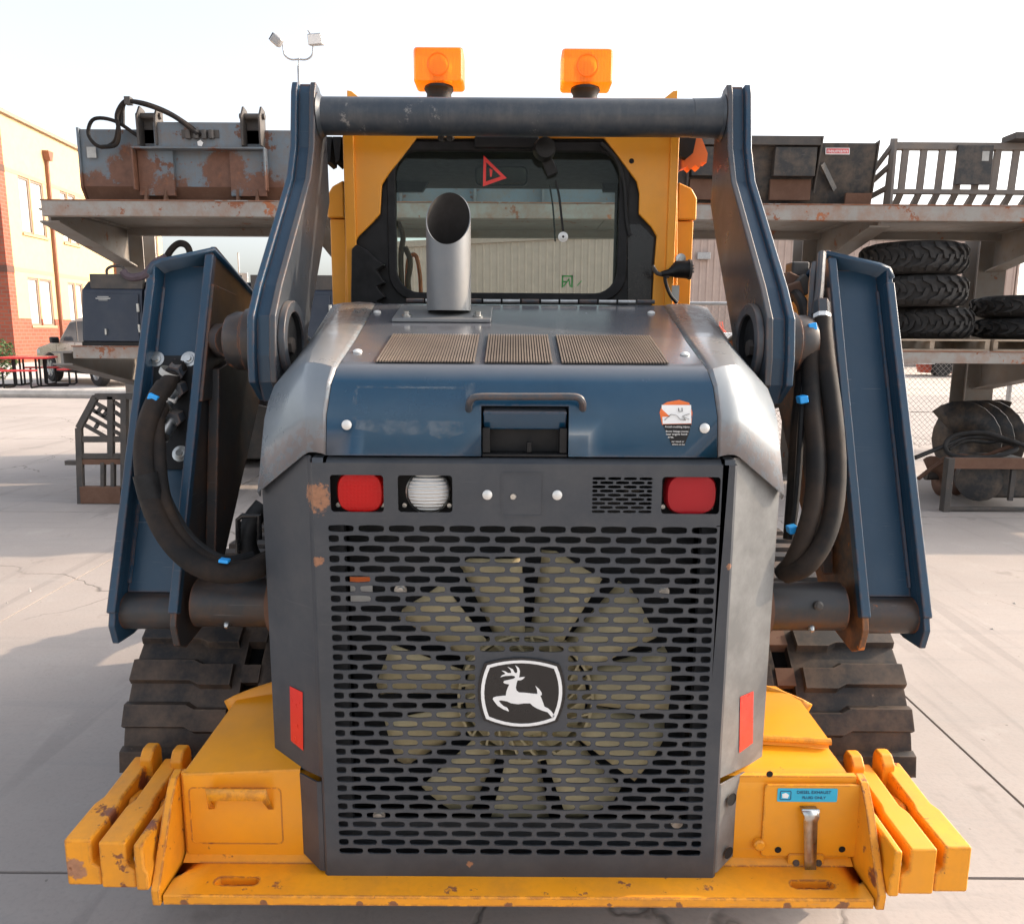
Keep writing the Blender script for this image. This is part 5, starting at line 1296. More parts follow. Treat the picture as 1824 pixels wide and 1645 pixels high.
bump.add([(-0.775, YB0, bz), (0.775, YB0, bz), (0.775, YB0 - 0.002, bz - 0.003), (-0.775, YB0 - 0.002, bz - 0.003), (0.775, YB0 - 0.002, bz - 0.022), (-0.775, YB0 - 0.002, bz - 0.022), (0.775, YB1, bz - 0.024), (-0.775, YB1, bz - 0.024)], [(0, 1, 2, 3), (3, 2, 4, 5), (5, 4, 6, 7)])
bump.add([(-0.775, YB1, bz), (0.775, YB1, bz), (0.775, YB1 + 0.02, bz + 0.014), (-0.775, YB1 + 0.02, bz + 0.014)], [(0, 1, 2, 3)])
BP = bump.build('bumper_plate', M['yellow_worn'], LD, smooth=20)
for sx in (-1, 1):
    pr = [(1.492, 0.362), (1.488, 0.40), (1.51, 0.435), (1.575, 0.55), (1.61, 0.592), (1.64, 0.597), (1.66, 0.40), (1.62, 0.362)]
    MB().prism(pr, 'x', sx * 0.780, sx * 0.798).build('bumper_gusset', M['yellow_worn'], LD, bevel=0.002)
for xa, xb in ((-0.775, -0.455), (0.455, 0.775)): MB().box(xa, xb, 1.62, 1.635, 0.30, 0.60).build('rear_frame', M['yellow'], LD, smooth=0)
MB().box(-0.775, 0.775, 1.60, 1.70, 0.29, 0.357).build('rear_crossmember', M['yellow'], LD, smooth=0)
# left cover: fixed box with strap handle
lt_ = [L(328, 1386, 1.622), L(508, 1358, 1.622)]
tx0, tx1 = -0.772, -0.50
tcov = MB()
zL, zR = 0.598, 0.612
xf = -0.728
tcov.add([(tx0, 1.615, 0.395), (tx1, 1.615, 0.395), (tx1, 1.615, zR), (tx0, 1.615, zL), (tx0 + 0.035, 1.880, 0.650), (tx1, 1.905, 0.672), (tx0, 1.80, 0.42), (tx1, 1.85, 0.42)], [(0, 1, 2, 3), (3, 2, 5, 4), (0, 3, 4, 6)])
TC = tcov.build('tank_cover', M['yellow'], LD, bevel=0.004, smooth=25)
a0, a1 = L(333, 1388, 1.612), L(505, 1504, 1.612)
MB().ringprism(rrect(a0.x, a1.x, a1.z, a0.z - 0.02, 0.012), rrect(a0.x + 0.003, a1.x - 0.003, a1.z + 0.003, a0.z - 0.023, 0.01), 'y', 1.6138, 1.616).build('access_panel_edge', M['yellow_worn'], TC)
h0, h1_ = L(366, 1425, 1.60), L(483, 1428, 1.60)
sh_ = MB()
zt = L(420, 1409, 1.58).z; zh = L(420, 1427, 1.58).z
zm = L(420, 1442, 1.61).z
sh_.add([(h0.x, 1.613, zm), (h0.x + 0.006, 1.588, zt), (h1_.x - 0.006, 1.588, zt), (h1_.x, 1.613, zm), (h0.x + 0.012, 1.613, zm), (h0.x + 0.015, 1.582, zh), (h1_.x - 0.015, 1.582, zh), (h1_.x - 0.012, 1.613, zm),
         (h0.x + 0.006, 1.610, zt + 0.002), (h1_.x - 0.006, 1.610, zt + 0.002)], [(0, 1, 5, 4), (1, 2, 6, 5), (2, 3, 7, 6)])
sh_.build('strap_handle', M['yellow'], TC, smooth=40, solid=0.004)
for u, v in ((380, 1306), (408, 1308), (352, 1345), (455, 1310)):
    a, dy, dz = sight(u, v)
    t = 1.87; nrm_ = Vector((0, -0.4, 1)).normalized()
sd = M['soot']
# curved fender lip beyond the covers
for sx in (-1, 1):
    rows = []
    for k in range(13):
        t = k / 12; ang = radians(8 + 84 * t)
        x = -0.50 - 0.26 * sin(ang) ** 1.0 if False else -0.765 + 0.27 * t
        z = 0.648 + 0.060 * sin(radians(90 * t)) ** 0.8
        y = 1.868 + 0.055 * t
        rows.append([Vector((-sx * x, y, z)), Vector((-sx * (x + 0.012), y + 0.004, z - 0.035 - 0.04 * t)), Vector((-sx * (x + 0.05), y + 0.0, z - 0.14))])
    MB().grid(rows).build('fender', M['yellow'], LD, smooth=60, solid=0.005)
# right cover: hinged filler door with latch and label
tr0, tr1 = 0.50, 0.772
rc = MB(); sec = [(1.615, 0.395), (1.615, 0.560), (1.619, 0.582), (1.630, 0.598), (1.648, 0.606)]
tops = [(1.78, 0.645)]
rows = [[Vector((tr0, y, z)), Vector((tr1 - 0.02 * max(0, (z - 0.58) / 0.03 if z > 0.58 else 0), y, z))] for y, z in sec] + [[Vector((tr0, 1.745, 0.612)), Vector((0.752, 1.725, 0.610))]]
rc.grid(rows)
rc.add([(r[1]) for r in rows] + [Vector((tr1, 1.745, 0.40))], [(0, 1, 2, 3, 4, 5, 6)])
RC = rc.build('filler_cover', M['yellow'], LD, bevel=0.0, smooth=50)
r2 = MB(); r2.add([(tr0, 1.745, 0.634), (0.752, 1.727, 0.631), (0.730, 1.86, 0.664), (0.68, 1.905, 0.682), (tr0, 1.91, 0.688), (tr0, 1.740, 0.614), (0.752, 1.722, 0.611)], [(0, 1, 2, 3, 4), (5, 6, 1, 0)])
r2.build('cover_lid', M['yellow'], LD, bevel=0.004, smooth=25)
MB().tube([(tr0, 1.742, 0.630), (0.756, 1.724, 0.627)], 0.0085, 10).build('lid_edge', M['yellow'], LD)
da, db = L(1363, 1385, 1.612), L(1523, 1524, 1.612)
MB().prism(rrect(da.x, db.x, db.z, 0.585, 0.008), 'y', 1.6085, 1.6148).build('filler_door', M['yellow'], RC, bevel=0.002)
ba, bb_ = L(1386, 1404, 1.606), L(1491, 1428, 1.606)
lb_ = MB().prism(rrect(ba.x, bb_.x, bb_.z, ba.z, 0.003), 'y', 1.6070, 1.6083).build('fluid_label', M['label_blue'], RC, smooth=0)
ia, ib = L(1390, 1408, 1.606), L(1409, 1424, 1.606)
MB().ringprism(rrect(ia.x, ib.x, ib.z, ia.z, 0.003), rrect(ia.x + 0.0015, ib.x - 0.0015, ib.z + 0.0015, ia.z - 0.0015, 0.002), 'y', 1.6062, 1.6070).build('fluid_symbol_frame', M['navy_print'], RC, smooth=0)
MB().prism([(ia.x + 0.006, ib.z + 0.005), (ib.x - 0.008, ib.z + 0.004), (ib.x - 0.005, ib.z + 0.012), ((ia.x + ib.x) / 2, ia.z - 0.005), (ia.x + 0.005, ia.z - 0.008)], 'y', 1.6062, 1.6070).build('fluid_symbol', M['white'], RC, smooth=0)
lc = L(1450, 1411, 1.606); text("DIESEL EXHAUST", 0.012, M['navy_print'], 'label_lettering', RC, (lc.x, 1.6066, lc.z), RX90, width=0.078)
lc = L(1450, 1420.5, 1.606); text("FLUID ONLY", 0.012, M['navy_print'], 'label_lettering', RC, (lc.x, 1.6066, lc.z), RX90, width=0.053)
for u, v in ((1386, 1513), (1500, 1512), (1371, 1378)):
    c = L(u, v, 1.607); MB().disc((c.x, 1.6072, c.z), (0, -1, 0), 0.0078, 18).build('door_notch', M['dark'], RC, smooth=0)
c = L(1354, 1507, 1.60); MB().lathe([(0.014, 0), (0.014, 0.012), (0.010, 0.016), (0, 0.016)], (c.x, 1.615, c.z), (0, -1, 0), 14).build('hinge_boss', M['yellow'], RC)
pa, pb = L(1404, 1520, 1.605), L(1466, 1555, 1.605)
MB().prism(rrect(pa.x, pb.x, pb.z, pa.z, 0.006), 'y', 1.604, 1.6082).build('latch_base', M['yellow'], RC, bevel=0.001)
la, lb2 = L(1445, 1447, 1.59), L(1442, 1546, 1.596)
lw = 0.0165
ltc = MB(); ltc.grid([[Vector((la.x - lw - 0.004, 1.607, la.z + 0.006)), Vector((la.x + lw, 1.607, la.z + 0.006))], [Vector((la.x - lw - 0.004, 1.588, la.z + 0.004)), Vector((la.x + lw, 1.588, la.z + 0.004))], [Vector((la.x - lw, 1.582, la.z - 0.006)), Vector((la.x + lw, 1.582, la.z - 0.006))], [Vector((la.x - lw, 1.586, la.z - 0.02)), Vector((la.x + lw - 0.002, 1.586, la.z - 0.02))],
          [Vector((lb2.x - 0.014, 1.592, lb2.z + 0.02)), Vector((lb2.x + 0.013, 1.592, lb2.z + 0.02))], [Vector((lb2.x - 0.013, 1.588, lb2.z)), Vector((lb2.x + 0.012, 1.588, lb2.z))]])
ltc.build('toggle_latch', M['steel'], RC, smooth=40, solid=0.003)
MB().cyl((la.x - lw - 0.003, 1.596, la.z), (la.x + lw + 0.003, 1.596, la.z), 0.006, 12).build('latch_pin', M['chrome'], RC)
for u in (1418, 1458): c = L(u, 1536, 1.603); MB().lathe([(0.008, 0), (0.007, 0.004), (0, 0.004)], (c.x, 1.604, c.z), (0, -1, 0), 12).build('screw', M['grey_steel'], RC)
# --- suitcase weights, three each side
for sx in (-1, 1):
    for k in range(3):
        xo_ = sx * (0.986 - 0.079 * k - (0.0 if sx < 0 else 0.004)); dirx = -sx; y0 = 1.502 - 0.008 * k; zb0, zt0 = 0.402, 0.512
        if sx > 0: zb0 -= 0.004; zt0 -= 0.004
        x1_ = xo_ + dirx * (0.0775 if k < 2 else 0.0775) if k < 2 else sx * 0.800
        lo_, hi_ = min(xo_, x1_), max(xo_, x1_)
        def W(a, b): return (lo_ + (hi_ - lo_) * a, lo_ + (hi_ - lo_) * b)
        w = MB()
        ia_, ib_ = (0.0, 0.80) if sx < 0 else (0.20, 1.0)
        # body: rear block with a tall rear face, waisted towards the front
        secs = [(y0, 0.0, 1.0, zt0), (y0 + 0.125, 0.0, 1.0, zt0 + 0.004), (y0 + 0.150, 0.13, 0.93, zt0 + 0.006), (y0 + 0.305, 0.13, 0.95, zt0 + 0.018)]
        base = []
        zmid = 0.443
        rings = []
        for (y, p0, p1, zt_) in secs:
            s0 = p0 if sx < 0 else max(p0, 1 - p1); 
            if sx < 0: t0, t1 = p0, p1 - 0.24 + (0.02 if y > y0 + 0.11 else 0)
            else: t0, t1 = (1 - p1) + 0.24 - (0.02 if y > y0 + 0.11 else 0), 1 - p0
            xa, xb = W(t0, t1)
            f0, f1 = W(0.005, 0.995)
            fm0, fm1 = (f0, xb + 0.002) if sx < 0 else (xa - 0.002, f1)
            rings.append([Vector((f0, y, zb0)), Vector((f1, y, zb0)), Vector((f1, y, zmid)), Vector((xb, y, zmid + 0.012)), Vector((xb, y, zt_)), Vector((xa, y, zt_)), Vector((xa, y, zmid + 0.012)), Vector((f0, y, zmid))])
        n = 8; vs = [p for r_ in rings for p in r_]
        fs = [(i * n + j, i * n + (j + 1) % n, (i + 1) * n + (j + 1) % n, (i + 1) * n + j) for i in range(len(rings) - 1) for j in range(n)] + [tuple(range(n)), tuple((len(rings) - 1) * n + j for j in range(n))]
        w.add(vs, fs)
        WT = w.build('counterweight', M['yellow_worn'] if (sx < 0 or k == 0) else M['yellow'], LD, bevel=0.006, seg=3, smooth=30)
        ha, hb = W(0.50, 0.92) if sx < 0 else W(0.08, 0.50)
        if k < 2: MB().prism([(y0 + 0.265, 0.47), (y0 + 0.265, zt0 + 0.030), (y0 + 0.285, zt0 + 0.050), (y0 + 0.315, zt0 + 0.050), (y0 + 0.325, zt0 + 0.03), (y0 + 0.325, 0.47)], 'x', ha, hb).build('lifting_lug', M['yellow_worn'], WT, bevel=0.006)
        hx_, hy_ = W(0.76, 0.985) if sx < 0 else W(0.015, 0.24)
        MB().prism([(y0 + 0.15, zmid + 0.005), (y0 + 0.15, zt0 - 0.03), (y0 + 0.17, zt0 - 0.012), (y0 + 0.22, zt0 - 0.02), (y0 + 0.24, zmid + 0.005)], 'x', hx_ + (0.002 if sx > 0 else 0), hy_).build('spacer_boss', M['yellow_worn'], WT, bevel=0.004)
        if k == 1:
            c_ = W(0.98, 1.0)[0] if sx < 0 else W(0.0, 0.02)[0]
            MB().cyl((W(0.88, 1)[0] if sx < 0 else W(0.0, 0)[0] - 0.006, y0 + 0.03, 0.46), (W(0.88, 1)[0] + 0.02 if sx < 0 else W(0.12, 0)[0], y0 + 0.03, 0.46), 0.016, 14).build('tie_rod', M['steel'], WT)
# --- rubber tracks
TYa, TYb, TZ, TR = 2.275, 4.0, 0.415, 0.40
per = [(2 * (TYb - TYa)), pi * TR]; TOT = 2 * (TYb - TYa) + 2 * pi * TR
def trk(s):                                       # point and outward normal along the belt
    s %= TOT; l = TYb - TYa
    if s < pi * TR: a = pi / 2 + s / TR; return Vector((0, TYa + TR * cos(a), TZ + TR * sin(a))), Vector((0, cos(a), sin(a)))
    s -= pi * TR
    if s < l: return Vector((0, TYa + s, TZ - TR)), Vector((0, 0, -1))
    s -= l
    if s < pi * TR: a = -pi / 2 + s / TR; return Vector((0, TYb + TR * cos(a), TZ + TR * sin(a))), Vector((0, cos(a), sin(a)))
    s -= pi * TR; return Vector((0, TYb - s, TZ + TR)), Vector((0, 0, 1))
for sx in (-1, 1):
    xi, xo = (0.565, 1.046)
    T = MB(); N = 96
    segs = ((xi, 0.705, 0), (0.752, xo, 0))
    for a, b, _ in segs:
        ra = []
        for i in range(N + 1):
            p, nn = trk(TOT * i / N); q_ = p - nn * 0.03
            ra.append([Vector((sx * a, p.y, p.z)), Vector((sx * b, p.y, p.z)), Vector((sx * b, q_.y, q_.z)), Vector((sx * a, q_.y, q_.z)), Vector((sx * a, p.y, p.z))])
        T.grid(ra)
    TB = T.build('rubber_track', M['track'], LD, smooth=30)
    NL = 52
    for i in range(NL):
        s0 = TOT * i / NL
        p, nn = trk(s0); tang = nn.cross(Vector((1, 0, 0)))
        if p.z < 0.25 and p.y > TYa: pass
        w_ = TOT / NL
        def lug(outline, h0, h1):
            m = MB(); n = len(outline); cx = sum(o[0] for o in outline) / n; ct = sum(o[1] for o in outline) / n
            def at(x, t_, h): return p + tang * t_ + nn * h + Vector((sx * x, 0, 0))
            vs = [at(x, t_, h0) for x, t_ in outline] + [at(cx + (x - cx) * 0.99, ct + (t_ - ct) * 0.80, h1) for x, t_ in outline]
            m.add(vs, [tuple(range(n)), tuple(range(2 * n - 1, n - 1, -1))] + [(k, (k + 1) % n, n + (k + 1) % n, n + k) for k in range(n)])
            m.build('track_lug', M['track'], TB, smooth=0)
        a_, b_, st = -w_ * 0.36, w_ * 0.36, w_ * 0.12
        lug([(xo + 0.004, a_ + st), (0.885, a_ + st), (0.86, a_), (0.775, a_), (0.775, b_ - st), (0.86, b_ - st), (0.885, b_), (xo + 0.004, b_)], -0.004, 0.017)
        lug([(0.690, a_), (xi - 0.004, a_), (xi - 0.004, b_ - st), (0.62, b_ - st), (0.635, b_ - st * 0.5), (0.690, b_ - st * 0.5)], -0.004, 0.017)
        if i % 1 == 0:
            MB().obox(p - nn * 0.012 + Vector((sx * 0.7285, 0, 0)), (0.05, w_ * 0.42, 0.035), Matrix((Vector((1, 0, 0)), tang, nn)).transposed()).build('track_link', M['rust'] if sx > 0 else M['track'], TB, smooth=0)
    MB().lathe([(0.0, 0.0), (0.30, 0.0), (0.34, 0.03), (0.34, 0.10), (0.0, 0.10)], (sx * 0.70, TYa, TZ), (sx, 0, 0), 30).build('idler_wheel', M['dark'], LD)
    MB().box(min(sx * 0.6, sx * 0.92), max(sx * 0.6, sx * 0.92), 2.4, 3.8, 0.25, 0.6).build('track_frame', M['charcoal'], LD, smooth=0)
MB().box(-0.52, 0.52, 1.85, 3.9, 0.28, 0.60).build('chassis_belly', M['dark'], LD, smooth=0)
MB().box(-0.50, 0.50, 1.9, 2.30, 0.60, 1.50).build('engine_bay', M['dark'], LD, smooth=0)
MB().box(-0.50, 0.50, 2.55, 3.9, 0.60, 1.45).build('cab_tub', M['black'], LD, smooth=0)

# --- boom arms
rear0, rear1 = Vector((0, 1.752, 0.925)), Vector((0, 2.125, 1.825))
eA = (rear1 - rear0).normalized(); nA = Vector((0, -eA.z, eA.y))
def rear_y(z): return rear0.y + (z - rear0.z) * eA.y / eA.z
for sx in (-1, 1):
    AP = M['arm_paint']
    xi, xo = 0.822, 0.985
    side_in = [(rear_y(0.95), 0.95), (1.748, 0.90), (1.762, 0.845), (1.80, 0.825), (1.95, 0.845), (2.10, 1.0), (2.46, 1.40), (3.3, 1.25), (3.3, 1.50), (2.47, 1.705), (2.145, 1.822), (rear_y(1.80), 1.805)]
    side_out = [(rear_y(0.95), 0.95), (1.748, 0.90), (1.762, 0.85), (1.84, 0.845), (1.95, 0.86), (2.10, 1.0), (2.46, 1.40), (3.3, 1.25), (3.3, 1.48), (2.47, 1.68), (2.16, 1.780), (rear_y(1.745), 1.765), (rear_y(1.73), 1.735)]
    A_ = MB().prism(side_in, 'x', sx * xi, sx * (xi + 0.016)).build('boom_arm', M['arm_rusty'] if sx < 0 else M['arm_rust_bounce'], LD, bevel=0.003, label='left boom arm' if False else None)
    MB().prism(side_out, 'x', sx * (xo - 0.016), sx * xo).build('outer_flange', AP, A_, bevel=0.003)
    # inner flange edge strip: painted rear edge
    def RP(z, d): y = rear_y(z); return Vector((0, y, z)) - nA * d
    st_ = MB()
    for xa, xb in ((xi - 0.004, xi + 0.020), (xo - 0.018, xo + 0.004)):
        z1 = 1.80 if xa < 0.9 else 1.735
        poly = [RP(0.93, -0.004), RP(z1, -0.004), RP(z1, 0.02), RP(0.93, 0.02)]
        st_.prism([(p.y, p.z) for p in poly], 'x', sx * xa, sx * xb)
    st_.build('flange_edge', AP, A_, bevel=0.004)
    poly = [RP(0.98, 0.05), RP(1.79, 0.05), RP(1.79, 0.062), RP(0.98, 0.062)]
    vs = []
    MB().prism([(p.y, p.z) for p in poly], 'x', sx * (xi + 0.017), sx * (xo - 0.017)).build('web_plate', AP, A_, smooth=0)
    wl_ = MB()
    for xx, z1 in ((xi + 0.019, 1.78), (xo - 0.019, 1.73)): wl_.tube([Vector((sx * xx, 0, 0)) + RP(1.0 + (z1 - 1.0) * k / 30, 0.048) for k in range(31)], [0.0048 + 0.0012 * random.random() for _ in range(31)], 6)
    wl_.build('weld_bead', AP, A_)
    # sloped cap, running on as the top plate of the arm
    cap = MB()
    A0, A1 = Vector((sx * (xi - 0.006), 0, 0)), Vector((sx * (xo + 0.003), 0, 0))
    r0 = [A0 + RP(1.815, -0.008), sx and Vector((sx * (xo - 0.03), 0, 0)) + RP(1.783, -0.008), Vector((sx * (xo - 0.005), 0, 0)) + RP(1.772, -0.008), A1 + RP(1.745, -0.008)]
    r1 = [p + Vector((0, 0.34, -0.112)) for p in r0]
    r2_ = [p + Vector((0, 1.2, -0.30)) for p in r0]
    cap.grid([r0, r1, r2_])
    cap.build('arm_cap', AP, A_, smooth=25, solid=0.012)
    # bottom tube and pivot
    MB().cyl((sx * (xi + 0.016), 1.815, 0.915), (sx * (xo - 0.016), 1.815, 0.915), 0.045, 24).build('cross_tube', M['arm_rusty'], A_)
    MB().cyl((sx * 0.615, 1.835, 0.93), (sx * 0.80, 1.835, 0.93), 0.060, 28).build('pivot_sleeve', M['arm_rusty'], A_)
    MB().lathe([(0.0, 0.0), (0.008, 0.0), (0.008, 0.006), (0.004, 0.012), (0, 0.012)], (sx * 0.715, 1.79, 0.892), (0, -0.8, -0.6), 10).build('grease_nipple', M['steel'], A_)
    MB().cyl((sx * 0.52, 1.84, 0.93), (sx * 0.615, 1.84, 0.93), 0.075, 24).build('link_boss', M['rust'], A_)
    # inner gusset rib and boss near the upper link
    MB().prism([(2.04, 1.50), (2.30, 1.55), (2.0, 1.02), (1.93, 0.98)], 'x', sx * (xi - 0.03), sx * (xi - 0.001)).build('gusset', M['arm_rusty'], A_, bevel=0.004)
    MB().cyl((sx * (xi + 0.004), 2.12, 1.572), (sx * 0.735, 1.992, 1.572), 0.046, 18).build('boss_neck', M['arm_rusty'], A_)
    MB().lathe([(0.0, 0.075), (0.050, 0.075), (0.066, 0.082), (0.074, 0.10), (0.074, 0.125), (0.082, 0.13), (0.082, 0.158), (0.0, 0.158)], (sx * xi, 1.99, 1.572), (-sx, 0, 0), 30).build('upper_boss', M['arm_rusty'], A_)
    MB().prism([(rear_y(1.42), 1.42), (rear_y(1.72), 1.72), (2.25, 1.70), (2.25, 1.42)], 'x', sx * (xi - 0.012), sx * (xi - 0.0005)).build('boss_plate', M['arm_rusty'], A_, bevel=0.003)
    if sx < 0:
        def RL(u, v, d):                          # point on the arm's rear line plane, lifted by d towards the camera
            a, dy, dz = sight(u, v); o = Vector((0, 0, CAM_H)); dr = Vector((a, dy, dz)); q0 = Vector((0, rear0.y, rear0.z)) + nA * d
            t = (q0 - o).dot(nA) / dr.dot(nA); return o + dr * t - Vector((LX, 0, 0))
        pl = [RL(u, v, -0.046) for u, v in ((277, 634), (350, 634), (338, 836), (262, 836))]
        MB().add(pl, [(0, 1, 2, 3)]).build('hose_port_plate', M['black'], A_, smooth=0, solid=0.004)
        for u, v in ((279, 640), (337, 640), (322, 808)):
            c = RL(u, v, -0.045)
            MB().lathe([(0.0215, 0.0), (0.021, 0.003), (0.014, 0.004), (0.013, 0.006), (0.0085, 0.0065), (0.0085, 0.013), (0.0, 0.013)], c, nA, 26).build('flange_bolt', M['steel'], A_)
        for pts, r, mt in ((((318, 652), (306, 672), (292, 694)), 0.022, 'hose'), (((313, 690), (303, 706), (290, 724)), 0.020, 'steel'), (((308, 742), (300, 758), (288, 778)), 0.019, 'steel')):
            MB().tube(spline([RL(u, v, -0.03 + 0.028 * k) for k, (u, v) in enumerate(pts)], 4), r, 14).build('hose_fitting', M[mt], A_)
        for pts, r in (((RL(318, 654, -0.04), RL(307, 668, 0.005))), 0.024), ((RL(320, 690, -0.04), RL(310, 696, 0.0)), 0.023), ((RL(316, 742, -0.04), RL(306, 748, 0.0)), 0.022):
            MB().tube(list(pts), r, 6).build('hex_adapter', M['charcoal'], A_)
        for u, v, d, r in ((302, 664, 0.005, 0.0245), (299, 708, 0.015, 0.021)): 
            c = RL(u, v, d); MB().lathe([(r, -0.008), (r * 1.03, 0), (r, 0.008)], c, Vector((-0.5, 0.1, -0.85)), 16).build('crimp_ring', M['white'] if v > 700 else M['label_grey'], A_)
        hp_ = [RL(u, v, d) for u, v, d in ((294, 688, 0.02), (279, 712, 0.04), (264, 752, 0.055), (257, 808, 0.06), (264, 872, 0.07), (284, 930, 0.085), (316, 978, 0.10))]
        hp_ += [L(356, 1008, 1.69), L(400, 1020, 1.68), L(450, 1014, 1.70), L(480, 1000, 1.76)]
        MB().tube(spline(hp_, 6), [0.021] * 6 + [0.024] * 200 if False else 0.0245, 14).build('boom_hose', M['hose'], A_)
        hp2 = [RL(u, v, d) for u, v, d in ((292, 722, 0.02), (281, 748, 0.035), (283, 800, 0.05), (287, 860, 0.06), (302, 918, 0.07), (340, 975, 0.085))]
        hp2 += [L(390, 1006, 1.71), L(440, 1008, 1.72), L(480, 990, 1.78)]
        MB().tube(spline(hp2, 6), 0.017, 12).build('boom_hose', M['hose'], A_)
        hp3 = [RL(u, v, d) for u, v, d in ((288, 776, 0.02), (284, 800, 0.03), (286, 850, 0.04), (304, 905, 0.055), (345, 965, 0.075))] + [L(400, 998, 1.74), L(450, 990, 1.78)]
        MB().tube(spline(hp3, 6), 0.013, 10).build('boom_hose', M['rubber'], A_)
        c = RL(268, 880, 0.075); MB().lathe([(0.027, -0.05), (0.0285, 0), (0.027, 0.05)], c, Vector((0.22, -0.05, -0.95)), 16).build('sleeve_cuff', M['rubber'], A_)
        c = RL(273, 708, 0.062); MB().obox(c, (0.024, 0.012, 0.016), Matrix.Rotation(radians(25), 3, 'Y')).build('cable_tie', M['tie_blue'], A_, bevel=0.002)
        c = L(400, 998, 1.672); MB().obox(c, (0.022, 0.02, 0.008), Matrix.Rotation(radians(8), 3, 'Y')).build('cable_tie', M['tie_blue'], A_, bevel=0.002)
        MB().tube([L(424, 985, 1.80), L(424, 925, 1.80), L(432, 918, 1.80), L(462, 918, 1.80), L(462, 960, 1.80)], 0.0065, 8).build('hose_guard', M['black_gloss'], LD)
        hp4 = [L(470, 900, 1.86), L(448, 930, 1.84), L(440, 970, 1.83), L(455, 1000, 1.84), L(480, 1010, 1.88)]
        MB().tube(spline(hp4, 5), 0.024, 12).build('engine_hose', M['rubber'], LD)
        MB().box(-0.60, -0.50, 1.80, 2.0, 0.97, 1.20).build('valve_block', M['dark'], LD, bevel=0.02)
    else:
        def RR(u, v, Y): return L(u, v, Y)
        MB().tube(spline([RR(u, v, y) for u, v, y in ((1464, 452, 2.10), (1462, 480, 2.06), (1459, 520, 2.02), (1453, 560, 1.99))], 4), 0.011, 10).build('steel_line', M['charcoal'], A_)
        MB().tube(spline([RR(u, v, y) for u, v, y in ((1452, 470, 2.10), (1448, 500, 2.06), (1444, 570, 2.0), (1440, 640, 1.95), (1431, 720, 1.90))], 4), 0.010, 10).build('steel_line', M['charcoal'], A_)
        MB().tube([RR(1463, 538, 2.00), RR(1464, 566, 1.975)], 0.021, 6).build('hose_nut', M['charcoal'], A_)
        MB().tube([RR(1464, 562, 1.978), RR(1464, 569, 1.972)], 0.0225, 8).build('crimp_ring', M['white'], A_)
        MB().tube([RR(1465, 577, 1.968), RR(1465, 586, 1.962)], 0.0215, 16).build('crimp_ring', M['white'], A_)
        MB().tube(spline([RR(u, v, y) for u, v, y in ((1465, 568, 1.972), (1466, 592, 1.958), (1472, 650, 1.92), (1484, 740, 1.86), (1490, 830, 1.80), (1484, 910, 1.75), (1464, 970, 1.72), (1432, 1010, 1.71), (1400, 1022, 1.75))], 6), 0.0225, 14).build('boom_hose', M['hose'], A_)
        MB().tube(spline([RR(u, v, y) for u, v, y in ((1446, 592, 1.955), (1444, 650, 1.93), (1446, 720, 1.88), (1452, 800, 1.82), (1450, 880, 1.77), (1434, 950, 1.74), (1412, 1000, 1.74), (1395, 1020, 1.78))], 6), 0.0215, 14).build('boom_hose', M['hose'], A_)
        MB().tube(spline([RR(u, v, y) for u, v, y in ((1430, 716, 1.885), (1426, 780, 1.86), (1422, 850, 1.83), (1415, 920, 1.80), (1408, 960, 1.79))], 5), 0.008, 8).build('corrugated_sleeve', M['rubber'], A_)
        MB().tube(spline([RR(u, v, y) for u, v, y in ((1430, 600, 2.0), (1426, 680, 1.95), (1418, 760, 1.92), (1412, 860, 1.88), (1405, 960, 1.84))], 5), 0.014, 10).build('boom_hose', M['hose'], A_)
        for u, v, y in ((1444.5, 582, 1.945), (1429, 711, 1.872), (1411, 942, 1.775)):
            c = RR(u, v, y); MB().obox(c, (0.021, 0.03, 0.018), Matrix.Rotation(radians(-12), 3, 'Y')).build('cable_tie', M['tie_blue'], A_, bevel=0.003)
        for k, (u, v) in enumerate(((1420, 480), (1408, 502), (1428, 508), (1412, 520))):
            MB().obox(L(u, v, 2.28 - 0.02 * k), (0.05, 0.06, 0.04), Matrix.Rotation(0.4 * k, 3, 'Y')).build('hose_clamp', M['rust'] if k % 2 else M['grey_steel'], A_, bevel=0.006)
        MB().tube(spline([L(1400, 512, 2.3), L(1412, 520, 2.22), L(1430, 545, 2.12), L(1438, 600, 2.05)], 5), 0.016, 10).build('boom_hose', M['hose'], A_)
        MB().lathe([(0.0, 0.0), (0.011, 0.0), (0.011, 0.010), (0.006, 0.014), (0.0, 0.014)], (0.722, 1.780, 0.952), (0, -1, 0.2), 18).build('retainer_bolt', M['grey_steel'], A_)

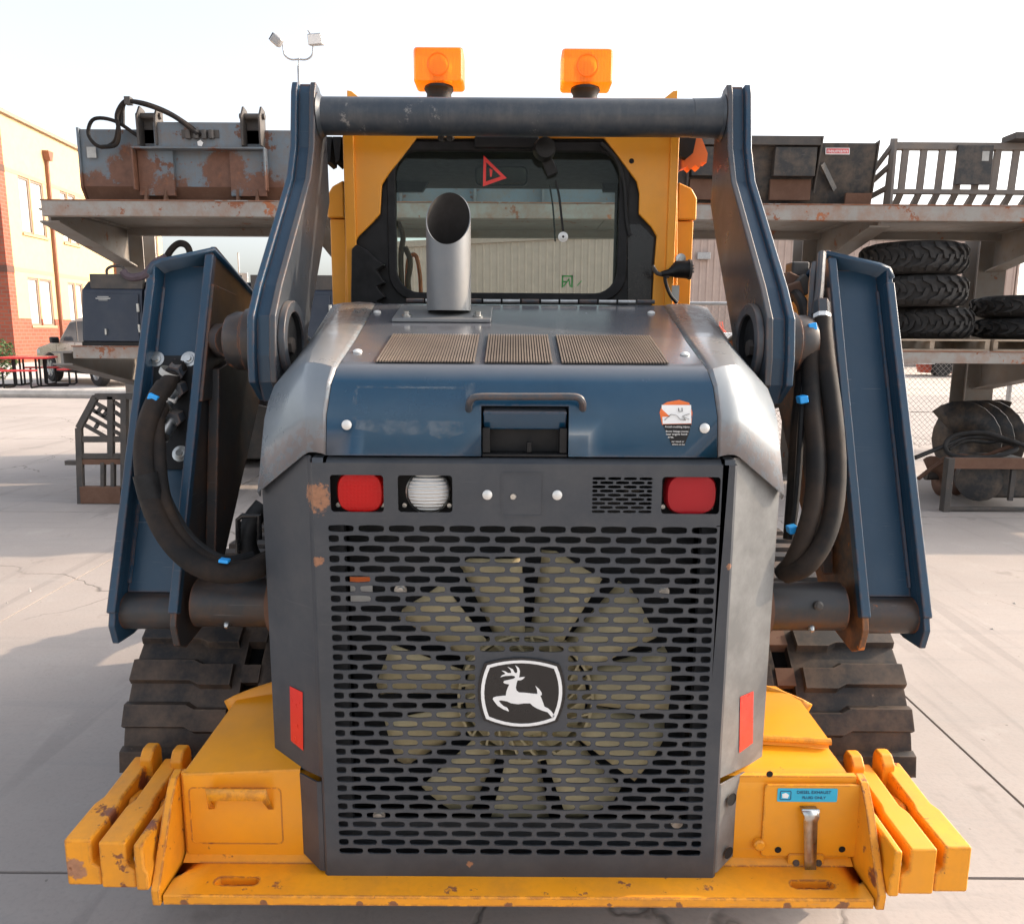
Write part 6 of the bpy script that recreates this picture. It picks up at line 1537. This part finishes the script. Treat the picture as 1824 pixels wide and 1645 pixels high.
# --- upper links and cross tube
lk = [(1.845, 1.46), (1.87, 1.52), (1.89, 1.66), (1.93, 1.735), (2.262, 2.025), (2.325, 2.15), (2.335, 2.27), (2.345, 2.29)]
def link_profile():
    rear = [(1.868, 1.475), (1.866, 1.54), (1.880, 1.635), (1.945, 1.712), (2.262, 2.022), (2.315, 2.12), (2.345, 2.275), (2.362, 2.305)]
    front = [(2.40, 2.30), (2.475, 2.245), (2.485, 1.990), (2.39, 1.862), (2.175, 1.60), (2.15, 1.53), (2.10, 1.455), (2.03, 1.425), (1.94, 1.425)]
    return rear + front
for sx in (-1, 1):
    pr = link_profile()
    lkm = MB().prism(pr, 'x', sx * 0.590, sx * 0.607).build('boom_link', M['charcoal'], LD, bevel=0.004)
    MB().prism(pr, 'x', sx * 0.642, sx * 0.660).build('link_plate', M['arm_paint'], lkm, bevel=0.004)
    core = [(y + 0.022, z) for y, z in pr[:8]] + [(y - 0.02, z) for y, z in pr[8:]]
    MB().prism(core, 'x', sx * 0.6075, sx * 0.6415).build('link_core', M['arm_paint'], lkm, smooth=0)
    ec_ = Vector((sx * 0.590, 1.985, 1.572))
    MB().lathe([(0.074, 0.0), (0.102, 0.0), (0.102, 0.018), (0.074, 0.018), (0.074, 0.0)], ec_, (-sx, 0, 0), 36).build('pivot_ring', M['charcoal'], lkm, bevel=0.003)
    MB().lathe([(0.0735, 0.0), (0.0735, 0.012), (0.072, 0.0005), (0.0, 0.0005)], ec_, (-sx, 0, 0), 30).build('pivot_recess', M['dark'], lkm)
    MB().lathe([(0.0, 0.0), (0.022, 0.0), (0.022, 0.010), (0, 0.010)], ec_ + Vector((-sx * 0.0008, 0, -0.01)), (-sx, 0, 0), 6).build('pin_head', M['grey_steel'], lkm)
tz = L(925, 209, 2.395).z
CT = MB().tube([(-0.59, 2.395, tz), (-0.56, 2.395, tz), (0.535, 2.395, tz), (0.59, 2.395, tz)], 0.0525, 40).build('cross_tube', M['tube'], LD, smooth=60)
MB().tube([(0.50, 2.395, tz), (0.59, 2.395, tz)], [0.0535, 0.056], 40).build('tube_collar', M['tube'], CT)
for sx in (-1, 1): MB().lathe([(0.0525, 0.0), (0.064, -0.010)], (sx * 0.578, 2.395, tz), (-sx, 0, 0), 40).build('weld_fillet', M['charcoal'], CT)
for u in (785, 800): MB().cyl(L(u, 246, 2.42), L(u + 4, 246, 2.46), 0.010, 8).build('hose_clip', M['black'], CT)

# --- cab
CY = 2.52
def cabp(pts): return [(L(u, v, CY).x, L(u, v, CY).z) for u, v in pts]
inner = [(1161, 560), (1166, 470), (1170, 421), (1160, 404), (1138, 381), (1139, 344), (1134, 323), (1100, 277), (1076, 246), (706, 246), (691, 310), (680, 329), (677, 381), (663, 397), (639, 420), (630, 436), (628, 560)]
inner = [(1161, 560), (1166, 470), (1170, 421), (1160, 404), (1138, 381), (1139, 344), (1134, 323), (1100, 277), (1076, 246), (742, 246), (692, 310), (680, 329), (677, 381), (663, 397), (639, 420), (630, 436), (628, 560)]
outer = [(615, 560), (615, 174), (1207, 174), (1207, 560)]
CAB = MB().prism(cabp(inner + outer), 'y', CY, CY + 0.012).build('cab', M['yellow_cab'], LD, bevel=0.004, smooth=25, label='yellow cab rear frame')
for u0, u1 in ((612, 631), (1193, 1208)):
    a, b = L(u0, 300, CY - 0.01).x, L(u1, 300, CY - 0.01).x; z0, z1 = L(620, 560, CY).z, L(620, 178, CY).z
    MB().box(a, b, CY - 0.012, CY - 0.0005, z0, z1).build('frame_flange', M['yellow_cab'], CAB, bevel=0.003)
for u, z in ((617, 163), (1208, 163)):
    p = L(u, 178, CY); s_ = -1 if u < 900 else 1
    MB().prism([(p.x - s_ * 0.055, p.z - 0.005), (p.x - s_ * 0.002, p.z - 0.005), (p.x - s_ * 0.002, p.z + 0.028), (p.x - s_ * 0.016, p.z + 0.026)], 'y', CY, CY + 0.012).build('frame_ear', M['yellow_cab'], CAB, bevel=0.002)
# roof and body shell
rz_ = L(900, 176, CY).z
xl, xr = L(617, 400, CY).x, L(1206, 400, CY).x
MB().box(xl, xr, CY + 0.0135, CY + 0.95, rz_ - 0.05, rz_ + 0.0).build('roof', M['yellow_cab'], CAB, bevel=0.015)
MB().box(xl + 0.01, xr - 0.01, CY + 0.02, CY + 0.94, rz_ - 0.10, rz_ - 0.052).build('headliner', M['dark'], CAB, smooth=0)
# lower side posts, set forward of the rear frame
for u0, u1, nm in ((589, 616, 0), (1203, 1234, 1)):
    Y = CY + 0.10
    a, b = L(u0, 430, Y).x, L(u1, 430, Y).x; zt_ = L(600, 350, Y).z; zb2 = L(600, 575, Y).z
    zs_ = L(600, 390, Y).z
    pst = MB().box(a, b, Y, Y + 0.05, zb2, zs_).build('side_post', M['yellow_cab'], CAB, bevel=0.004)
    s_ = -1 if nm == 0 else 1
    xe = a if nm == 0 else b; xin = b if nm == 0 else a
    MB().prism([(xin, zs_ + 0.002), (xe + s_ * 0.006, zs_ + 0.002), (xe + s_ * 0.006, zt_), (xe - s_ * 0.012, zt_ + 0.03), (xin, zt_ + 0.05)], 'y', Y - 0.012, Y + 0.3).build('post_cap', M['yellow_cab'], CAB, bevel=0.006)
    MB().box(xe - s_ * 0.004 - 0.002, xe - s_ * 0.004 + 0.002, Y + 0.05, Y + 0.85, zb2, zs_).build('side_panel_lower', M['yellow_cab'], CAB, smooth=0)
# black surround, window gasket and glass
WY = CY + 0.022
def wr(u0, v0, u1, v1, Y, r, n=6):
    a, b = L(u0, v0, Y), L(u1, v1, Y); return rrect(a.x, b.x, b.z, a.z, r, n)
hole = wr(692, 256, 1110, 534, WY, 0.085); n4 = len(hole)
sa, sb = L(624, 242, WY), L(1176, 575, WY)
oc = [(sb.x, sa.z), (sa.x, sa.z), (sa.x, sb.z), (sb.x, sb.z)]
sur = MB(); vs = [(p[0], WY, p[1]) for p in hole] + [(c[0], WY, c[1]) for c in oc] + [(p[0], WY + 0.02, p[1]) for p in hole]
q6 = n4 // 4; fs = [(i, (i + 1) % n4, n4 + 4 + (i + 1) % n4, n4 + 4 + i) for i in range(n4)]
for q_ in range(4):
    for k in range(q6 - 1): fs.append((q_ * q6 + k, q_ * q6 + k + 1, n4 + q_))
    nx = (q_ + 1) % 4; fs.append((q_ * q6 + q6 - 1, nx * q6, n4 + nx, n4 + q_))
sur.add(vs, fs); sur.build('window_surround', M['black'], CAB, smooth=30)
g_out, g_in = wr(688, 252, 1114, 538, WY, 0.09), wr(704, 270, 1097, 523, WY, 0.072)
MB().ringprism(g_out, g_in, 'y', WY - 0.014, WY + 0.004).build('window_gasket', M['rubber'], CAB, bevel=0.005, seg=3)
MB().prism(wr(701, 266, 1100, 527, WY, 0.075), 'y', WY + 0.0045, WY + 0.0085).build('rear_window', M['cab_glass'], CAB, smooth=0)
# folded black side boots each side of the window
bt = [(632, 446), (640, 438), (655, 446), (672, 462), (689, 474), (675, 484), (690, 505), (676, 512), (690, 530), (676, 538), (690, 545), (690, 570), (630, 570)]
MB().prism([(L(u, v, WY).x, L(u, v, WY).z) for u, v in bt], 'y', WY - 0.05, WY - 0.001).build('rubber_boot', M['rubber'], CAB, bevel=0.004)
MB().prism([(L(u, v, WY).x, L(u, v, WY).z) for u, v in ((1118, 400), (1140, 400), (1164, 424), (1160, 470), (1158, 575), (1118, 575))], 'y', WY - 0.006, WY - 0.001).build('surround_panel', M['black_gloss'], CAB, smooth=0)
MB().tube(spline([L(u, v, WY - 0.02) for u, v in ((1070, 255), (1098, 285), (1112, 330), (1116, 390), (1122, 420))], 5), 0.006, 8).build('wiper_cable', M['black'], CAB)
# things on and behind the glass
wm = L(968, 268, WY - 0.03); MB().lathe([(0.0, 0), (0.032, 0.0), (0.036, 0.01), (0.03, 0.045), (0.0, 0.05)], wm, (0.1, -1, 0), 18).build('wiper_motor', M['black'], CAB)
MB().bar(L(968, 270, WY - 0.02), L(985, 312, WY - 0.015), 0.035, 0.012, up=(0, 1, 0)).build('wiper_arm', M['black'], CAB, bevel=0.004)
MB().box(L(846, 252, WY).x, L(960, 252, WY).x, WY - 0.035, WY - 0.016, L(900, 268, WY).z, L(900, 247, WY).z).build('light_bracket', M['black'], CAB, bevel=0.006)
MB().tube(spline([L(u, v, WY - 0.006) for u, v in ((990, 322), (996, 350), (1000, 385), (1003, 412))], 4), 0.0036, 6).build('pull_cord', M['black'], CAB)
MB().tube(spline([L(u, v, WY + 0.02) for u, v in ((979, 330), (985, 370), (989, 430))], 4), 0.0028, 6).build('pull_cord', M['black'], CAB)
kc = L(1003, 422, WY - 0.006); MB().lathe([(0.0, -0.012), (0.014, -0.008), (0.016, 0.0), (0.009, 0.002), (0.008, 0.006), (0.0, 0.006)], kc, (0, -1, 0), 18).build('cord_knob', M['bolt_white'], CAB)
MB().lathe([(0.0, 0.0), (0.004, 0.0)], kc + Vector((0, -0.0065, 0)), (0, -1, 0), 10).build('knob_screw', M['black'], CAB)
tri = [(863, 281), (899, 316), (862, 329)]
def tp_(k): cx, cz = 874.0, 309.0; return [(L(cx + (u - cx) * k, cz + (v - cz) * k, WY).x, L(cx + (u - cx) * k, cz + (v - cz) * k, WY).z) for u, v in tri]
MB().ringprism(tp_(1.15), tp_(0.72), 'y', WY + 0.001, WY + 0.004).build('warning_triangle', M['red_tape'], CAB, smooth=0)
MB().prism([(L(u, v, WY).x, L(u, v, WY).z) for u, v in ((872, 300), (877, 303), (876, 314), (873, 315))], 'y', WY + 0.001, WY + 0.004).build('warning_mark', M['red_tape'], CAB, smooth=0)
def gl_(u, v): p = L(u, v, WY); return (p.x, p.z)
for (u0, v0, u1, v1) in ((1001, 490, 1003.5, 512), (1001, 490, 1021, 493), (1018, 490, 1020.5, 512), (1003.5, 500, 1010, 503)):
    a, b = gl_(u0, v0), gl_(u1, v1); MB().box(a[0], b[0], WY + 0.0086, WY + 0.0094, b[1], a[1]).build('exit_pictogram', M['green_sticker'], CAB, smooth=0)
MB().bar(L(1004, 510, WY + 0.009), L(1014, 496, WY + 0.009), 0.004, 0.0008, up=(0, 1, 0)).build('exit_pictogram', M['green_sticker'], CAB, smooth=0)
MB().bar(L(1013, 497, WY + 0.009), L(1016, 511, WY + 0.009), 0.004, 0.0008, up=(0, 1, 0)).build('exit_pictogram', M['green_sticker'], CAB, smooth=0)
MB().bar(L(1028, 509, WY + 0.009), L(1036, 500, WY + 0.009), 0.003, 0.0008, up=(0, 1, 0)).build('exit_arrow', M['green_sticker'], CAB, smooth=0)
# inside the cab
IY = CY + 0.80
def ip(u, v, Y=IY): p = L(u, v, Y); return (p.x, p.z)
hz_ = L(900, 341, IY).z
MB().prism([ip(690, 341), ip(690, 262), ip(1110, 262), ip(1110, 341), ip(1075, 341), ip(1070, 320), ip(1050, 312), ip(790, 312), ip(765, 322), ip(752, 341)], 'y', IY, IY + 0.03).build('front_header', M['dark'], CAB, smooth=0)
for u0, u1 in ((668, 705), (1096, 1140)): MB().box(ip(u0, 400)[0], ip(u1, 400)[0], IY, IY + 0.04, 1.45, rz_ - 0.1).build('front_pillar', M['dark'], CAB, smooth=0)
mr = MB().prism(rrect(L(846, 300, CY + 0.45).x, L(940, 300, CY + 0.45).x, L(900, 332, CY + 0.45).z, L(900, 296, CY + 0.45).z, 0.02), 'y', CY + 0.44, CY + 0.46).build('rear_view_mirror', M['black'], CAB, bevel=0.003)
MB().prism(rrect(L(849, 300, CY + 0.44).x, L(937, 300, CY + 0.44).x, L(900, 329, CY + 0.44).z, L(900, 299, CY + 0.44).z, 0.016), 'y', CY + 0.4375, CY + 0.4395).build('mirror_glass', M['chrome'], CAB, smooth=0)
MB().box(xl + 0.01, xl + 0.03, CY + 0.05, CY + 0.85, 2.06, rz_ - 0.1).build('side_rail', M['dark'], CAB, smooth=0)
MB().box(xr - 0.03, xr - 0.01, CY + 0.05, CY + 0.85, 2.06, rz_ - 0.1).build('side_rail', M['dark'], CAB, smooth=0)
for xx in (xl + 0.012, xr - 0.016): MB().box(xx, xx + 0.004, CY + 0.06, CY + 0.80, 1.45, 2.06).build('side_window', M['cab_glass'], CAB, smooth=0)
gr1 = MB(); 
for k, (u, v0, v1) in enumerate(((716, 395, 520), (729, 440, 522))): gr1.tube(spline([L(u - 8, v0, CY + 0.35), L(u + 2, v0 + 25, CY + 0.35), L(u - 2, v0 + 60, CY + 0.35), L(u, v1, CY + 0.35)], 4), 0.010, 8)
gr1.build('grab_rail', M['rust'], CAB)
MB().tube(spline([L(u, v, CY + 0.4) for u, v in ((724, 530), (726, 470), (733, 455), (742, 458), (748, 490), (750, 530))], 4), 0.008, 8).build('seat_belt_loop', M['orange_print'], CAB)
MB().prism(rrect(-0.24, 0.22, 1.3, 1.69, 0.08), 'y', CY + 0.30, CY + 0.40).build('seat_back', M['black'], CAB, bevel=0.03)
# trailer plug hanging on the right post
pb = L(1208, 478, CY - 0.02)
MB().tube([L(1178, 488, CY - 0.05), L(1192, 486, CY - 0.05), L(1205, 480, CY - 0.05), L(1226, 480, CY - 0.05)], [0.008, 0.012, 0.026, 0.028], 16).build('socket_plug', M['black'], CAB, smooth=50)
MB().cyl(L(1226, 480, CY - 0.05), L(1230, 480, CY - 0.05), 0.031, 18).build('plug_flange', M['grey_steel'], CAB)
for dv in (-7, 0, 7): MB().cyl(L(1229, 480 + dv * 0.8, CY - 0.05), L(1236, 478 + dv * 0.8, CY - 0.05), 0.0035, 6).build('plug_pin', M['steel'], CAB)
MB().lathe([(0.016, 0.0), (0.016, 0.006), (0.008, 0.007), (0.008, 0.013), (0.0, 0.013)], L(1212, 461, CY - 0.03), (0, -1, 0), 18).build('mount_bolt', M['steel'], CAB)
MB().tube(spline([L(u, v, CY - 0.05) for u, v in ((1162, 474), (1170, 486), (1180, 489), (1192, 492))], 5), 0.0065, 8).build('plug_cable', M['grey_steel'], CAB)
MB().tube(spline([L(u, v, CY - 0.05) for u, v in ((1184, 490), (1186, 505), (1194, 525), (1206, 540))], 5), 0.0055, 8).build('plug_cable', M['black'], CAB)
sp_ = L(1203, 522, CY - 0.014); MB().box(sp_.x - 0.012, sp_.x + 0.012, CY - 0.0145, CY - 0.0130, sp_.z - 0.024, sp_.z + 0.024).build('serial_plate', M['label_grey'], CAB, smooth=0)
MB().lathe([(0.0, 0.0), (0.008, 0.0)], L(1125, 287, CY) + Vector((0, -0.0008, 0)), (0, -1, 0), 14).build('frame_hole', M['dark'], CAB, smooth=0)
# hose boots between cab top and links
bl = MB()
for k in range(3): bl.prism([(L(578, 246, 2.6).x + 0.03 * k, L(580, 246, 2.6).z), (L(578, 246, 2.6).x + 0.03 * k + 0.028, L(580, 246, 2.6).z), (L(578, 246, 2.6).x + 0.03 * k + 0.02, L(580, 290 - 4 * (k % 2), 2.6).z), (L(578, 246, 2.6).x + 0.03 * k + 0.008, L(580, 293, 2.6).z)], 'y', 2.58, 2.68)
bl.build('rubber_bellows', M['rubber'], LD)
fb = MB(); fpts = [(1209, 240), (1244, 240), (1258, 276), (1256, 292), (1248, 290), (1243, 302), (1236, 296), (1228, 304), (1222, 298), (1212, 302)]
fb.prism([(L(u, v, 2.62).x, L(u, v, 2.62).z) for u, v in fpts], 'y', 2.60, 2.66); fb.build('frayed_insulation', M['orange_print'], LD)
MB().prism([(L(u, v, 2.59).x, L(u, v, 2.59).z) for u, v in ((1209, 238), (1240, 238), (1232, 275), (1220, 285), (1209, 280))], 'y', 2.57, 2.598).build('insulation_cover', M['black'], LD, smooth=0)

# --- beacons
for u0, u1, v0, v1 in ((735, 825, 80, 147), (1001.5, 1092, 82.5, 149.5)):
    BY = 2.62
    a, b = L(u0, v0, BY), L(u1, v1, BY); cx = (a.x + b.x) / 2; dp = 0.10
    outl = rrect(a.x, b.x, b.z, a.z, 0.012, 4); inl = rrect(a.x + 0.007, b.x - 0.007, b.z + 0.007, a.z - 0.007, 0.008, 4)
    m = MB(); n = len(outl)
    m.add([(x, BY + 0.004, z) for x, z in inl] + [(x, BY + 0.018, z) for x, z in outl] + [(x, BY + dp, z) for x, z in outl] + [(cx + (x - cx) * 0.9, BY + dp + 0.008, z) for x, z in inl],
          [tuple(range(n))] + [(r_ * n + i, r_ * n + (i + 1) % n, (r_ + 1) * n + (i + 1) % n, (r_ + 1) * n + i) for r_ in range(3) for i in range(n)] + [tuple(3 * n + i for i in range(n - 1, -1, -1))])
    bc = m.build('beacon', M['amber'], LD, smooth=30)
    cz = (a.z + b.z) / 2
    MB().lathe([(0.030, 0.0), (0.033, 0.0015), (0.036, 0.0)], (cx, BY + 0.0025, cz), (0, -1, 0), 30).build('lens_ring', M['amber'], bc)
    MB().lathe([(0.0, 0.0), (0.026, 0.004), (0.040, 0.03), (0.0, 0.032)], (cx, BY + 0.04, cz), (0, 1, 0), 24).build('reflector', M['bolt_white'], bc)
    st0, st1 = L(0, v1 - 1, BY).z, L(0, v1 + 31, BY).z
    st1 = L(cx * 0 + 900, v1 + 31, BY).z; st0 = b.z
    MB().lathe([(0.046, 0.0), (0.048, 0.008), (0.040, 0.02), (0.040, 0.042), (0.056, 0.058), (0.058, 0.072), (0.0, 0.072)], (cx - 0.002, BY + 0.05, st0), (0, 0, -1), 28).build('beacon_stem', M['black'], bc)
    MB().box(cx - 0.05, cx + 0.05, BY + 0.0, BY + 0.10, rz_ + 0.0005, st0 - 0.072).build('beacon_foot', M['black'], bc, bevel=0.004)

# --- exhaust stack
ey = 2.12
ecx = L(796, 480, ey - 0.06).x; er = 0.0595
eb = 1.655; ztr, ztf = L(796, 435, ey - er).z, L(796, 343, ey + er).z
ex = MB(); nn_ = 40
def zcut(t): return ztr + (ztf - ztr) * (1 + sin(t)) / 2
out_b = [Vector((ecx + er * cos(t), ey + er * sin(t), eb)) for t in [2 * pi * k / nn_ for k in range(nn_)]]
out_t = [Vector((ecx + er * cos(t), ey + er * sin(t), zcut(t))) for t in [2 * pi * k / nn_ for k in range(nn_)]]
in_t = [Vector((ecx + (er - 0.003) * cos(t), ey + (er - 0.003) * sin(t), zcut(t))) for t in [2 * pi * k / nn_ for k in range(nn_)]]
ex.add(out_b + out_t + in_t, [(i, (i + 1) % nn_, nn_ + (i + 1) % nn_, nn_ + i) for i in range(nn_)] + [(nn_ + i, nn_ + (i + 1) % nn_, 2 * nn_ + (i + 1) % nn_, 2 * nn_ + i) for i in range(nn_)])
EX = ex.build('exhaust_stack', M['stainless'], LD, smooth=50)
ib_ = [Vector((ecx + (er - 0.0032) * cos(t), ey + (er - 0.0032) * sin(t), 1.70)) for t in [2 * pi * k / nn_ for k in range(nn_)]]
in_t2 = [Vector((ecx + (er - 0.0032) * cos(t), ey + (er - 0.0032) * sin(t), zcut(t) - 0.0005)) for t in [2 * pi * k / nn_ for k in range(nn_)]]
MB().add(in_t2 + ib_, [(i, (i + 1) % nn_, nn_ + (i + 1) % nn_, nn_ + i) for i in range(nn_)] + [tuple(nn_ + i for i in range(nn_))]).build('exhaust_bore', M['soot'], EX, smooth=50)
fa = [onhood(u, v) for u, v in ((712, 556), (876, 554), (866, 536), (722, 538))]
MB().prism([(onhood(709, 555).x, ey - er - 0.028), (onhood(878, 555).x, ey - er - 0.028), (onhood(878, 555).x - 0.01, ey + er + 0.02), (onhood(709, 555).x + 0.01, ey + er + 0.02)], 'z', 0, 0.012)
fl = MB(); xa, xb = onhood(711, 555).x, onhood(877, 555).x; ya, yb = ey - er - 0.026, ey + er + 0.03
fl.add([(xa, ya, hoodz(ya) + 0.0015), (xb, ya, hoodz(ya) + 0.0015), (xb, yb, hoodz(yb) + 0.0015), (xa, yb, hoodz(yb) + 0.0015), (xa, ya, hoodz(ya) + 0.010), (xb, ya, hoodz(ya) + 0.010), (xb, yb, hoodz(yb) + 0.010), (xa, yb, hoodz(yb) + 0.010)], [(0, 3, 2, 1), (4, 5, 6, 7), (0, 1, 5, 4), (1, 2, 6, 5), (2, 3, 7, 6), (3, 0, 4, 7)])
fl.build('exhaust_flange', M['stainless'], EX, bevel=0.002)
for xx in (xa + 0.035, xb - 0.035):
    MB().lathe([(0.013, 0.0), (0.013, 0.004), (0.008, 0.005), (0.008, 0.014), (0.0, 0.014)], (xx, ya + 0.03, hoodz(ya + 0.03) + 0.0102), HN, 12).build('flange_bolt', M['steel'], EX)
